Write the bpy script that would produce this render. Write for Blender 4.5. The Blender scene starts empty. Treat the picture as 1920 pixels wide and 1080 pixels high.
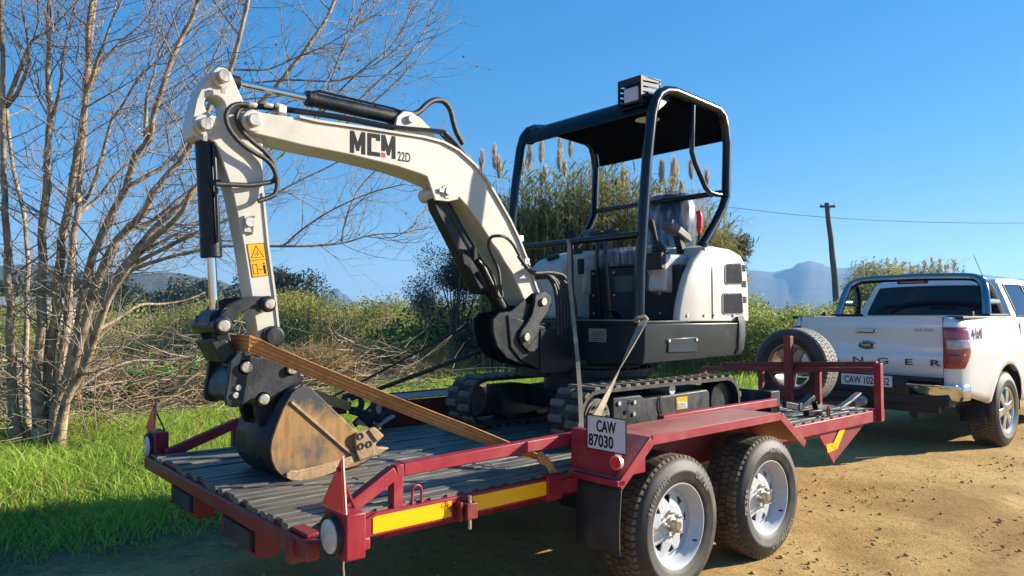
import bpy, bmesh, math, random
import numpy as np
from mathutils import Vector, Matrix, noise
rad = math.radians
random.seed(7); RNG = np.random.default_rng(11)
SC = bpy.context.scene
COL = SC.collection

# ------------------------------------------------------------------ camera
cd = bpy.data.cameras.new('camera'); cam = bpy.data.objects.new('camera', cd); COL.objects.link(cam)
cd.sensor_fit = 'HORIZONTAL'; cd.sensor_width = 36.0; cd.lens = 36.0 * 1356.616571 / 1920.0
cd.clip_start = 0.05; cd.clip_end = 9000
YAW, PITCH = 0.855261, 0.037958
cam.location = (-2.995518, -2.190318, 1.384396)
fw = Vector((math.cos(PITCH) * math.cos(YAW), math.cos(PITCH) * math.sin(YAW), math.sin(PITCH)))
cam.rotation_euler = fw.to_track_quat('-Z', 'Y').to_euler()
SC.camera = cam

# ------------------------------------------------------------------ sky, sun, exposure
SUN_EL = rad(22.0); SUN_AZ = rad(-29.0)                 # direction towards the sun, angle from +X
to_sun = Vector((math.cos(SUN_EL) * math.cos(SUN_AZ), math.cos(SUN_EL) * math.sin(SUN_AZ), math.sin(SUN_EL)))
W_ = bpy.data.worlds.new('World'); SC.world = W_; W_.use_nodes = True
wn = W_.node_tree.nodes; wl = W_.node_tree.links; wn.clear()
sky = wn.new('ShaderNodeTexSky'); sky.sky_type = 'NISHITA'; sky.sun_disc = False
sky.sun_elevation = SUN_EL; sky.sun_rotation = math.atan2(to_sun.x, to_sun.y)
sky.air_density = 0.7; sky.dust_density = 0.0; sky.ozone_density = 3.0; sky.altitude = 0
gm = wn.new('ShaderNodeGamma'); gm.inputs[1].default_value = 0.4
hsv = wn.new('ShaderNodeHueSaturation'); hsv.inputs['Saturation'].default_value = 2.25; hsv.inputs['Hue'].default_value = 0.506; hsv.inputs['Value'].default_value = 2.3
bg = wn.new('ShaderNodeBackground'); bg.inputs[1].default_value = 0.080
wo = wn.new('ShaderNodeOutputWorld')
wl.new(sky.outputs[0], gm.inputs[0]); wl.new(gm.outputs[0], hsv.inputs['Color']); wl.new(hsv.outputs[0], bg.inputs[0]); wl.new(bg.outputs[0], wo.inputs[0])
sl = bpy.data.lights.new('sun', 'SUN'); sl.energy = 5.0; sl.angle = rad(0.53); sl.color = (1.0, 0.90, 0.74)
so = bpy.data.objects.new('sun', sl); COL.objects.link(so); so.location = (30, -30, 30)
so.rotation_euler = (-to_sun).to_track_quat('-Z', 'Y').to_euler()
SC.view_settings.view_transform = 'Standard'; SC.view_settings.look = 'None'
SC.view_settings.exposure = 1.35; SC.view_settings.gamma = 1.0; SC.view_settings.use_curve_mapping = False
SC.cycles.max_bounces = 8; SC.cycles.transparent_max_bounces = 12; SC.cycles.use_denoising = True

# ------------------------------------------------------------------ materials
def hx(s):
    s = s.lstrip('#'); o = []
    for i in (0, 2, 4):
        c = int(s[i:i + 2], 16) / 255
        o.append(c / 12.92 if c <= 0.04045 else ((c + 0.055) / 1.055) ** 2.4)
    return tuple(o)
def c4(c): return (c[0], c[1], c[2], 1.0)
def mat(name, a, b=None, scale=8.0, rough=0.5, metal=0.0, bump=0.0, bscale=60.0, lo=0.35, hi=0.65, detail=6,
        stretch=None, coat=0.0, rough2=None, spec=0.5, trans=0.0, c=None, cscale=2.0, clo=0.55, chi=0.75, attr=None,
        sub=0.0, coord='Object'):
    m = bpy.data.materials.new(name); m.use_nodes = True
    n = m.node_tree.nodes; l = m.node_tree.links; p = n['Principled BSDF']
    p.inputs['Roughness'].default_value = rough; p.inputs['Metallic'].default_value = metal
    p.inputs['Coat Weight'].default_value = coat; p.inputs['Specular IOR Level'].default_value = spec
    p.inputs['Transmission Weight'].default_value = trans
    tc = n.new('ShaderNodeTexCoord'); src = tc.outputs[coord]
    if stretch:
        mp = n.new('ShaderNodeMapping'); mp.inputs['Scale'].default_value = stretch
        l.new(src, mp.inputs[0]); src2 = mp.outputs[0]
    else: src2 = src
    def nz(s, inp=src2, d=detail):
        t = n.new('ShaderNodeTexNoise'); t.inputs['Scale'].default_value = s; t.inputs['Detail'].default_value = d
        t.inputs['Roughness'].default_value = 0.62; l.new(inp, t.inputs['Vector']); return t.outputs['Fac']
    def ramp(f, p0, p1, q0, q1):
        r = n.new('ShaderNodeValToRGB'); e = r.color_ramp.elements
        e[0].position = p0; e[1].position = p1; e[0].color = c4(q0); e[1].color = c4(q1)
        l.new(f, r.inputs[0]); return r.outputs[0]
    if b is None:
        p.inputs['Base Color'].default_value = c4(a); out = None
    else:
        if attr:
            at = n.new('ShaderNodeAttribute'); at.attribute_name = attr; f = at.outputs['Fac']
        else: f = nz(scale)
        out = ramp(f, lo, hi, a, b)
        if rough2 is not None:
            mr = n.new('ShaderNodeMapRange'); mr.inputs[1].default_value = lo; mr.inputs[2].default_value = hi
            mr.inputs[3].default_value = rough; mr.inputs[4].default_value = rough2
            l.new(f, mr.inputs[0]); l.new(mr.outputs[0], p.inputs['Roughness'])
    if c is not None:
        f2 = ramp(nz(cscale, src), clo, chi, (0, 0, 0), (1, 1, 1))
        mx = n.new('ShaderNodeMix'); mx.data_type = 'RGBA'
        l.new(f2, mx.inputs[0]); mx.inputs[7].default_value = c4(c)
        if out is not None: l.new(out, mx.inputs[6])
        else: mx.inputs[6].default_value = c4(a)
        out = mx.outputs[2]
    if out is not None: l.new(out, p.inputs['Base Color'])
    if bump:
        bp = n.new('ShaderNodeBump'); bp.inputs['Strength'].default_value = bump; bp.inputs['Distance'].default_value = 0.02
        l.new(nz(bscale, d=5), bp.inputs['Height']); l.new(bp.outputs[0], p.inputs['Normal'])
    if sub:
        p.inputs['Subsurface Weight'].default_value = 0.0
        tr = n.new('ShaderNodeBsdfTranslucent'); ms = n.new('ShaderNodeMixShader'); ms.inputs[0].default_value = sub
        if out is not None: l.new(out, tr.inputs[0])
        else: tr.inputs[0].default_value = c4(a)
        o = n['Material Output']; l.new(p.outputs[0], ms.inputs[1]); l.new(tr.outputs[0], ms.inputs[2]); l.new(ms.outputs[0], o.inputs[0])
    return m

M = {}
M['white'] = mat('cream_machine_paint', (.50, .485, .435), (.45, .43, .375), 3, .38, coat=.15, c=(.34, .28, .19), cscale=6, clo=.56, chi=.95, bump=.03, bscale=25)
M['black'] = mat('black_machine_paint', (.004, .006, .0095), (.009, .012, .017), 9, .32, spec=.35, c=(.040, .043, .046), cscale=7, clo=.58, chi=.95, bump=.06, bscale=40, rough2=.5)
M['blacks'] = mat('scuffed_black_steel', (.006, .008, .011), (.024, .028, .034), 14, .40, spec=.4, c=(.085, .072, .055), cscale=7, clo=.56, chi=.85, bump=.12, bscale=50, rough2=.6, stretch=(1, 1, .5))
M['slate'] = mat('slate_black_panel_paint', (.012, .020, .029), (.021, .032, .043), 5, .30, spec=.4, c=(.07, .078, .082), cscale=9, clo=.60, chi=.9, stretch=(1, 1, 2.5))
M['tube'] = mat('gloss_black_tube', (.003, .004, .008), None, rough=.24, coat=.2, spec=.4)
M['roof'] = mat('dark_roof_paint', (.0015, .002, .0045), (.003, .0035, .007), 4, .38, spec=.18)
M['chrome'] = mat('cylinder_rod_chrome', (.75, .75, .76), None, rough=.12, metal=1.0)
M['pin'] = mat('greased_steel_pin', (.62, .58, .50), (.34, .30, .24), 30, .38, metal=.75, bump=.1, bscale=80)
M['bolt'] = mat('zinc_bolt', (.60, .59, .56), (.42, .40, .36), 60, .4, metal=.6)
M['hose'] = mat('ribbed_black_hose', (.012, .012, .013), (.03, .03, .03), 60, .45, bump=.3, bscale=220)
M['rubber'] = mat('dusty_track_rubber', (.012, .012, .012), (.032, .028, .024), 12, .75, c=(.13, .10, .065), cscale=6, clo=.5, chi=.8, bump=.2, bscale=50)
M['luggrey'] = mat('dusty_track_lug', (.10, .085, .065), (.21, .17, .125), 16, .85, c=(.05, .045, .04), cscale=20, bump=.3, bscale=70)
M['rust'] = mat('rusty_bucket_side', (.22, .115, .036), (.33, .185, .065), 10, .55, c=(.045, .05, .055), cscale=4.2, clo=.50, chi=.68, bump=.12, bscale=60, stretch=(4, 4, .6), detail=9)
def rust_wear():
    m = M['rust']; n = m.node_tree.nodes; l = m.node_tree.links; p = n['Principled BSDF']; old = p.inputs['Base Color'].links[0].from_socket
    tc = n.new('ShaderNodeTexCoord'); sx = n.new('ShaderNodeSeparateXYZ'); l.new(tc.outputs['Object'], sx.inputs[0])
    nz = n.new('ShaderNodeTexNoise'); nz.inputs['Scale'].default_value = 7; nz.inputs['Detail'].default_value = 9; nz.inputs['Roughness'].default_value = .7; l.new(tc.outputs['Object'], nz.inputs[0])
    a = n.new('ShaderNodeMath'); a.operation = 'MULTIPLY_ADD'; l.new(sx.outputs['X'], a.inputs[0]); a.inputs[1].default_value = .35; zz = n.new('ShaderNodeMath'); zz.operation = 'MULTIPLY'; zz.inputs[1].default_value = 1.5; l.new(sx.outputs['Z'], zz.inputs[0]); l.new(zz.outputs[0], a.inputs[2])
    b = n.new('ShaderNodeMath'); b.operation = 'MULTIPLY_ADD'; l.new(nz.outputs[0], b.inputs[0]); b.inputs[1].default_value = .75; l.new(a.outputs[0], b.inputs[2])
    r = n.new('ShaderNodeMapRange'); r.inputs[1].default_value = .43; r.inputs[2].default_value = .58; l.new(b.outputs[0], r.inputs[0])
    x = n.new('ShaderNodeMix'); x.data_type = 'RGBA'; l.new(r.outputs[0], x.inputs[0]); l.new(old, x.inputs[6]); x.inputs[7].default_value = (.030, .034, .040, 1); l.new(x.outputs[2], p.inputs['Base Color'])
rust_wear()
M['rustlip'] = mat('worn_cutter_steel', (.26, .15, .07), (.42, .28, .15), 22, .5, bump=.25, bscale=60, c=(.12, .08, .045), cscale=9)
M['decal'] = mat('charcoal_decal', (.006, .007, .010), None, rough=.6, spec=.15)
M['red'] = mat('red_decal', (.75, .01, .03), None, rough=.35)
M['yellow'] = mat('yellow_decal', (.80, .36, .006), (.74, .31, .004), 6, .35)
M['plastic'] = mat('grey_plastic', (.085, .088, .095), (.115, .116, .12), 12, .45, bump=.05)
M['vinyl'] = mat('dark_seat_vinyl', (.025, .032, .055), (.04, .05, .08), 7, .33)
M['maroon'] = mat('faded_maroon_paint', (.23, .004, .016), (.27, .012, .028), 5, .42, c=(.27, .10, .065), cscale=7, clo=.54, chi=.95, bump=.05, bscale=50, rough2=.6)
M['maroond'] = mat('old_maroon_paint', (.15, .008, .014), (.19, .016, .018), 6, .5, c=(.17, .06, .04), cscale=8, clo=.5, chi=.8, bump=.1, bscale=45)
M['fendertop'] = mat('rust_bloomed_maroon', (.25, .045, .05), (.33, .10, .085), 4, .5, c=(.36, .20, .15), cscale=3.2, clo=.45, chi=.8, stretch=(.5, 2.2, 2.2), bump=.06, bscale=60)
M['wood'] = mat('weathered_deck_board', (.058, .053, .046), (.21, .19, .15), 6, .50, stretch=(.35, 6, 6), c=(.035, .034, .036), cscale=3.0, clo=.48, chi=.72, bump=.35, bscale=16)
M['woodend'] = mat('deck_board_end', (.075, .065, .055), None, rough=.9)
M['reflector'] = mat('red_triangle_reflector', (.90, .016, .014), (.72, .010, .010), 90, .35, coat=.1)
M['refrim'] = mat('faded_reflector_rim', (.62, .36, .27), None, rough=.5)
M['strip'] = mat('yellow_reflective_strip', (.95, .46, .004), (.90, .42, .003), 8, .32, c=(.55, .26, .02), cscale=3, clo=.6, chi=.9)
M['lens'] = mat('frosted_lamp_lens', (.44, .42, .43), (.52, .50, .50), 30, .25, coat=.6)
M['flap'] = mat('dusty_mud_flap', (.014, .014, .016), (.026, .025, .026), 5, .75, c=(.06, .05, .042), cscale=3, clo=.5, chi=.85)
M['platew'] = mat('number_plate_white', (.62, .62, .66), (.58, .57, .60), 10, .35, c=(.40, .36, .33), cscale=12, clo=.62, chi=.85)
M['tyre'] = mat('tyre_rubber', (.019, .0185, .0185), (.032, .030, .029), 10, .62, c=(.10, .080, .058), cscale=5, clo=.5, chi=.8, bump=.06, bscale=90)
M['tread'] = mat('dusty_tread_rubber', (.040, .034, .028), (.12, .088, .056), 14, .85, c=(.20, .14, .08), cscale=6, clo=.45, chi=.72, bump=.2, bscale=60)
M['treadgrey'] = mat('grey_tread_rubber', (.16, .155, .15), (.24, .225, .21), 14, .8)
M['rim'] = mat('white_wheel_paint', (.50, .52, .55), (.44, .455, .475), 6, .3, coat=.3, c=(.42, .34, .25), cscale=7, clo=.62, chi=.9)
M['rimold'] = mat('tarnished_alloy', (.42, .36, .30), (.28, .22, .17), 9, .35, metal=.6, c=(.20, .12, .06), cscale=8)
M['brass'] = mat('brass_hub_cap', (.42, .36, .26), (.28, .23, .16), 20, .38, metal=.7)
M['car'] = mat('silver_white_car_paint', (.62, .635, .655), None, rough=.3, coat=.9, metal=.05, c=(.50, .40, .28), cscale=1.2, clo=.66, chi=.95)
M['carblack'] = mat('black_car_plastic', (.008, .008, .01), (.016, .0155, .016), 8, .6)
M['glass'] = mat('tinted_car_glass', (.006, .007, .010), None, rough=.03, coat=.15, spec=.35)
M['lampred'] = mat('red_tail_lens', (.30, .003, .010), (.22, .002, .007), 10, .15, coat=1.0)
M['lampclear'] = mat('clear_tail_lens', (.42, .36, .35), (.30, .24, .235), 25, .12, coat=1.0)
M['lampdark'] = mat('dark_red_tail_lens', (.20, .010, .012), (.15, .006, .008), 20, .15, coat=1.0)
M['carchrome'] = mat('bright_chrome', (.62, .63, .65), None, rough=.10, metal=1.0)
M['barsteel'] = mat('dark_polished_bar_steel', (.26, .27, .29), None, rough=.13, metal=1.0)
M['lining'] = mat('black_roof_lining', (.004, .005, .008), None, rough=.8, spec=0.0)
M['strapline'] = mat('dark_webbing_stripe', (.34, .135, .038), None, rough=.85)
M['alloy'] = mat('polished_alloy', (.72, .72, .73), (.62, .61, .60), 6, .14, metal=.95)
M['strap'] = mat('orange_webbing', (.70, .35, .115), (.56, .25, .07), 40, .75, stretch=(1, 1, 1), c=(.24, .08, .03), cscale=4, clo=.5, chi=.78, bump=.5, bscale=230)
M['strapw'] = mat('faded_beige_webbing', (.36, .29, .20), (.24, .19, .13), 20, .8, bump=.4, bscale=200, c=(.2, .19, .18), cscale=5)
M['strapk'] = mat('black_webbing', (.014, .014, .015), (.03, .028, .026), 20, .7, bump=.3, bscale=150)
M['bark'] = mat('tan_bark', (.25, .17, .11), (.46, .345, .235), 11, .85, stretch=(1, 1, .3), c=(.12, .085, .065), cscale=7, clo=.46, chi=.68, bump=.9, bscale=22)
M['twig'] = mat('twig_bark', (.21, .165, .135), (.30, .245, .21), 5, .8)
M['stick'] = mat('dry_brushwood', (.15, .105, .065), (.36, .28, .185), .5, .85, attr='tint', lo=0, hi=1)
M['pole'] = mat('weathered_pole_wood', (.085, .07, .058), (.15, .125, .105), 3, .9, stretch=(5, 5, .4), bump=.4, bscale=20)
M['cable'] = mat('power_cable', (.30, .31, .33), None, rough=.5, metal=.3)
def leafmat(n, a, b, sub=.3, r=.55): return mat(n, a, b, attr='tint', lo=0, hi=1, rough=r, sub=sub, spec=.3)
M['grass'] = leafmat('green_grass_blade', (.12, .24, .022), (.42, .55, .085), .5)
M['drygrass'] = leafmat('dry_grass_blade', (.28, .17, .055), (.46, .32, .12), .3, .8)
M['leaf'] = leafmat('thicket_leaf', (.11, .125, .028), (.46, .45, .125), .45)
M['leafy'] = leafmat('bright_bush_leaf', (.12, .165, .03), (.42, .46, .115), .45)
M['leafd'] = leafmat('dark_shrub_leaf', (.045, .055, .034), (.15, .16, .10), .25)
M['reedleaf'] = leafmat('reed_leaf', (.12, .14, .035), (.48, .43, .14), .45)
M['culm'] = leafmat('reed_culm', (.20, .16, .075), (.36, .30, .16), .1)
M['plume'] = leafmat('reed_plume_fluff', (.42, .36, .28), (.64, .57, .47), .45, .9)
M['fartree'] = leafmat('distant_tree_leaf', (.020, .034, .016), (.055, .075, .030), .2)
M['ivy'] = leafmat('broad_weed_leaf', (.05, .14, .02), (.14, .30, .05), .3)

# ------------------------------------------------------------------ building helpers
WM = {}
def _w(p): return WM[p] if p is not None else Matrix.Identity(4)
def thing(name, label, cat, loc=(0, 0, 0), rotz=0.0, group=None):
    o = bpy.data.objects.new(name, None); COL.objects.link(o); o.empty_display_size = 0.2
    o.location = loc; o.rotation_euler = (0, 0, rotz)
    WM[o] = Matrix.Translation(loc) @ Matrix.Rotation(rotz, 4, 'Z')
    o['label'] = label; o['category'] = cat
    if group: o['group'] = group
    return o
def tag(o, label=None, cat=None, group=None, kind=None):
    for k, v in (('label', label), ('category', cat), ('group', group), ('kind', kind)):
        if v: o[k] = v
    return o
class G:
    def __init__(s): s.v = []; s.f = []
    def add(s, v, f):
        b = len(s.v); s.v += [tuple(map(float, q)) for q in v]; s.f += [tuple(i + b for i in q) for q in f]; return s
    def box(s, a, b):
        x0, y0, z0 = a; x1, y1, z1 = b
        return s.add([(x0, y0, z0), (x1, y0, z0), (x1, y1, z0), (x0, y1, z0), (x0, y0, z1), (x1, y0, z1), (x1, y1, z1), (x0, y1, z1)],
                     [(0, 3, 2, 1), (4, 5, 6, 7), (0, 1, 5, 4), (1, 2, 6, 5), (2, 3, 7, 6), (3, 0, 4, 7)])
    def bar(s, p, q, w, h, up=(0, 0, 1)):
        p = Vector(p); q = Vector(q); d = (q - p).normalized(); u = Vector(up)
        r = d.cross(u)
        if r.length < 1e-4: r = d.cross(Vector((1, 0, 0)))
        r.normalize(); u = r.cross(d).normalized(); vs = []
        for e in (p, q):
            for a, b in ((-1, -1), (1, -1), (1, 1), (-1, 1)): vs.append(e + r * (a * w / 2) + u * (b * h / 2))
        return s.add(vs, [(3, 2, 1, 0), (4, 5, 6, 7), (0, 1, 5, 4), (1, 2, 6, 5), (2, 3, 7, 6), (3, 0, 4, 7)])
    def prism(s, prof, y0, y1):                      # profile of (x, z), extruded along y
        n = len(prof); ar = sum(prof[i][0] * prof[(i + 1) % n][1] - prof[(i + 1) % n][0] * prof[i][1] for i in range(n))
        if ar < 0: prof = prof[::-1]
        v = [(x, y0, z) for x, z in prof] + [(x, y1, z) for x, z in prof]
        f = [tuple(range(n)), tuple(range(2 * n - 1, n - 1, -1))] + [(i, i + n, (i + 1) % n + n, (i + 1) % n) for i in range(n)]
        return s.add(v, f)
    def prismx(s, prof, x0, x1):                     # profile of (y, z), extruded along x
        n = len(prof)
        ar = sum(prof[i][0] * prof[(i + 1) % n][1] - prof[(i + 1) % n][0] * prof[i][1] for i in range(n))
        if ar < 0: prof = prof[::-1]
        v = [(x0, y, z) for y, z in prof] + [(x1, y, z) for y, z in prof]
        return s.add(v, [tuple(range(n - 1, -1, -1)), tuple(range(n, 2 * n))] + [(i, (i + 1) % n, (i + 1) % n + n, i + n) for i in range(n)])
    def prismz(s, prof, z0, z1):
        n = len(prof); ar = sum(prof[i][0] * prof[(i + 1) % n][1] - prof[(i + 1) % n][0] * prof[i][1] for i in range(n))
        if ar < 0: prof = prof[::-1]
        v = [(x, y, z0) for x, y in prof] + [(x, y, z1) for x, y in prof]
        return s.add(v, [tuple(range(n - 1, -1, -1)), tuple(range(n, 2 * n))] + [(i, (i + 1) % n, (i + 1) % n + n, i + n) for i in range(n)])
    def tube(s, pts, r, seg=8, closed=False):
        P = [Vector(p) for p in pts]; n = len(P); R = r if hasattr(r, '__len__') else [r] * n
        vs = []; pu = None
        for i in range(n):
            if closed: d = P[(i + 1) % n] - P[i - 1]
            else: d = P[min(i + 1, n - 1)] - P[max(i - 1, 0)]
            d = d.normalized() if d.length > 1e-9 else Vector((0, 0, 1))
            if pu is None:
                a = Vector((0, 0, 1)) if abs(d.z) < .9 else Vector((1, 0, 0)); u = (a - d * a.dot(d)).normalized()
            else:
                u = pu - d * pu.dot(d); u = u.normalized() if u.length > 1e-6 else d.orthogonal().normalized()
            pu = u; w = d.cross(u)
            for k in range(seg):
                a = 2 * math.pi * k / seg; vs.append(P[i] + (u * math.cos(a) + w * math.sin(a)) * R[i])
        f = []
        for i in range(n if closed else n - 1):
            j = (i + 1) % n
            for k in range(seg): f.append((i * seg + k, i * seg + (k + 1) % seg, j * seg + (k + 1) % seg, j * seg + k))
        if not closed: f += [tuple(range(seg - 1, -1, -1)), tuple((n - 1) * seg + k for k in range(seg))]
        return s.add(vs, f)
    def cyl(s, p, q, r, r2=None, seg=20): return s.tube([p, q], [r, r if r2 is None else r2], seg)
    def lathe(s, prof, o, ax, seg=32, cap=True):     # profile of (radius, height along ax)
        o = Vector(o); ax = Vector(ax).normalized(); u = ax.orthogonal().normalized(); w = ax.cross(u); vs = []
        for r, h in prof:
            for k in range(seg):
                a = 2 * math.pi * k / seg; vs.append(o + ax * h + (u * math.cos(a) + w * math.sin(a)) * r)
        n = len(prof); f = []
        for i in range(n - 1):
            for k in range(seg): f.append((i * seg + k, i * seg + (k + 1) % seg, (i + 1) * seg + (k + 1) % seg, (i + 1) * seg + k))
        if cap: f += [tuple(range(seg - 1, -1, -1)), tuple((n - 1) * seg + k for k in range(seg))]
        return s.add(vs, f)
    def sphere(s, c, r, seg=12, ring=8, sq=(1, 1, 1)):
        c = Vector(c); vs = []; f = []
        for i in range(1, ring):
            t = math.pi * i / ring
            for k in range(seg):
                a = 2 * math.pi * k / seg; vs.append((c.x + r * sq[0] * math.sin(t) * math.cos(a), c.y + r * sq[1] * math.sin(t) * math.sin(a), c.z + r * sq[2] * math.cos(t)))
        for i in range(ring - 2):
            for k in range(seg): f.append((i * seg + k, (i + 1) * seg + k, (i + 1) * seg + (k + 1) % seg, i * seg + (k + 1) % seg))
        t = len(vs); vs += [(c.x, c.y, c.z + r * sq[2]), (c.x, c.y, c.z - r * sq[2])]
        for k in range(seg):
            f.append((t, k, (k + 1) % seg)); b = (ring - 2) * seg; f.append((t + 1, b + (k + 1) % seg, b + k))
        return s.add(vs, f)
    def text(s, txt, origin, u, v, h, wscale=1.0, depth=0.002, center=False):
        o, uu, vv = Vector(origin), Vector(u).normalized(), Vector(v).normalized(); nn = uu.cross(vv)
        V, F = text_geo(txt)
        if not V: return s
        xs = [q[0] for q in V]; x0 = (min(xs) + max(xs)) / 2 if center else min(xs)
        return s.add([o + uu * ((q[0] - x0) * h * wscale) + vv * (q[1] * h) + nn * (q[2] * depth) for q in V], F)
_tc = {}
def text_geo(txt):
    if txt in _tc: return _tc[txt]
    cu = bpy.data.curves.new('lettering', 'FONT'); cu.body = txt; cu.size = 1.38; cu.extrude = 0.5; cu.resolution_u = 4; cu.offset = 0.022
    ob = bpy.data.objects.new('lettering', cu); me = bpy.data.meshes.new_from_object(ob)
    r = ([tuple(v.co) for v in me.vertices], [tuple(p.vertices) for p in me.polygons])
    bpy.data.objects.remove(ob); bpy.data.meshes.remove(me); bpy.data.curves.remove(cu); _tc[txt] = r; return r
def part(name, g, m, parent=None, smooth=True, bevel=0.0, seg=2, kind=None, label=None, angle=38, fix=True, solid=0.0):
    w = _w(parent)
    V = np.array(g.v, dtype=np.float64); inv = np.array(w.inverted())
    V = V @ inv[:3, :3].T + inv[:3, 3]
    c = (V.min(0) + V.max(0)) / 2; V = V - c
    me = bpy.data.meshes.new(name); me.from_pydata(V.tolist(), [], g.f); me.materials.append(M[m] if isinstance(m, str) else m)
    if fix:
        bm = bmesh.new(); bm.from_mesh(me); bmesh.ops.recalc_face_normals(bm, faces=bm.faces); bm.to_mesh(me); bm.free()
    if smooth:
        me.polygons.foreach_set('use_smooth', [True] * len(me.polygons)); me.set_sharp_from_angle(angle=rad(angle))
    o = bpy.data.objects.new(name, me); COL.objects.link(o); o.parent = parent; o.location = c
    WM[o] = w @ Matrix.Translation(c)
    if solid:
        s_ = o.modifiers.new('thickness', 'SOLIDIFY'); s_.thickness = solid; s_.offset = 0
    if bevel:
        b = o.modifiers.new('edge', 'BEVEL'); b.width = bevel; b.segments = seg; b.limit_method = 'ANGLE'; b.angle_limit = rad(32)
    if kind: o['kind'] = kind
    if label: o['label'] = label
    return o
def dup(o, parent, world):                            # copy one object under another parent at a world matrix
    c = o.copy(); COL.objects.link(c); c.parent = parent
    c.matrix_basis = _w(parent).inverted() @ world; WM[c] = world; return c
def dup_tree(root, world):
    r = dup(root, root.parent, world)
    def rec(a, b):
        for ch in [x for x in OBJ_CHILDREN(a)]:
            rec(ch, dup(ch, b, WM[b] @ WM[a].inverted() @ WM[ch]))
    rec(root, r); return r
def OBJ_CHILDREN(o): return [x for x in WM if x is not None and x.parent == o]
def npmesh(name, V, F, m, tint=None, kind='stuff', label=None, parent=None, smooth=False):
    """V (n,3) float, F (m,k) int with constant k"""
    me = bpy.data.meshes.new(name); n, k = F.shape
    w = np.array(_w(parent).inverted()); V = V @ w[:3, :3].T + w[:3, 3]
    me.vertices.add(len(V)); me.vertices.foreach_set('co', np.ascontiguousarray(V, dtype=np.float32).ravel())
    me.loops.add(n * k); me.loops.foreach_set('vertex_index', np.ascontiguousarray(F, dtype=np.int32).ravel())
    me.polygons.add(n); me.polygons.foreach_set('loop_start', np.arange(0, n * k, k, dtype=np.int32))
    if smooth: me.polygons.foreach_set('use_smooth', np.ones(n, dtype=bool))
    if tint is not None:
        a = me.attributes.new('tint', 'FLOAT', 'FACE'); a.data.foreach_set('value', np.ascontiguousarray(tint, dtype=np.float32))
    me.update(calc_edges=True); me.materials.append(M[m] if isinstance(m, str) else m)
    o = bpy.data.objects.new(name, me); COL.objects.link(o); o.parent = parent; WM[o] = _w(parent)
    if kind: o['kind'] = kind
    if label: o['label'] = label
    return o
def arc(cx, cz, r, a0, a1, n): return [(cx + r * math.cos(rad(a0 + (a1 - a0) * i / n)), cz + r * math.sin(rad(a0 + (a1 - a0) * i / n))) for i in range(n + 1)]
def smooth_path(pts, n=6):
    P = [Vector(p) for p in pts]; out = []
    for i in range(len(P) - 1):
        a, b, c, d = P[max(i - 1, 0)], P[i], P[i + 1], P[min(i + 2, len(P) - 1)]
        for k in range(n):
            t = k / n; out.append(0.5 * ((2 * b) + (c - a) * t + (2 * a - 5 * b + 4 * c - d) * t * t + (3 * b - a - 3 * c + d) * t ** 3))
    out.append(P[-1]); return out
def ribbon(pts, w, side, th=0.004, twist=None):
    g = G(); P = [Vector(p) for p in pts]; vs = []; n = len(P); S = Vector(side)
    for i, p in enumerate(P):
        d = (P[min(i + 1, n - 1)] - P[max(i - 1, 0)]).normalized(); s = S if twist is None else (Matrix.Rotation(twist[i], 3, d) @ S)
        s = (s - d * s.dot(d)).normalized(); nn = d.cross(s); ww = w[i] if hasattr(w, '__len__') else w
        for a, b in ((-1, -1), (1, -1), (1, 1), (-1, 1)): vs.append(p + s * (a * ww / 2) + nn * (b * th / 2))
    f = []
    for i in range(n - 1):
        for k in range(4): f.append((i * 4 + k, i * 4 + (k + 1) % 4, i * 4 + 4 + (k + 1) % 4, i * 4 + 4 + k))
    f += [(3, 2, 1, 0), tuple((n - 1) * 4 + k for k in range(4))]
    return g.add(vs, f)
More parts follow.
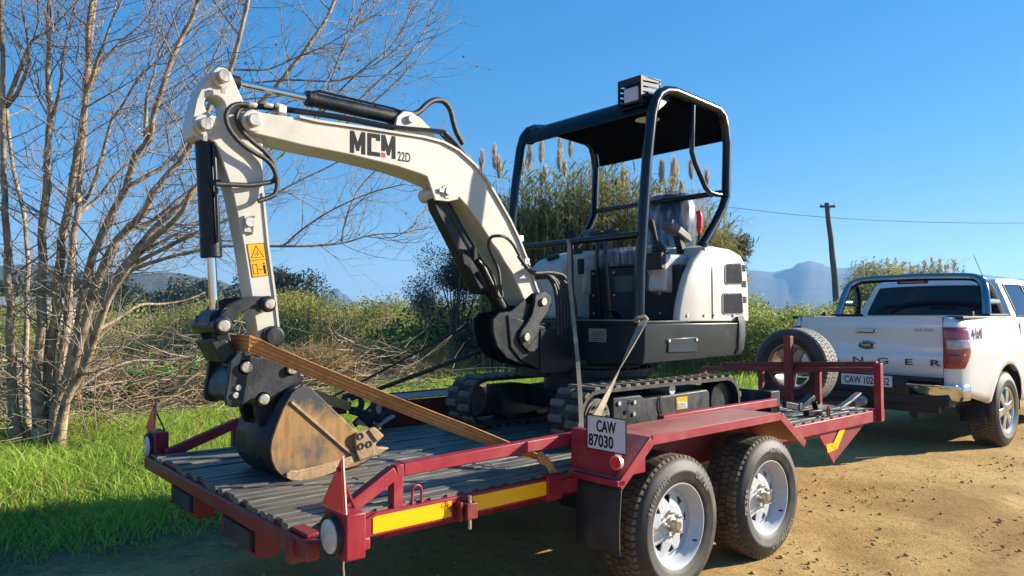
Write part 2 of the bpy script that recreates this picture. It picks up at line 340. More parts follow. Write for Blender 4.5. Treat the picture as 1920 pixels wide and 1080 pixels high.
# ------------------------------------------------------------------ ground: one sheet to the horizon
def road_edge(x, y):                                  # >0 on the verge, <0 on the dirt
    return y - (2.42 + 0.10 * math.sin(x * 1.7) + 0.22 * (noise.noise((x * .9, y * .9, 3)) ) + max(0, (x - 3)) * .05)
def build_ground():
    xs = sorted(set([-2600, -1200, -400, -120, -50, -25, -14, -9] + [round(-7 + .09 * i, 3) for i in range(int(17 / .09))] + [10 + .5 * i for i in range(40)] + [32, 40, 60, 100, 200, 500, 1500, 2600]))
    ys = sorted(set([-2600, -1200, -300, -80, -30, -15, -8, -5] + [round(-3.2 + .09 * i, 3) for i in range(int(9 / .09))] + [6 + .5 * i for i in range(40)] + [28, 36, 50, 90, 200, 500, 1500, 2600]))
    nx, ny = len(xs), len(ys); V = []
    for y in ys:
        for x in xs:
            z = 0.0
            if abs(x) < 40 and abs(y) < 40:
                z = .016 * noise.noise((x * 1.1, y * 1.1, 0)) + .008 * noise.noise((x * 3.7, y * 3.7, 5))
                if -8 < x < 11 and -4 < y < 7: z += .010 * max(0, noise.noise((x * 7.5, y * 7.5, 9))) + .004 * noise.noise((x * 15, y * 15, 2))
                if -6 < x < 14 and -4 < y < .4:
                    for yr in (-.75, -2.15):
                        d_ = y - yr - .10 * math.sin(x * .45 + yr) ; z += -.020 * math.exp(-(d_ / .13) ** 2) + .011 * math.exp(-((abs(d_) - .24) / .08) ** 2) + .003 * math.sin(x * 42) * math.exp(-(d_ / .11) ** 2)
                for wx, wy in ((0, .11), (.852, .11), (5.98, .22)):
                    k = math.exp(-((x - wx) ** 2 + (y - wy) ** 2) / .08); z *= (1 - k)
            V.append((x, y, z))
    F = [(j * nx + i, j * nx + i + 1, (j + 1) * nx + i + 1, (j + 1) * nx + i) for j in range(ny - 1) for i in range(nx - 1)]
    m = bpy.data.materials.new('sandy_dirt'); m.use_nodes = True; n = m.node_tree.nodes; l = m.node_tree.links; p = n['Principled BSDF']
    p.inputs['Roughness'].default_value = .95; p.inputs['Specular IOR Level'].default_value = .15
    tc = n.new('ShaderNodeTexCoord')
    def nz(s, d=8, r=.6):
        t = n.new('ShaderNodeTexNoise'); t.inputs['Scale'].default_value = s; t.inputs['Detail'].default_value = d; t.inputs['Roughness'].default_value = r
        l.new(tc.outputs['Object'], t.inputs[0]); return t.outputs['Fac']
    def ramp(f, *st):
        r = n.new('ShaderNodeValToRGB'); e = r.color_ramp.elements
        while len(e) < len(st): e.new(.5)
        for k, (q, c) in enumerate(st): e[k].position = q; e[k].color = c4(c)
        l.new(f, r.inputs[0]); return r.outputs[0]
    def mix(f, a, b):
        x = n.new('ShaderNodeMix'); x.data_type = 'RGBA'
        for k, q in ((0, f), (6, a), (7, b)):
            if isinstance(q, tuple): x.inputs[k].default_value = c4(q)
            else: l.new(q, x.inputs[k])
        return x.outputs[2]
    base = ramp(nz(1.3, 10, .65), (.25, (.43, .265, .095)), (.5, (.56, .365, .14)), (.75, (.66, .46, .19)))
    spk = ramp(nz(13, 8, .8), (.53, (0, 0, 0)), (.66, (1, 1, 1)))
    damp = ramp(nz(.55, 5, .6), (.46, (0, 0, 0)), (.62, (1, 1, 1)))
    c1 = mix(spk, base, (.27, .155, .055))
    c2 = mix(damp, c1, (.37, .22, .08))
    fine = ramp(nz(70, 3, .6), (.3, (.80, .80, .80)), (.7, (1.12, 1.12, 1.12)))
    mu = n.new('ShaderNodeMix'); mu.data_type = 'RGBA'; mu.blend_type = 'MULTIPLY'; mu.inputs[0].default_value = 1
    l.new(c2, mu.inputs[6]); l.new(fine, mu.inputs[7])
    # verge: dark soil and litter beyond the road's ragged edge
    sx = n.new('ShaderNodeSeparateXYZ'); l.new(tc.outputs['Object'], sx.inputs[0])
    ad = n.new('ShaderNodeMath'); ad.operation = 'MULTIPLY_ADD'; l.new(nz(1.6, 6), ad.inputs[0]); ad.inputs[1].default_value = 1.1; l.new(sx.outputs['Y'], ad.inputs[2])
    ed = ramp(ad.outputs[0], (0, (0, 0, 0)), (1, (1, 1, 1)))
    mr = n.new('ShaderNodeMapRange'); mr.inputs[1].default_value = 2.85; mr.inputs[2].default_value = 3.2; l.new(ad.outputs[0], mr.inputs[0])
    soil = ramp(nz(3, 8), (.3, (.10, .075, .040)), (.6, (.20, .15, .085)), (.8, (.10, .115, .035)))
    fin = mix(mr.outputs[0], mu.outputs[2], soil)
    l.new(fin, p.inputs['Base Color'])
    b1 = n.new('ShaderNodeBump'); b1.inputs['Strength'].default_value = .75; b1.inputs['Distance'].default_value = .03; l.new(nz(34, 10, .78), b1.inputs['Height'])
    b2 = n.new('ShaderNodeBump'); b2.inputs['Strength'].default_value = .4; b2.inputs['Distance'].default_value = .05; l.new(nz(6, 6, .6), b2.inputs['Height']); l.new(b1.outputs[0], b2.inputs['Normal'])
    l.new(b2.outputs[0], p.inputs['Normal'])
    g = G(); g.add(V, F); M['dirt'] = m
    o = part('ground', g, 'dirt', None, smooth=True, angle=80, fix=False); o['kind'] = 'structure'
build_ground()

# hills and mountains, far off
def ridge(name, ang0, ang1, dist, prof, m, depth):
    """prof: list of (angle fraction, height); a ridge with a front and a back slope"""
    V = []; F = []; n = 90; R = 6
    for i in range(n + 1):
        t = i / n; a = rad(ang0 + (ang1 - ang0) * t)
        k = max(q for q in range(len(prof)) if prof[q][0] <= t + 1e-9); k = min(k, len(prof) - 2)
        u = (t - prof[k][0]) / (prof[k + 1][0] - prof[k][0]); u = u * u * (3 - 2 * u)
        h = prof[k][1] + (prof[k + 1][1] - prof[k][1]) * u
        for j in range(R + 1):
            s = j / R; d = dist - depth * (1 - s) if True else 0
            hh = h * (s ** 1.25) * (1 + .045 * noise.noise((t * 22, s * 5, dist)) * (1 - .6 * s)) + h * .018 * noise.noise((t * 60, s * 9, 2))
            V.append((C0.x + d * math.cos(a), C0.y + d * math.sin(a), max(hh, 0) - .5 * (j == 0)))
        V.append((C0.x + (dist + depth) * math.cos(a), C0.y + (dist + depth) * math.sin(a), -1))
    w = R + 2
    for i in range(n):
        for j in range(w - 1): F.append((i * w + j, (i + 1) * w + j, (i + 1) * w + j + 1, i * w + j + 1))
    g = G(); g.add(V, F); o = part(name, g, m, None, angle=70, fix=False); o['kind'] = 'structure'; return o
C0 = Vector(cam.location)
def ang_of(u): return math.degrees(YAW - math.atan((u - 960) / 1356.616571))      # bearing of a picture column
M['hillblue'] = mat('hazy_mountain_scrub', (.050, .060, .055), (.085, .085, .070), .012, .95, c=(.14, .12, .10), cscale=.03)
M['hillgreen'] = mat('wooded_hillside', (.030, .045, .028), (.055, .070, .040), .05, .95)
# ------------------------------------------------------------------ the red flatbed trailer
T = thing('flatbed_trailer', 'faded maroon twin axle flatbed trailer with slatted deck carrying the excavator', 'trailer', (.65, 1.18, 0))
g = G()                                              # main frame: side beams, rear and front beams, cross members
g.box((-1.70, .30, .528), (-.45, .36, .618)); g.box((-.45, .31, .52), (1.22, .37, .60)); g.box((1.22, .30, .535), (3.06, .36, .625))
g.box((-1.80, 2.02, .528), (3.06, 2.08, .618))
g.box((3.06, .27, .535), (3.13, 2.08, .625))
for x in np.arange(-1.5, 3.0, .48): g.box((x, .37, .50), (x + .05, 2.015, .575))
g.box((-1.30, .62, .40), (3.0, .70, .50)); g.box((-1.30, 1.62, .40), (3.0, 1.70, .50))
part('frame', g, 'maroon', T, bevel=.005)
g = G(); g.box((-1.885, .16, .540), (-1.83, 2.19, .606)); part('rear_beam', g, 'maroond', T, bevel=.008)
g = G(); g.box((-1.862, .20, .608), (-1.81, 2.15, .622)); part('beam_cap', g, 'maroond', T, bevel=.003)
# yellow reflective strip in pieces along the near beam
for a, b in ((-1.700, -1.605), (-1.545, -1.17), (-1.06, -.615)):
    g = G(); g.box((a, .2965, .541), (b, .2995, .606)); part('reflective_strip', g, 'strip', T, smooth=False)
g = G(); g.bar((-1.69, .292, .560), (-1.54, .292, .615), .012, .012); part('light_brace', g, 'maroon', T)
# deck boards, each cut in lengths with staggered ends
pitch = 1.70 / 25; k = 0; boards = {}
for i in range(25):
    y0 = .335 + i * pitch; x = -1.868 + RNG.uniform(-.012, .012); cuts = [x]; xx = x + .55 + .31 * ((i * 5) % 7) * .55
    while xx < 2.95: cuts.append(xx); xx += 1.28 + .2 * ((i * 3) % 4)
    if 3.055 - cuts[-1] < .25: cuts.pop()
    cuts.append(3.055)
    for a, b in zip(cuts[:-1], cuts[1:]):
        dz = RNG.uniform(-.0035, .0035); g = G(); w = pitch - .011 + RNG.uniform(-.002, .002)
        yy = y0 + RNG.uniform(-.002, .002)
        g.prismx([(yy, .603), (yy + w, .603), (yy + w, .6285 + dz), (yy + w - .0025, .631 + dz), (yy + .0025, .631 + dz), (yy, .6285 + dz)], a + .004, b - .004)
        o = part('deck_board', g, 'wood', T, smooth=False, fix=False)
g = G()                                              # short notched edge pieces along the near rail
for x in np.arange(-1.60, -.65, .085):
    g.box((x, .322, .612), (x + .05, .334, .627))
for x in np.arange(1.35, 3.0, .14): g.box((x, .318, .618), (x + .085, .334, .634))
part('edge_block', g, 'wood', T, smooth=False, kind='stuff')
# side rails
def rail(pts, name='side_rail', m='maroon', w=.048, h=.052):
    g = G()
    for a, b in zip(pts[:-1], pts[1:]): g.bar(a, b, w, h)
    return part(name, g, m, T, bevel=.004)
rail([(-1.665, .335, .632), (-1.43, .335, .758)]); rail([(-1.43, .335, .758), (-1.395, .335, .763), (-.33, .335, .782)])
g = G(); g.box((-1.445, .312, .61), (-1.398, .358, .742)); part('rail_post', g, 'maroon', T, bevel=.004)
rail([(.30, .338, .800), ([(1.527, 0.338, 0.783)][0][0], .338, .803)])
rail([(-1.80, 2.075, .622), (-1.42, 2.075, .758)]); rail([(-1.42, 2.075, .758), (-.72, 2.075, .778)])
g = G(); g.box((-1.445, 2.05, .61), (-1.398, 2.10, .742)); part('rail_post', g, 'maroon', T, bevel=.004)
# fenders: near one and far one
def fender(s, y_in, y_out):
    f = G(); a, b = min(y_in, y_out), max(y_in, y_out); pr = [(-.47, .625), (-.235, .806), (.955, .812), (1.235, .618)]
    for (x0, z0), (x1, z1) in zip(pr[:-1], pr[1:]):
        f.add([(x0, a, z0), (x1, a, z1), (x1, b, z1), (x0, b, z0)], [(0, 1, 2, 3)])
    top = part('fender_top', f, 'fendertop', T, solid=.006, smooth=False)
    f = G(); e = y_out
    for (x0, z0), (x1, z1) in zip(pr[:-1], pr[1:]):
        f.bar((x0, e, z0 - .012), (x1, e, z1 - .012), .012, .046)
    part('fender_edge', f, 'maroon', T, bevel=.002)
    f = G(); i = y_in; f.box((-.44, i - .006, .60), (1.22, i + .006, .80)); part('fender_inner_panel', f, 'maroond', T)
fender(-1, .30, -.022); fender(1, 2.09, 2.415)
# box behind the near fender that carries the number plate
g = G(); g.box((-.452, .02, .645), (-.40, .300, .838)); g.prism([(-.45, .64), (-.24, .80), (-.24, .64)], .012, .02)
part('plate_box', g, 'maroon', T, bevel=.004)
g = G(); g.box((-.49, -.028, .612), (-.435, .27, .640)); part('lower_shelf', g, 'maroon', T, bevel=.004)
g = G(); g.box((-.62, .285, .512), (-.53, .345, .632)); g.box((-.53, .29, .53), (-.40, .35, .60)); part('rail_socket', g, 'maroon', T, bevel=.004)
pl = G(); pl.box((-.474, -.068, .762), (-.470, .170, .918)); np_ = part('number_plate', pl, 'platew', T, bevel=.001, smooth=False)
b = G()
for a, c in (((-.475, -.068, .918), (-.475, .170, .918)), ((-.475, -.068, .762), (-.475, .170, .762)), ((-.475, -.068, .762), (-.475, -.068, .918)), ((-.475, .170, .762), (-.475, .170, .918))): b.bar(a, c, .005, .004)
part('plate_rim', b, 'decal', np_)
t = G(); t.text('CAW', (-.4752, .110, .847), (0, -1, 0), (0, 0, 1), .054, .66, .002); t.text('87030', (-.4752, .160, .778), (0, -1, 0), (0, 0, 1), .056, .80, .002)
part('plate_lettering', t, 'decal', np_, smooth=False)
g = G(); g.cyl((-.478, -.004, .717), (-.452, -.004, .717), .026); lr = part('marker_reflector', g, 'reflector', T)
g = G(); g.lathe([(.026, 0), (.032, 0), (.032, .02), (.026, .02)], (-.474, -.004, .717), (1, 0, 0), 24, cap=False); part('reflector_rim', g, 'bolt', lr)
# mud flap
g = G(); n = 8; V = []
for i in range(n + 1):
    t_ = i / n; z = .612 - .312 * t_; dx = -.012 * math.sin(t_ * 2.6) - .010 * t_
    for y in (-.024, .07, .16, .242): V.append((-.452 + dx + .006 * math.sin(y * 22), y, z))
g.add(V, [(i * 4 + k, i * 4 + k + 1, i * 4 + 5 + k, i * 4 + 4 + k) for i in range(n) for k in range(3)])
part('mud_flap', g, 'flap', T, solid=.008, angle=80)
# rear corner lamp boxes, lenses and triangles
for yc, s in ((.045, -1), (2.255, 1)):
    g = G(); g.box((-1.832, yc - .068, .575), (-1.757, yc + .092, .728)); g.box((-1.757, min(yc, yc - s * .29), .575), (-1.70, max(yc, yc - s * .29), .618))
    bx = part('lamp_box', g, 'maroon', T, bevel=.006)
    g = G(); g.lathe([(.0, -.014), (.040, -.013), (.056, -.006), (.061, .004)], (-1.846, yc + .018, .645), (1, 0, 0), 28); part('lamp_lens', g, 'lens', bx)
    g = G(); g.lathe([(.060, -.004), (.070, -.006), (.073, .02), (.060, .02)], (-1.846, yc + .018, .645), (1, 0, 0), 28, cap=False); part('lamp_rim', g, 'carblack', bx)
    tr = G(); A, B, Cc = (yc - .072, .738), (yc + .090, .738), (yc + .010, .900)
    def tri(g, A, B, Cc, x0, x1, lean=.03): 
        v = [(x + lean * (z - .738) / .16, y, z) for x in (x0, x1) for y, z in (A, B, Cc)]
        g.add(v, [(0, 1, 2), (5, 4, 3), (0, 3, 4, 1), (1, 4, 5, 2), (2, 5, 3, 0)])
    tri(tr, A, B, Cc, -1.842, -1.838); rt = part('reflector_triangle', tr, 'reflector', T, smooth=False)
    rm = G(); cy = yc + .009; e = lambda P_, k: (cy + (P_[0] - cy) * k, .79 + (P_[1] - .79) * k)
    tri(rm, e(A, 1.07), e(B, 1.07), e(Cc, 1.07), -1.837, -1.832); part('triangle_backing', rm, 'refrim', rt, smooth=False)
    g = G(); g.bar((-1.822, yc + .01, .87), (-1.76, yc + .01, .728), .020, .006); part('triangle_bracket', g, 'maroond', T)
# ramp hinges / rubber buffers under the rear beam
for ya, yb in ((.62, 1.02), (1.36, 1.74)):
    g = G(); g.box((-1.885, ya + .05, .455), (-1.845, yb - .06, .532)); part('rubber_buffer', g, 'flap', T, bevel=.006)
    g = G()
    for y in (ya, yb - .03, ya + .20): g.box((-1.875, y, .44), (-1.78, y + .012, .54))
    g.box((-1.86, ya, .432), (-1.78, yb - .03, .444)); g.prismz([(-1.88, yb - .01), (-1.80, yb + .05), (-1.74, yb + .02), (-1.78, yb - .05)], .44, .452)
    part('buffer_bracket', g, 'maroond', T, bevel=.002)
g = G(); g.box((-1.900, .245, .515), (-1.84, .30, .600)); part('beam_end_block', g, 'maroond', T, bevel=.004)
# lashing loop, hinge pin block and its chain on the near beam
lp = [(-1.355, .315, .615), (-1.355, .315, .655)] + [(-1.3325 + .0225 * math.cos(a), .315, .665 + .028 * math.sin(a)) for a in np.linspace(math.pi, 0, 9)] + [(-1.31, .315, .655), (-1.31, .315, .615)]
g = G(); g.tube(lp, .0055, 8); part('lashing_loop', g, 'maroon', T)
g = G(); g.box((-1.15, .262, .520), (-1.135, .300, .600)); g.box((-1.125, .245, .526), (-1.07, .300, .592)); hb = part('pin_block', g, 'maroond', T, bevel=.003)
g = G(); g.cyl((-1.095, .27, .48), (-1.095, .27, .62), .008, seg=10); part('hinge_pin', g, 'pin', hb)
g = G()
for i in range(9):
    c = Vector((-1.20 + .012 * i, .290, .60 - .016 * i + .001 * i * i)); ax = Vector((0, 1, 0)) if i % 2 else Vector((1, 0, 0))
    g.tube([c + Vector((.006 * math.cos(a) * ax.y, .006 * math.cos(a) * ax.x, .010 * math.sin(a))) for a in np.linspace(0, 2 * math.pi, 8, endpoint=False)], .0018, 5, closed=True)
part('pin_chain', g, 'maroond', hb)
# folded jockey foot under the near front corner with its yellow tape
g = G(); g.add([(2.13, .335, .53), (2.46, .335, .53), (2.36, .335, .285), (2.46, .40, .53)], [(0, 1, 2), (1, 3, 2)])
ft = part('jockey_foot', g, 'maroon', T, solid=.010, smooth=False)
g = G(); g.add([(2.47, .34, .53), (2.98, .36, .53), (2.37, .342, .290)], [(0, 1, 2)]); part('foot_gusset', g, 'maroond', T, solid=.010, smooth=False)
tp1 = [(2.237, 0.327, 0.439), (2.390, 0.327, 0.441), (2.414, 0.327, 0.387), (2.260, 0.327, 0.378)]; tp2 = [(2.454, 0.327, 0.529), (2.542, 0.327, 0.524), (2.405, 0.327, 0.388), (2.321, 0.327, 0.421)]
g = G(); g.add(tp1, [(0, 1, 2, 3)]); g.add([(x, y - .003, z) for x, y, z in tp2], [(0, 1, 2, 3)]); part('yellow_tape', g, 'strip', ft, solid=.002, smooth=False)
# headboard at the front
tz = lambda y: .955 - (y - .27) * .048
g = G(); g.box((3.045, .262, .535), (3.10, .318, 1.0)); part('corner_post', g, 'maroon', T, bevel=.004)
g = G(); g.bar((3.06, .318, tz(.3) - .010), (3.06, 1.94, tz(1.94) - .005), .04, .04); g.box((3.042, 1.905, .622), (3.078, 1.945, tz(1.94) - .02)); part('headboard_rail', g, 'maroond', T, bevel=.003)
g = G(); g.bar((3.125, .318, tz(.3) + .035), (3.125, 1.73, tz(1.73) + .028), .04, .045); part('headboard_rail', g, 'maroond', T, bevel=.003)
for y in (.785, 1.318): 
    g = G(); g.box((3.045, y - .022, .622), (3.09, y + .022, .90)); part('headboard_post', g, 'maroond', T, bevel=.003)
g = G(); g.box((2.985, .990, .625), (3.035, 1.055, 1.205)); part('spare_wheel_post', g, 'maroond', T, bevel=.003)
g = G(); g.cyl((3.03, 1.022, .93), (3.20, 1.10, .93), .02, seg=12); part('spare_wheel_stud', g, 'maroond', T)
# drawbar to the truck
g = G(); g.bar((3.05, .55, .47), (4.45, 1.12, .47), .07, .09); g.bar((3.05, 1.80, .47), (4.45, 1.12, .47), .07, .09); part('drawbar', g, 'maroond', T, bevel=.004)
g = G(); g.bar((4.40, 1.12, .48), (4.70, 1.125, .49), .07, .07); g.sphere((4.72, 1.125, .50), .05); part('hitch_coupler', g, 'bolt', T, bevel=.004)
jh = [Vector(p) for p in [(3.333, 0.563, 0.720), (3.121, 0.551, 0.669), (2.886, 0.559, 0.609)]]
g = G(); g.bar(jh[0], jh[1], .05, .02); g.bar(jh[1], jh[2], .05, .02); part('jockey_handle', g, 'plastic', T, bevel=.004)
g = G()
for x in (0, .852): g.bar((x, .20, .345), (x, 2.20, .345), .06, .06)
for y in (.45, 1.92):
    g.bar((-.35, y, .43), (0, y, .33), .06, .03); g.bar((0, y, .33), (.42, y, .43), .06, .03); g.bar((.42, y, .43), (.852, y, .33), .06, .03); g.bar((.852, y, .33), (1.2, y, .43), .06, .03)
part('axle', g, 'carblack', T)
g = G(); g.bar((1.22, .33, .50), (1.5, .33, .50), .02, .03); part('side_marker', g, 'strip', T)

# ---- wheels
def arc_text(g, txt, c, R, a_mid, h, s=1, ax='y', out=-1, wsc=.8, dep=.002):
    """raised lettering round a sidewall; c centre, tangent letters"""
    n = len(txt); st = h * wsc * 1.02 / R
    for i, ch in enumerate(txt):
        if ch == ' ': continue
        a = a_mid - (i - (n - 1) / 2) * st
        if ax == 'y': rr = Vector((math.cos(a), 0, math.sin(a))); tt = Vector((math.sin(a), 0, -math.cos(a)))
        else: rr = Vector((0, -math.cos(a), math.sin(a))); tt = Vector((0, -math.sin(a), -math.cos(a)))
        g.text(ch, Vector(c) + rr * (R - h / 2), tt, rr, h, wsc, dep, center=True)
def tyre_geo(o, ax, R, rw, w, seg=72, blocks=60, ribs=4, gap=.82):
    """returns (carcass, tread) geometry; ax points outward, o on the outer flange plane"""
    c = G(); s = R - rw
    prof = [(rw - .004, -.004), (rw + .004, .004), (rw + s * .22, .016), (rw + s * .40, .020), (rw + s * .42, .0215), (rw + s * .50, .0215), (rw + s * .52, .0195), (rw + s * .75, .012), (R - .022, .000), (R - .010, -.014),
            (R - .010, -w + .014), (R - .022, -w), (rw + s * .5, -w - .018), (rw, -w + .002), (rw - .004, -w + .01)]
    c.lathe(prof, o, ax, seg, cap=False)
    t = G(); o = Vector(o); ax = Vector(ax).normalized(); u = ax.orthogonal().normalized(); v = ax.cross(u)
    def pt(a, r, h): return o + ax * h + (u * math.cos(a) + v * math.sin(a)) * r
    band = (w - .030) / ribs; da = 2 * math.pi / blocks
    for k in range(blocks):
        for j in range(ribs):
            h0 = -.015 - j * band; h1 = h0 - band * .86; a0 = k * da + (j % 2) * da * .5; sk = (.18 if j % 2 else -.18) * da
            a1 = a0 + da * gap
            q = [pt(a0, R - .012, h0), pt(a1, R - .012, h0), pt(a1 + sk, R - .012, h1), pt(a0 + sk, R - .012, h1), pt(a0, R, h0), pt(a1, R, h0), pt(a1 + sk, R, h1), pt(a0 + sk, R, h1)]
            t.add(q, [(4, 5, 6, 7), (0, 1, 5, 4), (1, 2, 6, 5), (2, 3, 7, 6), (3, 0, 4, 7)])
        a0 = k * da; a1 = a0 + da * .62                                   # shoulder lugs
        for s0, h_, hb in ((1, .001, -.014), (-1, -w - .001, -w + .014)):
            q = [pt(a0, R - .048, h_ + s0 * .008), pt(a1, R - .048, h_ + s0 * .008), pt(a1, R - .001, hb), pt(a0, R - .001, hb), pt(a0, R - .05, h_ - s0 * .012), pt(a1, R - .05, h_ - s0 * .012), pt(a1, R - .014, hb - s0 * .004), pt(a0, R - .014, hb - s0 * .004)]
            t.add(q, [(0, 1, 2, 3), (0, 4, 5, 1), (1, 5, 6, 2), (2, 6, 7, 3), (3, 7, 4, 0)])
    return c, t
def spoke_rim(o, name, parent, m='rim', ax=(0, -1, 0), rot=0.0):
    """white eight-window steel wheel; o on the outer flange plane"""
    o = Vector(o); g = G()
    g.lathe([(.200, -.012), (.206, .004), (.212, .004), (.214, -.004), (.204, -.014)], o, ax, 48, cap=False)
    g.lathe([(.206, .003), (.196, -.004), (.190, -.030), (.174, -.050), (.170, -.066), (.168, -.16), (.20, -.20)], o, ax, 48, cap=False)
    r = part(name, g, m, parent, angle=50)
    g = G(); A = Vector(ax).normalized(); u = Vector((1, 0, 0)) if abs(A.x) < .9 else Vector((0, 1, 0)); v = A.cross(u); V = []; F = []
    def P(rr, a, h): V.append(o + A * h + (u * math.cos(a) + v * math.sin(a)) * rr); return len(V) - 1
    n = 8; D = 2 * math.pi / n; hub = P(0, 0, -.052)
    for k in range(n):
        c = k * D + rot; ph = .20
        a0 = P(.085, c - D / 2, -.050); a1 = P(.085, c + D / 2, -.050); ap = P(.100, c, -.052)
        b0 = P(.146, c - D / 2, -.062); b1 = P(.146, c + D / 2, -.062); w0 = P(.142, c - ph, -.062); w1 = P(.142, c + ph, -.062); wm = P(.146, c, -.063)
        e0 = P(.172, c - D / 2, -.066); e1 = P(.172, c + D / 2, -.066); em = P(.172, c, -.066)
        F += [(hub, a0, ap), (hub, ap, a1), (a0, b0, w0, ap), (ap, w1, b1, a1), (b0, e0, em, wm, w0), (wm, em, e1, b1, w1)]
    g.add(V, F); part('wheel_disc', g, m, r, solid=.006, smooth=False)
    g = G(); g.lathe([(.0, .002), (.022, .002), (.026, -.002), (.027, -.03), (.036, -.034), (.036, -.055)], o - A * .0, ax, 24); part('hub_cap', g, 'brass', r)
    for k in range(5):
        a = 2 * math.pi * k / 5 + .5; q = o + (u * math.cos(a) + v * math.sin(a)) * .060
        g = G(); g.lathe([(0, -.012), (.006, -.012), (.006, -.030), (.012, -.032), (.012, -.050)], q, ax, 6); part('wheel_nut', g, 'bolt', r, angle=20)
    return r
def trailer_wheel(x, y, s, txts, rot, label):
    ax = (0, s, 0)
    r = spoke_rim((x, y, .345), 'wheel', T, 'rim', ax, rot); r['label'] = label
    c, t = tyre_geo((x, y, .345), ax, .345, .206, .222)
    ty = part('tyre', c, 'tyre', r, angle=60); part('tread', t, 'tread', r, smooth=False, fix=False, kind='stuff')
    if s < 0:
        for tx, am, h in txts:
            g = G(); arc_text(g, tx, (x, y - .021, .345), .270, rad(am), h); part('tyre_lettering', g, 'treadgrey', r, smooth=False, kind='stuff')
        a = rad(-35); g = G(); g.cyl((x + .180 * math.cos(a), y + .02, .345 + .180 * math.sin(a)), (x + .165 * math.cos(a), y - .012, .345 + .165 * math.sin(a)), .005, seg=8); part('valve', g, 'carblack', r)
trailer_wheel(0, 0, -1, [('DK788', 48, .034), ('225/70R15LT', 135, .026)], .1, 'rear wheel of the pair')
trailer_wheel(.852, 0, -1, [('225/70R15LT', -62, .030), ('DK788', 175, .034), ('RADIAL', 80, .026)], .3, 'front wheel of the pair')
trailer_wheel(0, 2.40, 1, [], .2, 'far rear wheel'); trailer_wheel(.852, 2.40, 1, [], .2, 'far front wheel')

# ---- spare wheel standing behind the headboard
S = thing('spare_wheel', 'used spare wheel with tarnished alloy rim bolted upright behind the maroon headboard', 'wheel', (3.22, 1.10, .585))
so_ = Vector((3.17, 1.10, .925)); ax = (-1, 0, 0)
c, t = tyre_geo(so_, ax, .345, .205, .235, blocks=56)
part('tyre', c, 'tyre', S, angle=60); part('tread', t, 'treadgrey', S, smooth=False, fix=False, kind='stuff')
g = G(); g.lathe([(.195, -.012), (.203, .004), (.212, .003), (.205, -.014)], so_, ax, 48, cap=False); g.lathe([(.203, .003), (.190, -.006), (.180, -.05), (.172, -.16), (.2, -.21)], so_, ax, 48, cap=False)
r = part('rim', g, 'rimold', S, angle=50)
g = G(); A = Vector(ax); u = Vector((0, 1, 0)); v = A.cross(u)
for k in range(5):
    a = 2 * math.pi * k / 5 + .35; d = u * math.cos(a) + v * math.sin(a); e = A.cross(d)
    q = [so_ + d * .05 + e * .045 - A * .03, so_ + d * .05 - e * .045 - A * .03, so_ + d * .178 - e * .030 - A * .018, so_ + d * .178 + e * .030 - A * .018]
    g.add(q + [p - A * .03 for p in q], [(0, 1, 2, 3), (7, 6, 5, 4), (0, 4, 5, 1), (1, 5, 6, 2), (2, 6, 7, 3), (3, 7, 4, 0)])
g.cyl(so_ - A * .02, so_ - A * .07, .07, seg=24); part('spokes', g, 'rimold', r, bevel=.006)
for k in range(4):
    a = k * math.pi / 2 + .4; q = so_ + (u * math.cos(a) + v * math.sin(a)) * .05; g = G(); g.cyl(q - A * .02, q + A * .02, .011, seg=6); part('wheel_nut', g, 'bolt', r)
# ------------------------------------------------------------------ the mini excavator on the deck
E = thing('mini_excavator', 'cream and black mini excavator on rubber tracks with open canopy and lettered boom', 'excavator', (.75, 1.2, .632))
def YC(o, y): return [(x, y, z) for x, z in o]
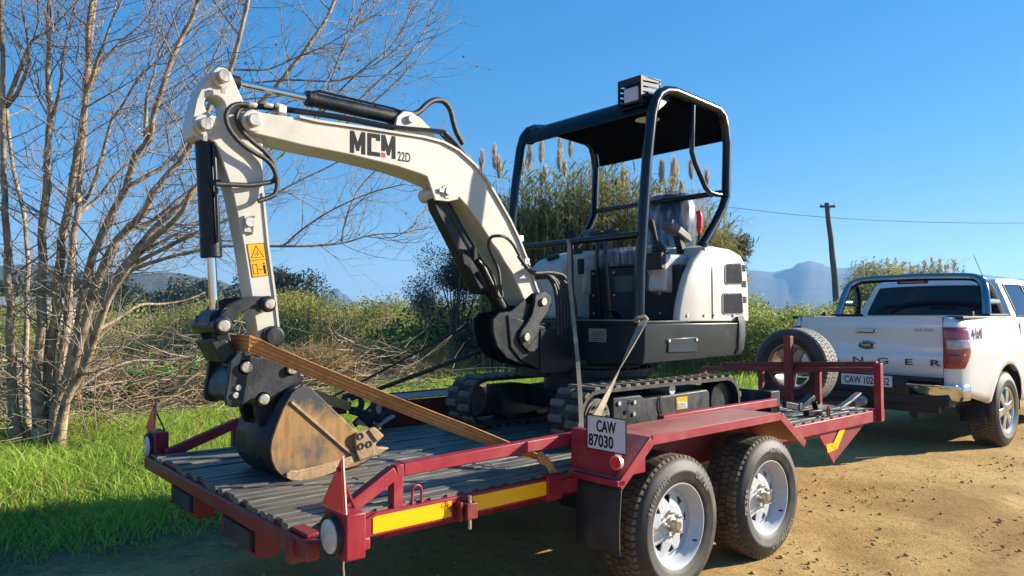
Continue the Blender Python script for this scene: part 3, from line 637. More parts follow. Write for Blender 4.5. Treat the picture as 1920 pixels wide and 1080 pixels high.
# ---- tracks
def track(y0, y1, near):
    zc, xa, xb, R = .808, .065, 1.355, .158
    n = 10; outer = [(xa + R * math.cos(rad(a)), zc + R * math.sin(rad(a))) for a in np.linspace(90, 270, n)] + [(xb + R * math.cos(rad(a)), zc + R * math.sin(rad(a))) for a in np.linspace(-90, 90, n)]
    th = .022; inner = [(xa + (R - th) * math.cos(rad(a)), zc + (R - th) * math.sin(rad(a))) for a in np.linspace(90, 270, n)] + [(xb + (R - th) * math.cos(rad(a)), zc + (R - th) * math.sin(rad(a))) for a in np.linspace(-90, 90, n)]
    g = G(); N = len(outer); V = []
    for prof in (outer, inner):
        for y in (y0, y1): V += [(x, y, z) for x, z in prof]
    F = []
    for i in range(N):
        j = (i + 1) % N
        F += [(i, j, N + j, N + i), (2 * N + i, 3 * N + i, 3 * N + j, 2 * N + j), (i, 2 * N + i, 2 * N + j, j), (N + i, N + j, 3 * N + j, 3 * N + i)]
    g.add(V, F); tb = part('track_belt', g, 'rubber', E)
    # lugs: walk along the loop
    per = 2 * (xb - xa) + 2 * math.pi * R; cnt = 40; proto = None; w = (y1 - y0)
    for k in range(cnt):
        s = per * k / cnt; L = xb - xa
        if s < L: p = (xa + s, zc + R); a = 90
        elif s < L + math.pi * R: t = (s - L) / R; a = 90 - math.degrees(t); p = (xb + R * math.cos(rad(a)), zc + R * math.sin(rad(a)))
        elif s < 2 * L + math.pi * R: t = s - L - math.pi * R; a = -90; p = (xb - t, zc - R)
        else: t = (s - 2 * L - math.pi * R) / R; a = -90 - math.degrees(t); p = (xa + R * math.cos(rad(a)), zc + R * math.sin(rad(a)))
        wm = Matrix.Translation((p[0], (y0 + y1) / 2, p[1])) @ Matrix.Rotation(-rad(a - 90), 4, 'Y')
        if proto is None:
            g = G(); hw = w / 2
            for sg in (-1, 1):
                a0, a1 = sg * hw * .99, sg * hw * .10
                ya, yb = min(a0, a1), max(a0, a1); off = .012 * sg
                g.add([(-.024 + off, ya, -.002), (.024 + off, ya, -.002), (.024 + off, yb, -.002), (-.024 + off, yb, -.002), (-.017 + off, ya, .015), (.015 + off, ya, .015), (.015 + off, yb, .015), (-.017 + off, yb, .015)],
                      [(0, 3, 2, 1), (4, 5, 6, 7), (0, 1, 5, 4), (1, 2, 6, 5), (2, 3, 7, 6), (3, 0, 4, 7)])
            g.v = [tuple(wm @ Vector(q)) for q in g.v]
            proto = part('track_lug', g, 'luggrey', tb, smooth=False); PW = (WM[proto], wm)
        else:
            dup(proto, tb, wm @ PW[1].inverted() @ PW[0])
    s = -1 if near else 1; yo = y0 if near else y1
    # sprocket with bolts, idler, rollers and frame
    g = G(); g.cyl((xa + .005, yo - s * .02, zc), (xa + .005, yo - s * .10, zc), .105, seg=32); g.cyl((xa + .005, yo - s * .012, zc), (xa + .005, yo - s * .05, zc), .088, seg=32)
    sp = part('drive_sprocket', g, 'luggrey', E, bevel=.004)
    for k in range(9):
        a = 2 * math.pi * k / 9; g = G(); q = (xa + .005 + .070 * math.cos(a), yo - s * .014, zc + .070 * math.sin(a)); g.cyl(q, (q[0], yo + s * .002 - s * .004, q[2]), .010, seg=6); part('sprocket_bolt', g, 'black', sp)
    g = G(); g.cyl((xb, yo - s * .05, zc - .005), (xb, yo - s * .17, zc - .005), .125, seg=28); part('idler_wheel', g, 'black', E, bevel=.006)
    for x in (.32, .60, .88, 1.12):
        g = G(); g.cyl((x, yo - s * .04, .705), (x, yo - s * .20, .705), .05, seg=18); part('track_roller', g, 'black', E)
    g = G(); g.cyl((.80, yo - s * .045, .915), (.80, yo - s * .20, .915), .032, seg=16); part('top_roller', g, 'bolt', E)
    yl, yh = (yo + .028, yo + .21) if near else (yo - .21, yo - .028)
    g = G(); g.prism([(.50, .70), (1.18, .70), (1.20, .74), (1.20, .868), (1.17, .892), (.50, .880)], yl + .01, yh); part('track_frame', g, 'blacks', E, bevel=.010)
    g = G(); g.prism([(.215, .70), (.50, .70), (.50, .880), (.46, .905), (.215, .905)], yl, yh - .01); mp = part('motor_plate', g, 'blacks', E, bevel=.006)
    if near:
        for x, z in ((.262, .872), (.40, .868), (.395, .80), (.262, .74)):
            g = G(); g.cyl((x, yl - .010, z), (x, yl + .01, z), .013, seg=12); part('plate_bolt', g, 'bolt', mp)
        for x, z in ((.355, .872), (.315, .812)):
            g = G(); g.cyl((x, yl - .0015, z), (x, yl + .01, z), .014, seg=14); part('plate_hole', g, 'tube', mp)
        g = G(); g.box((.83, yl + .0065, .785), (.945, yl + .0095, .862)); wl_ = part('warning_decal', g, 'yellow', E, smooth=False)
        g = G(); g.box((.838, yl + .0045, .792), (.937, yl + .0065, .830)); part('decal_text_panel', g, 'platew', wl_, smooth=False)
        g = G()
        for k in range(4): g.box((.842, yl + .0032, .797 + .008 * k), (.930 - .01 * (k % 2), yl + .0045, .7995 + .008 * k))
        part('decal_lines', g, 'decal', wl_, smooth=False)
        g = G(); g.tube(smooth_path([(.66, yl + .004, .885), (.648, yl + .002, .85), (.655, yl + .002, .80), (.67, yl + .003, .77)]), .004, 6); part('wire_loop', g, 'decal', E)
track(.580, .822, True); track(1.578, 1.820, False)
g = G(); g.box((.42, .80, .76), (1.0, 1.60, .90)); g.cyl((.72, 1.2, .88), (.72, 1.2, 1.00), .36, seg=40); g.cyl((.72, 1.2, .98), (.72, 1.2, 1.06), .30, seg=40); part('undercarriage', g, 'black', E, bevel=.006)
g = G(); g.lathe([(.36, 0), (.385, .005), (.385, .05), (.36, .055)], (.72, 1.2, .985), (0, 0, 1), 48, cap=False)
for k in range(24):
    a = 2 * math.pi * k / 24; g.cyl((.72 + .37 * math.cos(a), 1.2 + .37 * math.sin(a), 1.03), (.72 + .37 * math.cos(a), 1.2 + .37 * math.sin(a), 1.052), .008, seg=6)
part('slew_ring', g, 'black', E)
# dozer blade at the rear
g = G(); pr = [(1.93 - .05 * math.sin(t * math.pi), .635 + .195 * t) for t in np.linspace(0, 1, 8)]; g.prism(pr + [(x + .018, z) for x, z in pr[::-1]], .56, 1.84)
bl = part('dozer_blade', g, 'blacks', E)
g = G(); g.box((1.86, .545, .60), (1.985, .562, .832)); g.box((1.86, .553, .818), (1.99, .60, .834)); part('blade_end_plate', g, 'blacks', bl, bevel=.003)
g = G(); g.bar((1.90, .95, .74), (.95, .95, .80), .08, .08); g.bar((1.90, 1.45, .74), (.95, 1.45, .80), .08, .08); part('blade_arm', g, 'black', E, bevel=.006)

# ---- house: black skirt, floor, counterweight
plan = [(.475, .580), (1.50, .580)] + [(1.50 + .20 * math.sin(rad(a)), .78 - .20 * math.cos(rad(a))) for a in (20, 40, 60)] + [(1.745, .94), (1.775, 1.2), (1.745, 1.46)] + [(1.50 + .20 * math.sin(rad(a)), 1.60 + .20 * math.cos(rad(a))) for a in (60, 40, 20)] + [(1.50, 1.80), (.475, 1.80)]
g = G(); n = len(plan)
def lower(x): return 1.090 + .016 * max(0, x - .5)
V = [(x + (0 if x < 1.4 else -.02), y + (.025 if y < .6 else 0), lower(x)) for x, y in plan] + [(x, y + (.008 if y < .6 else 0), lower(x) + .05) for x, y in plan] + [(x, y, 1.335) for x, y in plan]
F = [tuple(range(n - 1, -1, -1)), tuple(range(2 * n, 3 * n))] + [(r * n + i, r * n + (i + 1) % n, (r + 1) * n + (i + 1) % n, (r + 1) * n + i) for r in range(2) for i in range(n)]
g.add(V, F); part('house_skirt', g, 'slate', E, bevel=.006, angle=30)
g = G(); g.prism([(.70, 1.155), (.705, 1.236), (1.0, 1.243), (1.005, 1.15)], .578, .590); hp = part('skirt_hatch', g, 'slate', E, bevel=.002)
for x in (.705, .995):
    g = G(); g.cyl((x, .570, 1.228), (x, .59, 1.228), .010, seg=10); part('hatch_bolt', g, 'bolt', hp)
cw = [(1.50, .572), (1.60, .585), (1.69, .640), (1.745, .74), (1.78, .94), (1.80, 1.2), (1.78, 1.46), (1.745, 1.66), (1.69, 1.76), (1.60, 1.815), (1.50, 1.828)]
g = G(); n = len(cw); rows = ((1.115, -.055), (1.15, -.015), (1.25, 0.0), (1.34, -.002), (1.385, -.018)); V = []
for z, dn in rows:
    for i, (x, y) in enumerate(cw):
        V.append((x + dn * (1 if 0 < i < n - 1 else .3), y + (dn * -.4 if y < 1 else dn * .4 if y > 1.4 else 0), z + (0.0 if i not in (0, n - 1) else -.01 * (z > 1.3))))
F = [(r * n + i, r * n + i + 1, (r + 1) * n + i + 1, (r + 1) * n + i) for r in range(len(rows) - 1) for i in range(n - 1)] + [tuple(range(n - 1, -1, -1)), tuple((len(rows) - 1) * n + i for i in range(n))]
F += [tuple(r * n for r in range(len(rows) - 1, -1, -1)), tuple(r * n + n - 1 for r in range(len(rows)))]
g.add(V, F); part('counterweight', g, 'blacks', E, angle=45)
g = G(); g.box((.455, .590, 1.338), (.95, 1.62, 1.352)); g.box((.445, .60, 1.326), (.457, 1.60, 1.350)); part('floor_plate', g, 'black', E, bevel=.003)
g = G(); g.box((.446, .64, 1.3525), (.462, 1.30, 1.3575)); part('floor_edge_trim', g, 'bolt', E)
g = G(); g.box((.4685, .890, 1.215), (.4735, 1.035, 1.300)); pl2 = part('maker_plate', g, 'bolt', E, smooth=False)
g = G()
for k in range(6): g.box((.4672, .90, 1.224 + .011 * k), (.4685, 1.02 - .012 * (k % 3), 1.2275 + .011 * k))
part('plate_print', g, 'decal', pl2, smooth=False)
# ---- seat base, control panels
g = G(); g.box((.93, .655, 1.352), (1.32, 1.58, 1.72)); part('seat_pedestal', g, 'black', E, bevel=.01)
g = G(); g.box((.925, .86, 1.545), (.935, 1.34, 1.665)); pn = part('pedestal_panel', g, 'tube', E, bevel=.003)
for y in (.78, .96, 1.18, 1.38):
    for z in (1.40, 1.53, 1.69):
        g = G(); g.cyl((.918, y + .02 * z, z), (.932, y + .02 * z, z), .0075, seg=8); part('panel_bolt', g, 'bolt', E)
for y in (.9, 1.3):
    g = G(); g.bar((.62, y, 1.36), (.56, y, 1.42), .07, .012); part('foot_pedal', g, 'black', E, bevel=.003)
# ---- engine cover
M['hood'] = M['white']
hoodp = [(1.10, 1.345), (1.10, 1.70), (1.14, 1.845), (1.22, 1.862), (1.46, 1.852), (1.60, 1.815), (1.675, 1.745), (1.70, 1.60), (1.705, 1.345)]
ey = lambda k: 1.2 + k
g = G(); cols = [(-.598, .80), (-.592, .90), (-.565, .97), (-.50, 1.0), (0, 1.02), (.50, 1.0), (.565, .97), (.592, .90), (.598, .80)]; V = []; n = len(hoodp)
for dy, k in cols:
    for x, z in hoodp:
        zz = 1.345 + (z - 1.345) * (1 - (1 - k) * .20) if z > 1.345 else z
        xx = x if x < 1.3 else 1.3 + (x - 1.3) * (1 - (1 - k) * .65)
        V.append((xx, 1.2 + dy, zz))
F = [(c * n + i, c * n + (i + 1) % n, (c + 1) * n + (i + 1) % n, (c + 1) * n + i) for c in range(len(cols) - 1) for i in range(n)] + [tuple(range(n)), tuple(range((len(cols) - 1) * n + n - 1, (len(cols) - 1) * n - 1, -1))]
g.add(V, F); hood = part('engine_hood', g, 'hood', E, bevel=.018, seg=3, angle=50)
fr = [(0.836, 1.345), (0.854, 1.441), (0.890, 1.544), (0.944, 1.660), (1.022, 1.757), (1.126, 1.827), (1.238, 1.859)]
g = G(); fp = fr + [(1.16, 1.345)]; V = []
for y, k in ((.600, .94), (.608, .985), (.622, 1.0), (.640, 1.0), (.652, .985)):
    for x, z in fp: V.append((1.16 + (x - 1.16) * k, y, 1.345 + (z - 1.345) * k))
n = len(fp); F = [(c * n + i, c * n + (i + 1) % n, (c + 1) * n + (i + 1) % n, (c + 1) * n + i) for c in range(4) for i in range(n)] + [tuple(range(n)), tuple(range(5 * n - 1, 4 * n - 1, -1))]
g.add(V, F); part('side_cover', g, 'white', E, bevel=.012, seg=3, angle=50)
def grille(name, q, y, nx, nz_, slot=False):
    (x0, z1), (x1, z1b), (x1b, z0b), (x0b, z0) = q
    fx = lambda u, v: ((x0 + (x1 - x0) * u) * (1 - v) + (x0b + (x1b - x0b) * u) * v, (z1 + (z1b - z1) * u) * (1 - v) + (z0 + (z0b - z0) * u) * v)
    g = G(); g.prism([fx(0, 0), fx(1, 0), fx(1, 1), fx(0, 1)], y - .0005, y + .02); o = part(name, g, 'tube', E, bevel=.008, smooth=False)
    g = G(); b = [(.10, 0), (.90, 0), (1, .10), (1, .90), (.90, 1), (.10, 1), (0, .90), (0, .10)]
    g.tube([(fx(*p)[0], y - .001, fx(*p)[1]) for p in b], .0045, 6, closed=True); part('grille_lip', g, 'white', o)
    g = G()
    for i in range(-nz_, nx + 1):
        for s in (0, 1):
            a = (i / nx, 0) if s == 0 else (i / nx, 1); e = ((i + nz_) / nx, 1) if s == 0 else ((i + nz_) / nx, 0)
            t0 = max(0, (0 - a[0]) / (e[0] - a[0])); t1 = min(1, (1 - a[0]) / (e[0] - a[0]))
            if t1 - t0 < .02: continue
            P0 = fx(a[0] + (e[0] - a[0]) * t0, a[1] + (e[1] - a[1]) * t0); P1 = fx(a[0] + (e[0] - a[0]) * t1, a[1] + (e[1] - a[1]) * t1)
            g.bar((P0[0], y - .0035 - .001 * s, P0[1]), (P1[0], y - .0035 - .001 * s, P1[1]), .0012, .0035, up=(0, 1, 0))
    part('grille_mesh', g, 'plastic', o, smooth=False, fix=False, kind='stuff'); return o
grille('air_grille', [(1.375, 1.739), (1.570, 1.755), (1.587, 1.605), (1.372, 1.599)], .6005, 9, 9)
grille('air_grille', [(1.339, 1.536), (1.579, 1.544), (1.590, 1.394), (1.336, 1.394)], .6005, 9, 9)
for k, (u0, v0) in enumerate(((1401, 497), (1402, 527), (1402, 559))):
    q = [WM and p for p in ()]
    z1 = 1.742 - .112 * k
    g = G()
    for j in range(4): g.box((1.585, .5965, z1 - .012 * j - .007), (1.640, .616, z1 - .012 * j)); 
    part('louvre_slot', g, 'tube', E, smooth=False)
for x in (.93, 1.12, 1.23, 1.47):
    g = G(); g.cyl((x, .592, 1.385), (x, .61, 1.385), .010, seg=8); part('hood_latch', g, 'bolt', E)
g = G(); g.box((1.2155, .5975, 1.36), (1.2185, .604, 1.82)); part('cover_seam', g, 'tube', E, smooth=False)
# far tank cover
tp = [(.62, 1.352), (.60, 1.62), (.63, 1.73), (.72, 1.80), (.95, 1.865), (1.12, 1.875), (1.16, 1.352)]
g = G(); g.prism(tp, 1.46, 1.79); part('tank_cover', g, 'white', E, bevel=.035, seg=4, angle=50)
g = G(); g.lathe([(.045, 0), (.050, .01), (.050, .025), (.03, .032), (0, .032)], (.74, 1.64, 1.80), (-.35, 0, 1), 20); part('tank_cap', g, 'carblack', E)
# ---- canopy
fp_ = [(0.418, 1.357), (0.431, 1.677), (0.465, 2.002), (0.505, 2.333), (0.555, 2.622), (0.587, 2.712), (0.631, 2.768), (0.696, 2.801), (0.785, 2.816)]
tr_ = [(0.785, 2.816), (0.992, 2.805), (1.269, 2.790), (1.333, 2.758), (1.364, 2.678), (1.382, 2.569), (1.361, 2.196), (1.314, 2.111), (1.223, 2.001), (1.084, 1.855)]
post = [(x, z) for x, z in fp_] ; rear = [(x, z) for x, z in tr_]
for y in (.580, 1.800):
    g = G(); g.tube([(x, y, z) for x, z in post[:-2]] + [(x, y, z) for x, z in post[-2:]] + [(x, y, z) for x, z in rear[1:]], [.033] * 6 + [.031, .03, .03] + [.030] * (len(rear) - 1), 14)
    part('canopy_post', g, 'tube', E, angle=60)
    if y > 1: continue
    h = [(1.004, 2.772), (0.995, 2.615), (0.987, 2.455), (1.021, 2.389), (1.134, 2.243), (1.183, 2.213), (1.258, 2.207), (1.375, 2.213)]
    g = G(); g.tube([(x, y + (.012 if y < 1 else -.012), z) for x, z in h], .0175, 10); part('side_handle', g, 'tube', E, angle=60)
rp = [(.555, 2.655), (.572, 2.70), (.605, 2.755), (.66, 2.79), (.76, 2.812), (1.0, 2.803), (1.26, 2.788), (1.335, 2.755), (1.385, 2.69), (1.405, 2.60)]
g = G(); g.prism(rp + [(x + .018 if x < .62 else x - .012 if x > 1.3 else x, z - .016 if .56 < x < 1.34 else z) for x, z in rp[::-1]], .612, 1.768); rf = part('canopy_roof', g, 'roof', E, angle=50)
for y, s in ((.612, 1), (1.768, -1)):
    g = G(); g.prism([(.555, 2.655), (.572, 2.70), (.605, 2.755), (.66, 2.79), (.76, 2.812), (.80, 2.795), (.72, 2.72), (.64, 2.66)], y, y + s * .010); part('roof_gusset', g, 'black', rf)
g = G(); g.prism([(.585, 2.655), (.60, 2.70), (.63, 2.75), (.68, 2.77), (1.26, 2.765), (1.315, 2.74), (1.365, 2.68), (1.388, 2.60), (1.383, 2.60), (1.355, 2.68), (1.305, 2.73), (1.26, 2.755), (.69, 2.76), (.64, 2.74), (.61, 2.69), (.595, 2.655)], .63, 1.75); part('roof_lining', g, 'lining', rf)
g = G(); g.lathe([(0, -.012), (.05, -.012), (.085, 0)], (.98, .95, 2.742), (0, 0, -1), 24); dm = part('roof_lamp', g, 'platew', rf)
g = G(); g.bar((.78, .62, 2.772), (.78, 1.76, 2.772), .03, .02); g.bar((1.12, .62, 2.772), (1.12, 1.76, 2.772), .03, .02); part('roof_rib', g, 'tube', rf)
for x, y in ((.62, 1.70), (1.28, .60), (.80, 1.74)):
    g = G(); g.cyl((x, y, 2.77), (x, y, 2.812 if x > .7 else 2.79), .012, seg=8); part('roof_bolt', g, 'tube', rf)
g = G(); g.tube([(1.372, .58, 2.235), (1.372, 1.80, 2.235)], .020, 12); part('rear_crossbar', g, 'tube', E)
g = G(); g.tube([(.435, .58, 1.872), (.435, 1.79, 1.872)], .021, 12); part('front_handrail', g, 'tube', E)
g = G(); g.bar((.432, 1.165, 1.875), (.455, 1.18, 1.352), .012, .052, up=(0, 1, 0)); part('handrail_post', g, 'black', E, bevel=.003)
# work lamp with slotted guard on the roof's near front corner
g = G(); L0 = (.545, .74, 2.76); y0, y1, x0, x1, z0, z1 = .645, .835, .535, .735, 2.705, 2.885
g.box((x0, y0, z1 - .006), (x1, y1, z1)); g.prismx([(y0, z0), (y1, z0), (y1, z1), (y0, z1)], x0, x0 + .004) if False else None
for yy in (y0, y1 - .005):
    g.box((x0, yy, z0), (x0 + .018, yy + .005, z1 - .006)); g.prism([(x1 - .02, z1 - .006), (x1, z1 - .006), (x1, z1 - .05), (x1 - .02, z1 - .10)], yy, yy + .005)
    for k in range(5): g.prism([(x0 + .018, z0 + .015 + k * .034), (x1 - .005 - max(0, (2 - k)) * .03, z0 + .030 + k * .034), (x1 - .005 - max(0, (2 - k)) * .03, z0 + .053 + k * .034), (x0 + .018, z0 + .038 + k * .034)], yy, yy + .005)
g.box((x0 + .02, y0, z0 - .004), (x1 - .06, y1, z0)); g.box((x0, y0 + .005, z1 - .045), (x0 + .004, y1 - .005, z1 - .006))
lg = part('work_lamp_guard', g, 'carblack', E, smooth=False)
g = G(); g.prismx([(.672, 2.725), (.800, 2.725), (.806, 2.74), (.806, 2.825), (.800, 2.838), (.672, 2.838), (.666, 2.825), (.666, 2.74)], .552, .64); wl2 = part('work_lamp', g, 'tube', E, bevel=.006)
g = G(); g.prismx([(.685, 2.738), (.787, 2.738), (.794, 2.745), (.794, 2.820), (.787, 2.827), (.685, 2.827), (.678, 2.820), (.678, 2.745)], .545, .553); part('lamp_lens', g, 'lens', wl2, bevel=.003)
# ---- seat with its clear wrap
def blob(name, m, fn, nu, nv, parent, angle=60, **k):
    V = [fn(i / nu, j / nv) for i in range(nu + 1) for j in range(nv + 1)]; w = nv + 1
    g = G(); g.add(V, [(i * w + j, (i + 1) * w + j, (i + 1) * w + j + 1, i * w + j + 1) for i in range(nu) for j in range(nv)])
    return part(name, g, m, parent, angle=angle, fix=False, **k)
yc = 1.145
bk = [(yc - .20, 1.86), (yc - .225, 2.02), (yc - .215, 2.18), (yc - .17, 2.285), (yc - .09, 2.315), (yc, 2.32), (yc + .09, 2.315), (yc + .17, 2.285), (yc + .215, 2.18), (yc + .225, 2.02), (yc + .20, 1.86)]
g = G(); n = len(bk); V = []
for x, k in ((1.36, .90), (1.375, 1.0), (1.46, 1.0), (1.48, .92)):
    for y, z in bk: V.append((x + (z - 1.86) * .16, yc + (y - yc) * k, 1.86 + (z - 1.86) * (k * .4 + .6)))
g.add(V, [(c * n + i, c * n + (i + 1) % n, (c + 1) * n + (i + 1) % n, (c + 1) * n + i) for c in range(3) for i in range(n)] + [tuple(range(n)), tuple(range(4 * n - 1, 3 * n - 1, -1))])
sb = part('seat_back', g, 'vinyl', E, bevel=.02, seg=3, angle=60)
g = G(); g.box((.96, yc - .25, 1.72), (1.42, yc + .25, 1.855)); sc = part('seat_cushion', g, 'vinyl', E, bevel=.035, seg=4, angle=60)
M['film'] = bpy.data.materials.new('clear_plastic_film'); M['film'].use_nodes = True
_n = M['film'].node_tree.nodes; _l = M['film'].node_tree.links; _n.clear()
_t = _n.new('ShaderNodeBsdfTransparent'); _t.inputs[0].default_value = (.93, .94, .96, 1); _g = _n.new('ShaderNodeBsdfGlossy'); _g.inputs['Roughness'].default_value = .13; _g.inputs[0].default_value = (.9, .9, .92, 1)
_d = _n.new('ShaderNodeBsdfTranslucent'); _d.inputs[0].default_value = (.75, .77, .80, 1); _m0 = _n.new('ShaderNodeMixShader'); _m0.inputs[0].default_value = .28
_m = _n.new('ShaderNodeMixShader'); _nz = _n.new('ShaderNodeTexNoise'); _nz.inputs['Scale'].default_value = 9; _nz.inputs['Detail'].default_value = 5; _tc = _n.new('ShaderNodeTexCoord'); _mp = _n.new('ShaderNodeMapping'); _mp.inputs['Scale'].default_value = (1, 3.2, .55)
_rp = _n.new('ShaderNodeMapRange'); _rp.inputs[1].default_value = .42; _rp.inputs[2].default_value = .72; _rp.inputs[3].default_value = .05; _rp.inputs[4].default_value = .42
_bp = _n.new('ShaderNodeBump'); _bp.inputs['Strength'].default_value = .8; _bp.inputs['Distance'].default_value = .03; _o = _n.new('ShaderNodeOutputMaterial')
_l.new(_tc.outputs['Object'], _mp.inputs[0]); _l.new(_mp.outputs[0], _nz.inputs[0]); _l.new(_nz.outputs[0], _rp.inputs[0]); _l.new(_nz.outputs[0], _bp.inputs['Height']); _l.new(_bp.outputs[0], _g.inputs['Normal']); _l.new(_bp.outputs[0], _d.inputs['Normal'])
_l.new(_g.outputs[0], _m0.inputs[1]); _l.new(_d.outputs[0], _m0.inputs[2]); _l.new(_rp.outputs[0], _m.inputs[0]); _l.new(_t.outputs[0], _m.inputs[1]); _l.new(_m0.outputs[0], _m.inputs[2]); _l.new(_m.outputs[0], _o.inputs[0])
def wrap(u, v):                                       # loose film round the back rest
    a = -math.pi * .5 + 2 * math.pi * u; h = v
    y = .245 * math.sin(a) * (1 - .30 * max(0, h - .72) / .28); x = .085 * math.cos(a)
    z = 1.80 + .545 * h; w = noise.noise((u * 9, h * 4, 1)) * .016 + noise.noise((u * 22, h * 3, 7)) * .008
    if math.sin(a) < -.4: y -= .05 * (-.4 - math.sin(a)) * (2 + 3 * h * h) * (1 if h > .35 else .4); z -= .03 * (1 - h)
    return (1.415 + x * 1.15 + (z - 1.86) * .16 + w, yc + y + w, z + w * .6 - (.04 if h > .95 else 0))
blob('plastic_wrap', 'film', wrap, 40, 24, sb)
g = G(); V = []; nu, nv = 12, 8
for i in range(nu + 1):
    for j in range(nv + 1):
        u, v = i / nu, j / nv; V.append((1.50 + .02 * math.sin(u * 5 + v * 3) + .10 * u * (1 - v), yc - .20 - .11 * u - .01 * math.sin(v * 7), 2.285 - .05 * u - (.30 * (1 - .62 * u)) * v + .02 * noise.noise((u * 5, v * 5, 2))))
g.add(V, [(i * 9 + j, i * 9 + 9 + j, i * 9 + 10 + j, i * 9 + j + 1) for i in range(nu) for j in range(nv)]); part('wrap_flap', g, 'film', sb, fix=False, angle=70)
def cush(u, v):
    a = 2 * math.pi * u; r = max(abs(math.cos(a)), abs(math.sin(a))); k = (1.0 / r) * .92 + .08
    h = v; w = noise.noise((u * 12, v * 4, 3)) * .014
    if h < .6: s = 1; z = 1.735 + .135 * h / .6
    else: s = 1 - (h - .6) / .4; z = 1.868 + .006 * noise.noise((u * 6, h * 8, 4))
    return (1.19 + .245 * k * math.cos(a) * s + w * s, yc + .265 * k * math.sin(a) * s + w * s, z + w * .5)
blob('plastic_wrap', 'film', cush, 48, 14, sc)
M['wrapgrey'] = mat('film_wrapped_grey_plastic', (.36, .37, .385), (.52, .53, .54), 14, .22, bump=.35, bscale=14, stretch=(1, 1, .4))
# armrests, joysticks, consoles
for yy, s in ((.79, 1), (1.52, -1)):
    g = G(); pr = [(.855, 1.545), (.862, 1.66), (.825, 1.69), (.82, 1.785), (1.20, 1.80), (1.20, 1.70), (1.00, 1.52)]; g.prism(pr, yy - .075, yy + .075); cn = part('side_console', g, 'wrapgrey', E, bevel=.02, seg=3)
    g = G(); g.prism([(.812, 1.685), (.807, 1.795), (.868, 1.80), (.862, 1.685)], yy - .078, yy + .078); part('console_cap', g, 'carblack', E, bevel=.008)
    g = G(); b = Vector((.90, yy, 1.79)); tp_ = Vector((.80, yy, 2.01)); d = tp_ - b
    g.lathe([(.055, 0), (.045, .012), (.052, .02), (.040, .034), (.046, .042), (.034, .056), (.038, .064), (.026, .078), (.018, .10)], b, d, 16); js = part('joystick_boot', g, 'carblack', E)
    g = G(); g.tube([b + d * .35, b + d * .6, b + d * .8, b + d * .98, b + d * 1.03], [.014, .017, .022, .024, .014], 10); part('joystick_grip', g, 'carblack', js)
    g = G(); q = Vector((1.07, yy + .02 * s, 1.975)); g.prism([(.965, 2.005), (.985, 2.035), (1.195, 1.935), (1.205, 1.895), (1.185, 1.885), (.975, 1.965)], yy - .045, yy + .045); part('armrest', g, 'plastic', E, bevel=.012, seg=3)
    g = G(); g.bar((1.10, yy, 1.93), (1.16, yy, 1.78), .05, .04); part('armrest_bracket', g, 'carblack', E)
g = G(); g.tube([(1.25, .73, 1.78), (1.262, .73, 1.97)], .0075, 8); lv = part('blade_lever', g, 'tube', E)
g = G(); g.tube(smooth_path([(1.262, .73, 1.955), (1.264, .73, 1.99), (1.268, .73, 2.05), (1.262, .73, 2.085), (1.250, .73, 2.105)], 4), [.014] * 4 + [.021] * 4 + [.021] * 4 + [.019] * 4 + [.012], 10); part('lever_grip', g, 'red', lv)
for y in (1.185, 1.105):
    g = G(); g.tube([(.76, y, 1.36), (.735, y, 1.60), (.72, y + .005, 1.80), (.745, y + .01, 1.93)], .013, 8); tl = part('travel_lever', g, 'tube', E)
    g = G(); g.bar((.745, y - .03, 1.955), (.745, y + .08 if y > 1.15 else y + .03, 1.955), .045, .03) if y > 1.15 else g.bar((.745, y - .09, 1.95), (.745, y + .02, 1.955), .05, .03); part('lever_handle', g, 'carblack', tl, bevel=.006)

# ---- swing post and boom foot
sp_ = [(-0.136, 1.412), (-0.036, 1.487), (0.021, 1.527), (0.084, 1.535), (0.130, 1.503), (0.134, 1.439), (0.093, 1.356), (0.075, 1.274), (0.083, 1.158), (0.056, 1.080), (-0.059, 1.085), (-0.178, 1.129), (-0.253, 1.201), (-0.285, 1.289), (-0.285, 1.364), (-0.236, 1.402)]
pp_ = [(0.030, 1.514), (0.112, 1.536), (0.167, 1.503), (0.171, 1.450), (0.120, 1.389), (0.070, 1.337), (0.057, 1.258), (0.052, 1.186), (0.021, 1.160), (-0.024, 1.162), (-0.076, 1.202), (-0.102, 1.254), (-0.084, 1.299), (-0.041, 1.337), (0.003, 1.396), (0.021, 1.455)]
for y in (1.070, 1.300):
    g = G(); g.prism(pp_, y, y + .030); part('post_side_plate', g, 'blacks', E, bevel=.006)
g = G(); g.prism(sp_, 1.10, 1.115); g.prism(sp_, 1.285, 1.298); lp_ = [(-0.178, 1.389), (0.018, 1.339), (0.178, 1.304), (0.224, 1.047), (0.062, 1.054), (-0.070, 1.107), (-0.156, 1.194)]; g.prism(lp_, 1.09, 1.31); g.box((.08, 1.08, 1.02), (.50, 1.32, 1.30)); g.cyl((.14, 1.2, 1.00), (.14, 1.2, 1.34), .10, seg=24)
sw = part('swing_post', g, 'black', E, bevel=.008)
for uvn, (x, z) in (('boom_foot_pin', [(0.093, 1.469)][0]), ('cylinder_pin', [(-0.050, 1.253)][0])):
    g = G(); g.cyl((x, 1.055, z), (x, 1.345, z), .024, seg=18); g.cyl((x, 1.075, z), (x, 1.09, z), .042, seg=18); part(uvn, g, 'pin', sw, bevel=.003)
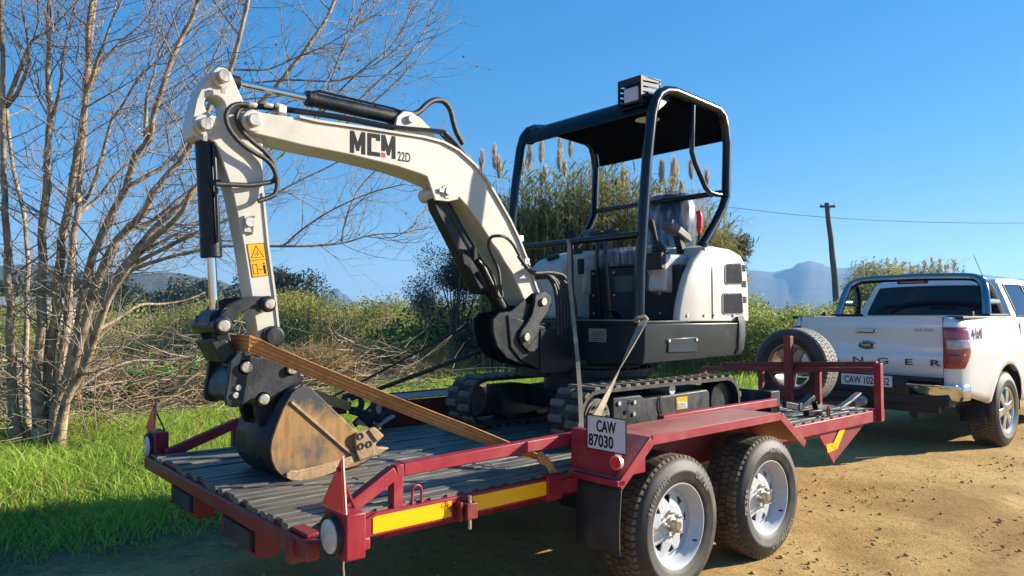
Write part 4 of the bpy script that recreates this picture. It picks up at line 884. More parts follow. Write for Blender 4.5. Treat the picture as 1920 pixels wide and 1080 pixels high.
# ---- boom
top = [(-1.680, 2.332), (-1.502, 2.339), (-1.405, 2.335), (-1.092, 2.348), (-0.776, 2.358), (-0.650, 2.351), (-0.539, 2.319), (-0.423, 2.252), (-0.335, 2.173), (-0.262, 2.086), (-0.157, 1.955), (-0.084, 1.844), (0.004, 1.678), (0.057, 1.555), (0.093, 1.489)]
bot = [(-1.729, 2.226), (-1.607, 2.218), (-1.473, 2.208), (-1.214, 2.199), (-0.945, 2.178), (-0.792, 2.155), (-0.664, 2.124), (-0.545, 2.062), (-0.461, 1.997), (-0.402, 1.940), (-0.261, 1.775), (-0.136, 1.640), (-0.071, 1.535), (-0.014, 1.442)]
bp_ = [[(-1.774, 2.287), (-1.760, 2.322), (-1.726, 2.341)][k] for k in range(3)] + top + bot[::-1] + [(-1.769, 2.244)]
g = G(); g.prism(bp_, 1.100, 1.300); bm_ = part('boom', g, 'white', E, bevel=.007, angle=30)
# flanges proud of the side plates on the upper and lower edges
def strip_along(o, y0, y1, h, name, parent, m='white', lift=0):
    g = G()
    for (x0, z0), (x1, z1) in zip(o[:-1], o[1:]): g.bar((x0, (y0 + y1) / 2, z0 + lift), (x1, (y0 + y1) / 2, z1 + lift), y1 - y0, h)
    return part(name, g, m, parent)
strip_along(top[1:], 1.086, 1.314, .012, 'top_flange', bm_, lift=.004)
x, z = [(-1.733, 2.278)][0]
g = G(); g.cyl((x, 1.078, z), (x, 1.322, z), .050, seg=28); part('boom_tip_boss', g, 'white', bm_, bevel=.006)
g = G(); g.cyl((x, 1.045, z), (x, 1.355, z), .030, seg=20); part('boom_tip_pin', g, 'pin', bm_, bevel=.004)
x, z = [(-0.631, 2.077)][0]
mb_ = [(-0.806, 2.180), (-0.664, 2.124), (-0.523, 2.052), (-0.568, 2.017), (-0.620, 2.023), (-0.714, 2.008), (-0.757, 2.092)]
g = G(); g.prism([(-0.764, 2.148), (-0.602, 2.124), (-0.538, 2.086), (-0.553, 2.041), (-0.620, 2.022), (-0.710, 2.019)], 1.085, 1.10); g.cyl((x, 1.080, z), (x, 1.32, z), .040, seg=24); part('cylinder_bracket', g, 'white', bm_, bevel=.004)
g = G(); g.cyl((x, 1.066, z), (x, 1.334, z), .022, seg=16); g.box((x - .06, 1.072, z - .012), (x, 1.08, z + .012)); part('cylinder_top_pin', g, 'pin', bm_, bevel=.003)
x, z = [(-0.837, 2.460)][0]
g = G(); g.prism([(-0.939, 2.367), (-0.916, 2.464), (-0.876, 2.501), (-0.824, 2.504), (-0.761, 2.480), (-0.681, 2.425), (-0.659, 2.377)], 1.150, 1.170); g.prism([(-0.939, 2.367), (-0.916, 2.464), (-0.876, 2.501), (-0.824, 2.504), (-0.761, 2.480), (-0.681, 2.425), (-0.659, 2.377)], 1.235, 1.255); g.cyl((x, 1.13, z), (x, 1.27, z), .022, seg=16); part('cylinder_lug', g, 'white', bm_, bevel=.004)
# lettering on the boom's near side
c00, c10, c01, c11 = [Vector((x, 0, z)) for x, z in [(-1.226, 2.324), (-0.958, 2.337), (-1.225, 2.211), (-0.957, 2.215)]]
def L(u, v): q = (c00 * (1 - u) + c10 * u) * (1 - v) + (c01 * (1 - u) + c11 * u) * v; return (q.x, q.z)
glyph = {'m1': [(0, 0), (.085, 0), (.163, .50), (.243, 0), (.325, 0), (.325, 1), (.240, 1), (.240, .47), (.190, .88), (.136, .88), (.085, .47), (.085, 1), (0, 1)],
         'c': [(.372, 0), (.650, 0), (.650, .30), (.565, .30), (.565, .19), (.457, .19), (.457, .81), (.650, .81), (.650, 1), (.372, 1)],
         'm2': [(.680, 0), (.765, 0), (.840, .50), (.918, 0), (1.0, 0), (1.0, 1), (.915, 1), (.915, .47), (.866, .88), (.812, .88), (.765, .47), (.765, .72), (.680, .72)]}
for k, p in glyph.items():
    g = G(); g.prism([L(*q) for q in p], 1.0985, 1.1010); part('boom_letter', g, 'decal', bm_, smooth=False)
g = G(); g.prism([L(*q) for q in ((.675, .79), (.765, .79), (.765, 1), (.675, 1))], 1.0985, 1.1010); part('boom_letter', g, 'red', bm_, smooth=False)
a, b_, c_ = [Vector((x, 1.0998, z)) for x, z in [(-0.944, 2.210), (-0.838, 2.212), (-0.944, 2.262)]]
g = G(); g.text('22D', a, b_ - a, c_ - a, (c_ - a).length, .66, .0012); part('boom_letter', g, 'decal', bm_, smooth=False)
# ---- stick (dipper arm)
st = [(-1.862, 2.514), (-1.890, 2.498), (-1.917, 2.460), (-1.942, 2.411), (-1.966, 2.346), (-1.981, 2.257), (-1.985, 2.214), (-1.973, 2.182), (-1.945, 2.170), (-1.908, 2.178), (-1.880, 2.163), (-1.861, 2.125), (-1.841, 2.062), (-1.798, 1.945), (-1.748, 1.715), (-1.708, 1.487), (-1.683, 1.334), (-1.672, 1.279), (-1.585, 1.262), (-1.564, 1.292), (-1.573, 1.363), (-1.590, 1.484), (-1.627, 1.715), (-1.654, 1.966), (-1.663, 2.116), (-1.660, 2.213), (-1.676, 2.330), (-1.722, 2.359), (-1.755, 2.378), (-1.783, 2.432), (-1.808, 2.486), (-1.831, 2.511)]
g = G(); g.prism(st, 1.135, 1.265); sk = part('stick', g, 'white', E, bevel=.006, angle=30)
def cut_hole(o, p, q, r):                             # a real round hole through a part
    g = G(); g.cyl(p, q, r, seg=28); c = part('cutter', g, 'black', None, smooth=False)
    b = o.modifiers.new('hole', 'BOOLEAN'); b.object = c; b.operation = 'DIFFERENCE'; b.solver = 'EXACT'
    for m_ in list(o.modifiers):
        if m_.type == 'BEVEL': bw = m_.width; o.modifiers.remove(m_)
    bpy.context.view_layer.update(); dg = bpy.context.evaluated_depsgraph_get(); me = bpy.data.meshes.new_from_object(o.evaluated_get(dg))
    o.modifiers.clear(); o.data = me; me.materials.clear(); me.materials.append(M['white']); me.polygons.foreach_set('use_smooth', [True] * len(me.polygons)); me.set_sharp_from_angle(angle=rad(30))
    WM.pop(c); bpy.data.objects.remove(c)
    bv = o.modifiers.new('edge', 'BEVEL'); bv.width = .005; bv.segments = 2; bv.limit_method = 'ANGLE'; bv.angle_limit = rad(40)
x, z = [(-1.885, 2.333)][0]; cut_hole(sk, (x, 1.05, z), (x, 1.35, z), .047)
for uv, r, rb in (("418,145", .030, .048), ("384,233", .029, .050)):
    pass
for nm, (x, z) in (('stick_top_pin', [(-1.859, 2.464)][0]), ('bucket_cylinder_pin', [(-1.935, 2.233)][0])):
    g = G(); g.cyl((x, 1.118, z), (x, 1.282, z), .046, seg=28); part('pin_boss', g, 'white', sk, bevel=.004)
    g = G(); g.cyl((x, 1.085, z), (x, 1.315, z), .029, seg=20); part(nm, g, 'pin', sk, bevel=.004)
    g = G(); g.box((x - .010, 1.10, z - .075), (x + .008, 1.112, z - .045)); part('pin_retainer', g, 'pin', sk)
g = G(); g.prism([(-1.580, 1.312), (-1.601, 1.484), (-1.637, 1.715), (-1.664, 1.960), (-1.654, 1.963), (-1.627, 1.715), (-1.590, 1.484), (-1.570, 1.312)], 1.128, 1.272); part('stick_front_flange', g, 'white', sk)
g = G(); q = Vector(([(-1.729, 1.815)][0][0], 0, [(-1.729, 1.815)][0][1])); g.cyl((q.x, 1.10, q.z), (q.x, 1.14, q.z), .022, seg=12); g.cyl((q.x + .02, 1.11, q.z + .03), (q.x + .02, 1.13, q.z - .05), .010, seg=8); g.box((q.x - .02, 1.12, q.z - .045), (q.x + .012, 1.135, q.z + .03)); part('grease_fitting', g, 'bolt', sk)
# yellow warning sticker with its pictograms
sq = [(-1.733, 1.716), (-1.650, 1.727), (-1.625, 1.572), (-1.704, 1.559)]
sx = [Vector((x, 0, z)) for x, z in sq]
def SQ(u, v): q = (sx[0] * (1 - u) + sx[1] * u) * (1 - v) + (sx[3] * (1 - u) + sx[2] * u) * v; return (q.x, q.z)
g = G(); g.prism([SQ(*q) for q in ((.06, 0), (.94, 0), (1, .04), (1, .96), (.94, 1), (.06, 1), (0, .96), (0, .04))], 1.1335, 1.1355); ws = part('warning_sticker', g, 'yellow', sk, smooth=False)
g = G()
def ln(a, b, w=.0022): 
    p, q = SQ(*a), SQ(*b); g.bar((p[0], 1.1330, p[1]), (q[0], 1.1330, q[1]), .001, w, up=(0, 0, 1) if abs(p[0] - q[0]) > abs(p[1] - q[1]) * .3 else (1, 0, 0))
for a, b in (((.02, .02), (.98, .02)), ((.98, .02), (.98, .98)), ((.98, .98), (.02, .98)), ((.02, .98), (.02, .02)), ((.02, .5), (.98, .5)), ((.14, .42), (.86, .42)), ((.14, .42), (.5, .08)), ((.86, .42), (.5, .08)), ((.12, .62), (.38, .62)), ((.38, .62), (.38, .9)), ((.38, .9), (.12, .9)), ((.12, .9), (.12, .62)), ((.45, .78), (.66, .78)), ((.45, .78), (.50, .75)), ((.66, .78), (.61, .81)), ((.34, .36), (.46, .30)), ((.46, .30), (.52, .37)), ((.52, .22), (.58, .33))): ln(a, b)
for a, b, w in (((.80, .66), (.80, .80), .010), ((.77, .80), (.77, .93), .004), ((.84, .80), (.84, .93), .004), ((.80, .60), (.80, .635), .008)): ln(a, b, w)
part('sticker_pictogram', g, 'decal', ws, smooth=False)
# ---- arm cylinder over the boom
def V3(p, y): return Vector((p[0], y, p[1]))
A_, B_ = V3([(-1.824, 2.479)][0], 1.2), V3([(-0.816, 2.469)][0], 1.2)
m1 = A_.lerp(B_, .415); g = G(); g.cyl(A_, m1, .0195, seg=18); part('arm_cylinder_rod', g, 'chrome', E); g = G(); g.cyl(A_, A_ + (B_ - A_) * .07, .032, seg=18); part('rod_eye', g, 'black', E, bevel=.003)
g = G(); g.cyl(m1, B_, .037, seg=24); g.cyl(m1 - (B_ - A_).normalized() * .012, m1 + (B_ - A_).normalized() * .03, .040, seg=24); ac = part('arm_cylinder', g, 'black', E, bevel=.004)
g = G(); g.tube([V3(p, 1.17) for p in [(-1.395, 2.483), (-1.390, 2.506), (-1.364, 2.514), (-1.053, 2.509), (-0.937, 2.508), (-0.852, 2.500)]], .007, 8); g.bar(V3([(-1.040, 2.509)][0], 1.17), V3([(-1.033, 2.481)][0], 1.18), .01, .01); part('cylinder_pipe', g, 'tube', ac)
# ---- bucket cylinder in front of the stick
A_, B_ = V3([(-1.909, 2.239)][0], 1.2), V3([(-1.848, 1.354)][0], 1.2)
m1 = A_.lerp(B_, .668); g = G(); g.cyl(A_ + (B_ - A_) * .03, m1, .0445, seg=28); g.cyl(m1 - (B_ - A_).normalized() * .09, m1, .047, seg=28); g.cyl((A_.x, 1.16, A_.z), (A_.x, 1.24, A_.z), .05, seg=20); bc = part('bucket_cylinder', g, 'black', E, bevel=.005)
g = G(); g.cyl(m1, B_, .0205, seg=18); part('bucket_cylinder_rod', g, 'chrome', E)
g = G(); o1 = [(-1.885, 2.209), (-1.879, 2.088), (-1.872, 1.980), (-1.862, 1.799), (-1.859, 1.714)]; g.tube([V3(p, 1.145) for p in o1], .0085, 8); g.bar(V3([(-1.894, 1.983)][0], 1.145), V3([(-1.857, 1.985)][0], 1.12), .022, .022); part('cylinder_pipe', g, 'tube', bc)
# ---- bucket linkage: two curved links, two rocker links
lk = [(-1.668, 1.472), (-1.716, 1.473), (-1.772, 1.463), (-1.826, 1.436), (-1.867, 1.393), (-1.883, 1.355), (-1.876, 1.322), (-1.852, 1.308), (-1.829, 1.324), (-1.820, 1.355), (-1.792, 1.388), (-1.739, 1.415), (-1.680, 1.413), (-1.640, 1.400), (-1.620, 1.420), (-1.628, 1.455)]
for y in (1.065, 1.310):
    g = G(); g.prism(lk, y, y + .025); part('curved_link', g, 'blacks', E, bevel=.004)
rk = [(-1.904, 1.388), (-1.839, 1.364), (-1.824, 1.317), (-1.795, 1.233), (-1.751, 1.191), (-1.731, 1.147), (-1.760, 1.119), (-1.803, 1.150), (-1.842, 1.213), (-1.880, 1.289), (-1.908, 1.341)]
for y in (1.098, 1.277):
    g = G(); g.prism(rk, y, y + .025); part('rocker_link', g, 'black', E, bevel=.005)
g = G(); g.prism([(-1.905, 1.271), (-1.833, 1.279), (-1.784, 1.201), (-1.848, 1.170)], 1.090, 1.31); g.cyl(([(-1.848, 1.359)][0][0], 1.11, [(-1.848, 1.359)][0][1]), ([(-1.848, 1.359)][0][0], 1.29, [(-1.848, 1.359)][0][1]), .055, seg=22); part('rocker_block', g, 'blacks', E, bevel=.008)
def pin(uv, y0, y1, r, ring=.0, nm='linkage_pin', parent=E):
    x, z = uv
    g = G(); g.cyl((x, y0, z), (x, y1, z), r, seg=22); o = part(nm, g, 'pin', parent, bevel=.004)
    if ring:
        g = G(); g.cyl((x, y0 + .022, z), (x, y1 - .022, z), ring, seg=24); part('pin_collar', g, 'black', o, bevel=.005)
pin([(-1.659, 1.437)][0], 1.030, 1.37, .024, .038); pin([(-1.864, 1.339)][0], 1.030, 1.37, .027, .042)
x, z = [(-1.610, 1.286)][0]; g = G(); g.cyl((x, 1.085, z), (x, 1.315, z), .050, seg=24); part('bucket_pivot_boss', g, 'blacks', E, bevel=.012)
# ---- quick coupler
cpl = [(-1.828, 1.185), (-1.798, 1.217), (-1.737, 1.200), (-1.663, 1.188), (-1.592, 1.175), (-1.535, 1.153), (-1.500, 1.136), (-1.499, 1.071), (-1.539, 1.054), (-1.611, 1.014), (-1.648, 0.983), (-1.705, 0.992), (-1.735, 1.009), (-1.778, 0.979), (-1.815, 0.977), (-1.843, 0.989), (-1.849, 1.024), (-1.836, 1.105)]
for y in (1.050, 1.325):
    g = G(); g.prism(cpl, y, y + .025); part('coupler_plate', g, 'blacks', E, bevel=.004)
g = G(); g.prism([(-1.804, 1.143), (-1.756, 1.195), (-1.701, 1.183), (-1.730, 1.077), (-1.753, 0.993), (-1.812, 0.992), (-1.841, 1.019), (-1.832, 1.081)], 1.075, 1.325); part('coupler_block', g, 'black', E, bevel=.012)
g = G(); g.prism([(-1.680, 1.137), (-1.524, 1.124), (-1.455, 1.100), (-1.482, 1.045), (-1.601, 0.986), (-1.666, 1.024)], 1.09, 1.31); part('coupler_body', g, 'black', E, bevel=.01)
pin([(-1.761, 1.153)][0], 1.028, 1.37, .026, .038); pin([(-1.548, 1.133)][0], 1.028, 1.37, .024, .036); pin([(-1.681, 1.004)][0], 1.028, 1.37, .025, .038)
for uv in ([(-1.795, 1.063)][0], [(-1.806, 1.031)][0]):
    g = G(); g.cyl((uv[0], 1.040, uv[1]), (uv[0], 1.056, uv[1]), .014, seg=10); part('coupler_bolt', g, 'bolt', E, bevel=.002)
# ---- bucket: curved shell between two side plates
side = [(-1.573, 1.026), (-1.547, 1.049), (-1.506, 1.056), (-1.476, 1.047), (-1.361, 0.936), (-1.247, 0.828), (-1.143, 0.775), (-1.118, 0.719), (-1.225, 0.655), (-1.316, 0.644), (-1.413, 0.628), (-1.506, 0.624), (-1.563, 0.632), (-1.604, 0.650), (-1.639, 0.687), (-1.659, 0.727), (-1.667, 0.778), (-1.663, 0.823), (-1.637, 0.894), (-1.608, 0.964)]
g = G(); g.prism(side, .988, 1.004); bs = part('bucket_side', g, 'rust', E, bevel=.003)
g = G(); g.prism(side, 1.404, 1.420); part('bucket_side', g, 'rust', E, bevel=.003)
sh = [(-1.521, 1.062), (-1.568, 1.036), (-1.608, 0.964), (-1.637, 0.894), (-1.663, 0.823), (-1.667, 0.778), (-1.659, 0.727), (-1.639, 0.687), (-1.604, 0.650), (-1.563, 0.630), (-1.506, 0.622), (-1.413, 0.625), (-1.316, 0.642), (-1.225, 0.652), (-1.142, 0.680)]
g = G(); n = len(sh); V = [(x, 1.002, z) for x, z in sh] + [(x, 1.406, z) for x, z in sh]; g.add(V, [(i, i + 1, n + i + 1, n + i) for i in range(n - 1)]); bsh = part('bucket_shell', g, 'black', E, solid=.014, angle=60)
g = G()
for y in (1.06, 1.14, 1.22, 1.30, 1.37):
    g = G()
    for (x0, z0), (x1, z1) in zip(sh[2:-5], sh[3:-4]): g.bar((x0 - .004, y, z0 - .002), (x1 - .004, y, z1 - .002), .035, .006)
    part('shell_rib', g, 'black', bsh)
for y in (1.095, 1.275):
    g = G(); g.prism([(-1.701, 0.993), (-1.682, 1.031), (-1.634, 1.030), (-1.608, 1.004), (-1.531, 1.015), (-1.492, 1.109), (-1.459, 1.051), (-1.491, 1.020), (-1.543, 0.949), (-1.607, 0.868), (-1.675, 0.874), (-1.696, 0.937)], y, y + .03); part('bucket_ear', g, 'black', E, bevel=.006)
lip = [(-1.598, 0.671), (-1.575, 0.679), (-1.537, 0.674), (-1.432, 0.684), (-1.294, 0.701), (-1.231, 0.716), (-1.225, 0.679), (-1.321, 0.649), (-1.418, 0.628), (-1.510, 0.622), (-1.567, 0.630), (-1.598, 0.649)]
g = G(); g.prism(lip, .976, .988); part('wear_strip', g, 'rustlip', bs, bevel=.004)
a, b_ = [(-1.574, 0.991)][0], [(-1.228, 0.682)][0]; g = G(); g.bar(V3(a, .984), V3(b_, .984), .010, .012); part('side_rib', g, 'rustlip', bs)
cut = [(-1.251, 0.816), (-1.187, 0.827), (-1.149, 0.834), (-1.097, 0.786), (-1.139, 0.757), (-1.148, 0.737), (-1.148, 0.700), (-1.233, 0.680), (-1.251, 0.723), (-1.257, 0.775)]
for y, nm in ((.962, 'side_cutter'), (1.42, 'side_cutter')):
    g = G(); g.prism(cut, y, y + .022); sc_ = part(nm, g, 'rustlip', E, bevel=.004)
    if y < 1:
        for (x, z) in [(-1.231, 0.799), (-1.228, 0.750), (-1.184, 0.755)]:
            g = G(); g.lathe([(.017, -.001), (.017, .004), (.010, .004), (.010, -.001)], (x, .962, z), (0, -1, 0), 16); part('cutter_bolt', g, 'blacks', sc_)
        g = G(); g.prism([(-1.190, 0.825), (-1.152, 0.832), (-1.106, 0.788), (-1.142, 0.763)], .952, .963); part('cutter_nose', g, 'rustlip', sc_, bevel=.003)
g = G(); g.prism([(-1.259, 0.654), (-1.136, 0.695), (-1.121, 0.715), (-1.142, 0.728), (-1.274, 0.687)], 1.0, 1.41); part('cutting_edge', g, 'rustlip', E, bevel=.003)
for y in (1.02, 1.19, 1.36):
    g = G(); q = [(-1.116, 0.699)]; x, z = q[0]; g.prism([(x - .05, z - .022), (x + .02, z - .018), (x + .085, z + .012), (x + .02, z + .022), (x - .05, z + .02)], y, y + .055); part('bucket_tooth', g, 'rustlip', E, bevel=.004)
# ---- boom cylinder with its guard under the boom
gp = [(-0.669, 2.044), (-0.599, 2.064), (-0.558, 2.007), (-0.418, 1.810), (-0.249, 1.530), (-0.298, 1.510), (-0.354, 1.509), (-0.503, 1.758), (-0.654, 1.985)]
g = G(); g.prism(gp, 1.162, 1.238); part('cylinder_guard', g, 'black', E, bevel=.010)
A_, B_ = V3([(-0.608, 2.055)][0], 1.2), V3([(0.018, 1.223)][0], 1.2); g = G(); g.cyl(A_, B_, .046, seg=24); g.cyl(A_.lerp(B_, .60), A_.lerp(B_, .64), .050, seg=24); part('boom_cylinder', g, 'black', E, bevel=.003)
g = G(); g.tube([V3(p, 1.115) for p in [(-0.398, 1.702), (-0.358, 1.679), (-0.314, 1.609), (-0.240, 1.497)]], .020, 12); g.bar(V3([(-0.414, 1.785)][0], 1.12), V3([(-0.398, 1.699)][0], 1.12), .014, .03); part('guard_pipe', g, 'black', E)
# ---- hoses
def hose(uvs, r, name='hydraulic_hose', m='hose', n=6, seg=9, parent=E):
    g = G(); g.tube(smooth_path(uvs, n), r, seg); return part(name, g, m, parent, angle=60)
hose([(-1.752, 1.085, 2.350), (-1.791, 1.085, 2.347), (-1.829, 1.085, 2.328), (-1.852, 1.085, 2.289), (-1.847, 1.085, 2.247), (-1.820, 1.085, 2.203), (-1.773, 1.085, 2.161), (-1.719, 1.085, 2.133), (-1.663, 1.085, 2.108), (-1.627, 1.085, 2.068), (-1.611, 1.085, 2.010), (-1.620, 1.085, 1.958), (-1.653, 1.085, 1.932), (-1.701, 1.085, 1.912)], .0115)
hose([(-1.726, 1.100, 2.351), (-1.765, 1.100, 2.341), (-1.794, 1.100, 2.313), (-1.799, 1.100, 2.273), (-1.769, 1.100, 2.224), (-1.724, 1.100, 2.187), (-1.668, 1.100, 2.150), (-1.631, 1.100, 2.110), (-1.613, 1.100, 2.055), (-1.622, 1.100, 2.020), (-1.656, 1.100, 2.004), (-1.731, 1.100, 1.985), (-1.823, 1.100, 1.976), (-1.889, 1.100, 1.971)], .0115)
for dy, r in ((1.118, .0085), (1.140, .0085), (1.165, .0085)):
    o = [(-1.728, 1.120, 2.365), (-1.652, 1.120, 2.372), (-1.561, 1.120, 2.379), (-1.265, 1.120, 2.394), (-0.951, 1.120, 2.396), (-0.655, 1.120, 2.423), (-0.607, 1.120, 2.410), (-0.478, 1.120, 2.320), (-0.367, 1.120, 2.228), (-0.262, 1.120, 2.121), (-0.161, 1.120, 1.983), (-0.066, 1.120, 1.840), (0.013, 1.120, 1.686), (0.058, 1.120, 1.638)]
    g = G(); g.tube(smooth_path([(x, dy, z) for x, _, z in o], 4), r, 8); part('steel_pipe', g, 'tube', E, angle=60)
for x, z in [(-1.600, 2.379), (-1.728, 2.360), (-1.652, 2.372)]:
    g = G(); g.cyl((x - .02, 1.10, z), (x + .02, 1.10, z), .013, seg=8); part('hose_coupling', g, 'bolt', E, bevel=.003)
for (x, z), y in (([(-1.587, 2.369)][0], 1.19), ([(-0.022, 1.721)][0], 1.12), ([(-0.071, 1.859)][0], 1.12)):
    g = G(); g.box((x - .02, 1.088, z - .025), (x + .02, y, z + .014)); part('pipe_clamp', g, 'bolt', E, bevel=.003)
hose([(-0.863, 1.170, 2.498), (-0.800, 1.170, 2.501), (-0.755, 1.170, 2.528), (-0.712, 1.170, 2.572), (-0.657, 1.170, 2.607), (-0.594, 1.170, 2.613), (-0.549, 1.170, 2.575), (-0.526, 1.170, 2.508), (-0.502, 1.170, 2.449), (-0.455, 1.170, 2.388)], .0165)
hose([(-0.270, 1.050, 1.555), (-0.286, 1.050, 1.654), (-0.335, 1.050, 1.736), (-0.359, 1.050, 1.790), (-0.343, 1.050, 1.835), (-0.295, 1.050, 1.850), (-0.229, 1.050, 1.846), (-0.171, 1.050, 1.808), (-0.128, 1.050, 1.753), (-0.072, 1.050, 1.679), (0.002, 1.050, 1.643)], .0095)
hose([(-0.262, 1.060, 1.555), (-0.245, 1.060, 1.508), (-0.262, 1.060, 1.489), (-0.286, 1.060, 1.514), (-0.302, 1.060, 1.576), (-0.335, 1.060, 1.637), (-0.394, 1.060, 1.696)], .008)
for k in range(7):                                    # bundle from the boom foot down into the house
    y = 1.08 + .03 * k; d = 5 * k
    P0 = V3([(0.022, 1.653)][0], y); 
    hose([P0, P0 + Vector((.09, 0, -.028)), P0 + Vector((.12 + .030 * k, -.015 * k, -.022)), P0 + Vector((.18 + .034 * k, -.02 * k, -.09)), P0 + Vector((.205 + .036 * k, -.022 * k, -.22)), P0 + Vector((.21 + .036 * k, -.02 * k, -.40))], .0125, seg=8)
hose([(-0.137, 1.040, 1.740), (-0.060, 1.040, 1.666), (-0.003, 1.040, 1.643), (0.119, 1.040, 1.651), (0.222, 1.040, 1.641), (0.259, 1.040, 1.619)], .0125)
# ------------------------------------------------------------------ the pickup truck
K = thing('pickup_truck', 'white double cab pickup truck with chrome sports bar hitched ahead of the trailer', 'truck', (4.775, 1.135, 0), rad(-1.5))
KW = WM[K]
class GK(G):                                          # geometry given in the truck's own frame
    pass
def kpart(name, g, m, parent=None, **k):
    g.v = [tuple(KW @ Vector(q)) for q in g.v]; return part(name, g, m, parent or K, **k)
def interp(tab, x):
    for (a, va), (b, vb) in zip(tab[:-1], tab[1:]):
        if x <= b: return va + (vb - va) * max(0, min(1, (x - a) / (b - a)))
    return tab[-1][1]
plan_t = smooth_path([(.085, .738, 0), (.088, .775, 0), (.105, .815, 0), (.145, .850, 0), (.21, .878, 0), (.32, .900, 0), (.55, .916, 0), (.9, .926, 0), (1.3, .930, 0), (1.75, .926, 0), (2.6, .920, 0), (3.5, .918, 0), (4.2, .91, 0), (4.8, .87, 0), (5.15, .74, 0), (5.28, .50, 0), (5.32, .2, 0), (5.33, 0, 0)], 7)
zprof = [(.48, .965), (.56, .985), (.70, 1.0), (.95, 1.004), (1.10, 1.0), (1.25, .990), (1.33, .975), (1.365, .955)]
RC, FC, AR = 1.255, 4.47, .475
def side_pt(px, py, z): 
    k = interp(zprof, z); return (px + (1 - k) * .5 * (px < .4), py * k, z)
def zbot(x):
    b = interp([(0, .60), (.3, .58), (.70, .50), (.85, .47), (1.7, .44), (4, .44), (4.9, .40), (5.4, .40)], x)
    for c in (RC, FC):
        d = abs(x - c)
        if d < AR: b = max(b, .40 + math.sqrt(max(0, AR * AR - d * d)) * (1.0 if True else 1))
    return b
xs_extra = []
def side_panel(s):
    cols = [(p.x, p.y) for p in plan_t]; out = []
    for i, (x, y) in enumerate(cols[:-1]):
        x2, y2 = cols[i + 1]; n = max(1, int((x2 - x) / .035))
        for k in range(n): t = k / n; out.append((x + (x2 - x) * t, y + (y2 - y) * t))
    out.append(cols[-1]); top = lambda x: interp([(0, 1.365), (1.70, 1.365), (1.74, 1.36), (3.6, 1.30), (4.1, 1.26), (4.9, 1.16), (5.33, 1.02)], x)
    V = []; R = 12
    for x, y in out:
        zb, zt = zbot(x), top(x)
        for j in range(R + 1):
            z = zb + (zt - zb) * (j / R) ** .9; q = side_pt(x, y, min(z, 1.365)); fl = 0
            for c in (RC, FC):                        # flare round the wheel arch
                d = math.hypot(x - c, z - .40)
                if d < AR + .10: fl = max(fl, .022 * (1 - (d - AR) / .10) if d >= AR else .022)
            V.append((q[0], s * (q[1] + fl * .8 + .006 * math.exp(-((z - 1.02) / .05) ** 2)), q[2]))
    w = R + 1; F = [(i * w + j, (i + 1) * w + j, (i + 1) * w + j + 1, i * w + j + 1) for i in range(len(out) - 1) for j in range(R)]
    g = G(); g.add(V, F); return kpart('body_side', g, 'car', angle=55, solid=.004)
for s in (-1, 1):
    side_panel(s)
    for c in (RC, FC):
        g = G(); pts = [(c + AR * math.cos(a), s * .905, .40 + AR * math.sin(a)) for a in np.linspace(-.1, math.pi + .1, 24)]
        n = len(pts); V = pts + [(x, s * .60, z) for x, y, z in pts]; g.add(V, [(i, i + 1, n + i + 1, n + i) for i in range(n - 1)]); kpart('wheel_arch_liner', g, 'carblack', angle=60)
# bed: floor, inner walls, rail caps
g = G(); g.box((.16, -.78, .84), (1.70, .78, .87)); 
for s in (-1, 1): g.box((.16, min(s * .76, s * .79), .86), (1.70, max(s * .76, s * .79), 1.33))
g.box((1.68, -.80, .84), (1.72, .80, 1.345)); kpart('load_bed', g, 'carblack')
for s in (-1, 1):
    g = G(); a, b = sorted((s * .745, s * .888)); g.box((.17, a, 1.345), (1.72, b, 1.378)); kpart('bed_rail', g, 'carblack', bevel=.01)
# tailgate: gently shaped panel
g = G(); rows = [(.775, .098), (.80, .082), (.90, .076), (.985, .074), (1.00, .082), (1.02, .088), (1.12, .090), (1.26, .086), (1.335, .088), (1.362, .100), (1.372, .125)]; V = []
ys = [-.733 + 1.466 * i / 12 for i in range(13)]
for z, x in rows:
    for y in ys: V.append((x + .010 * (y / .733) ** 2, y, z))
w = len(ys); g.add(V, [(r * w + i, r * w + i + 1, (r + 1) * w + i + 1, (r + 1) * w + i) for r in range(len(rows) - 1) for i in range(w - 1)]); g.box((.10, -.733, .775), (.15, .733, 1.372)); tg = kpart('tailgate', g, 'car', angle=40)
g = G(); g.box((.09, -.737, .78), (.16, -.7335, 1.37)); g.box((.09, .7335, .78), (.16, .737, 1.37)); kpart('tailgate_gap', g, 'tube', smooth=False)
g = G(); g.box((.060, -.11, 1.20), (.088, .11, 1.248)); hd = kpart('tailgate_handle', g, 'carchrome', tg, bevel=.008, seg=3)
g = G(); g.box((.0585, -.085, 1.207), (.062, .07, 1.213)); kpart('handle_recess', g, 'carblack', hd, smooth=False); g = G(); g.cyl((.057, -.09, 1.226), (.07, -.09, 1.226), .010, seg=14); kpart('key_lock', g, 'carblack', hd)
g = G(); g.lathe([(0, -.012), (.6, -.011), (.86, -.007), (1, .004)], (0, 0, 0), (1, 0, 0), 36); g.v = [(.080 + x, y * .100, 1.075 + z * .047) for x, y, z in g.v]; em = kpart('oval_emblem', g, 'carchrome', tg, angle=60)
M['badgeblue'] = mat('badge_blue', (.006, .010, .030), None, rough=.15, coat=.8)
g = G(); g.lathe([(0, -.004), (.95, -.0035), (1, .002)], (0, 0, 0), (1, 0, 0), 36); g.v = [(.066 + x, y * .080, 1.075 + z * .033) for x, y, z in g.v]; kpart('emblem_field', g, 'badgeblue', em, angle=60)
g = G(); g.text('Ford', (.0615, .046, 1.062), (0, -1, .0), (0, .18, 1), .036, 1.0, .0015); kpart('emblem_lettering', g, 'carchrome', em, smooth=False)
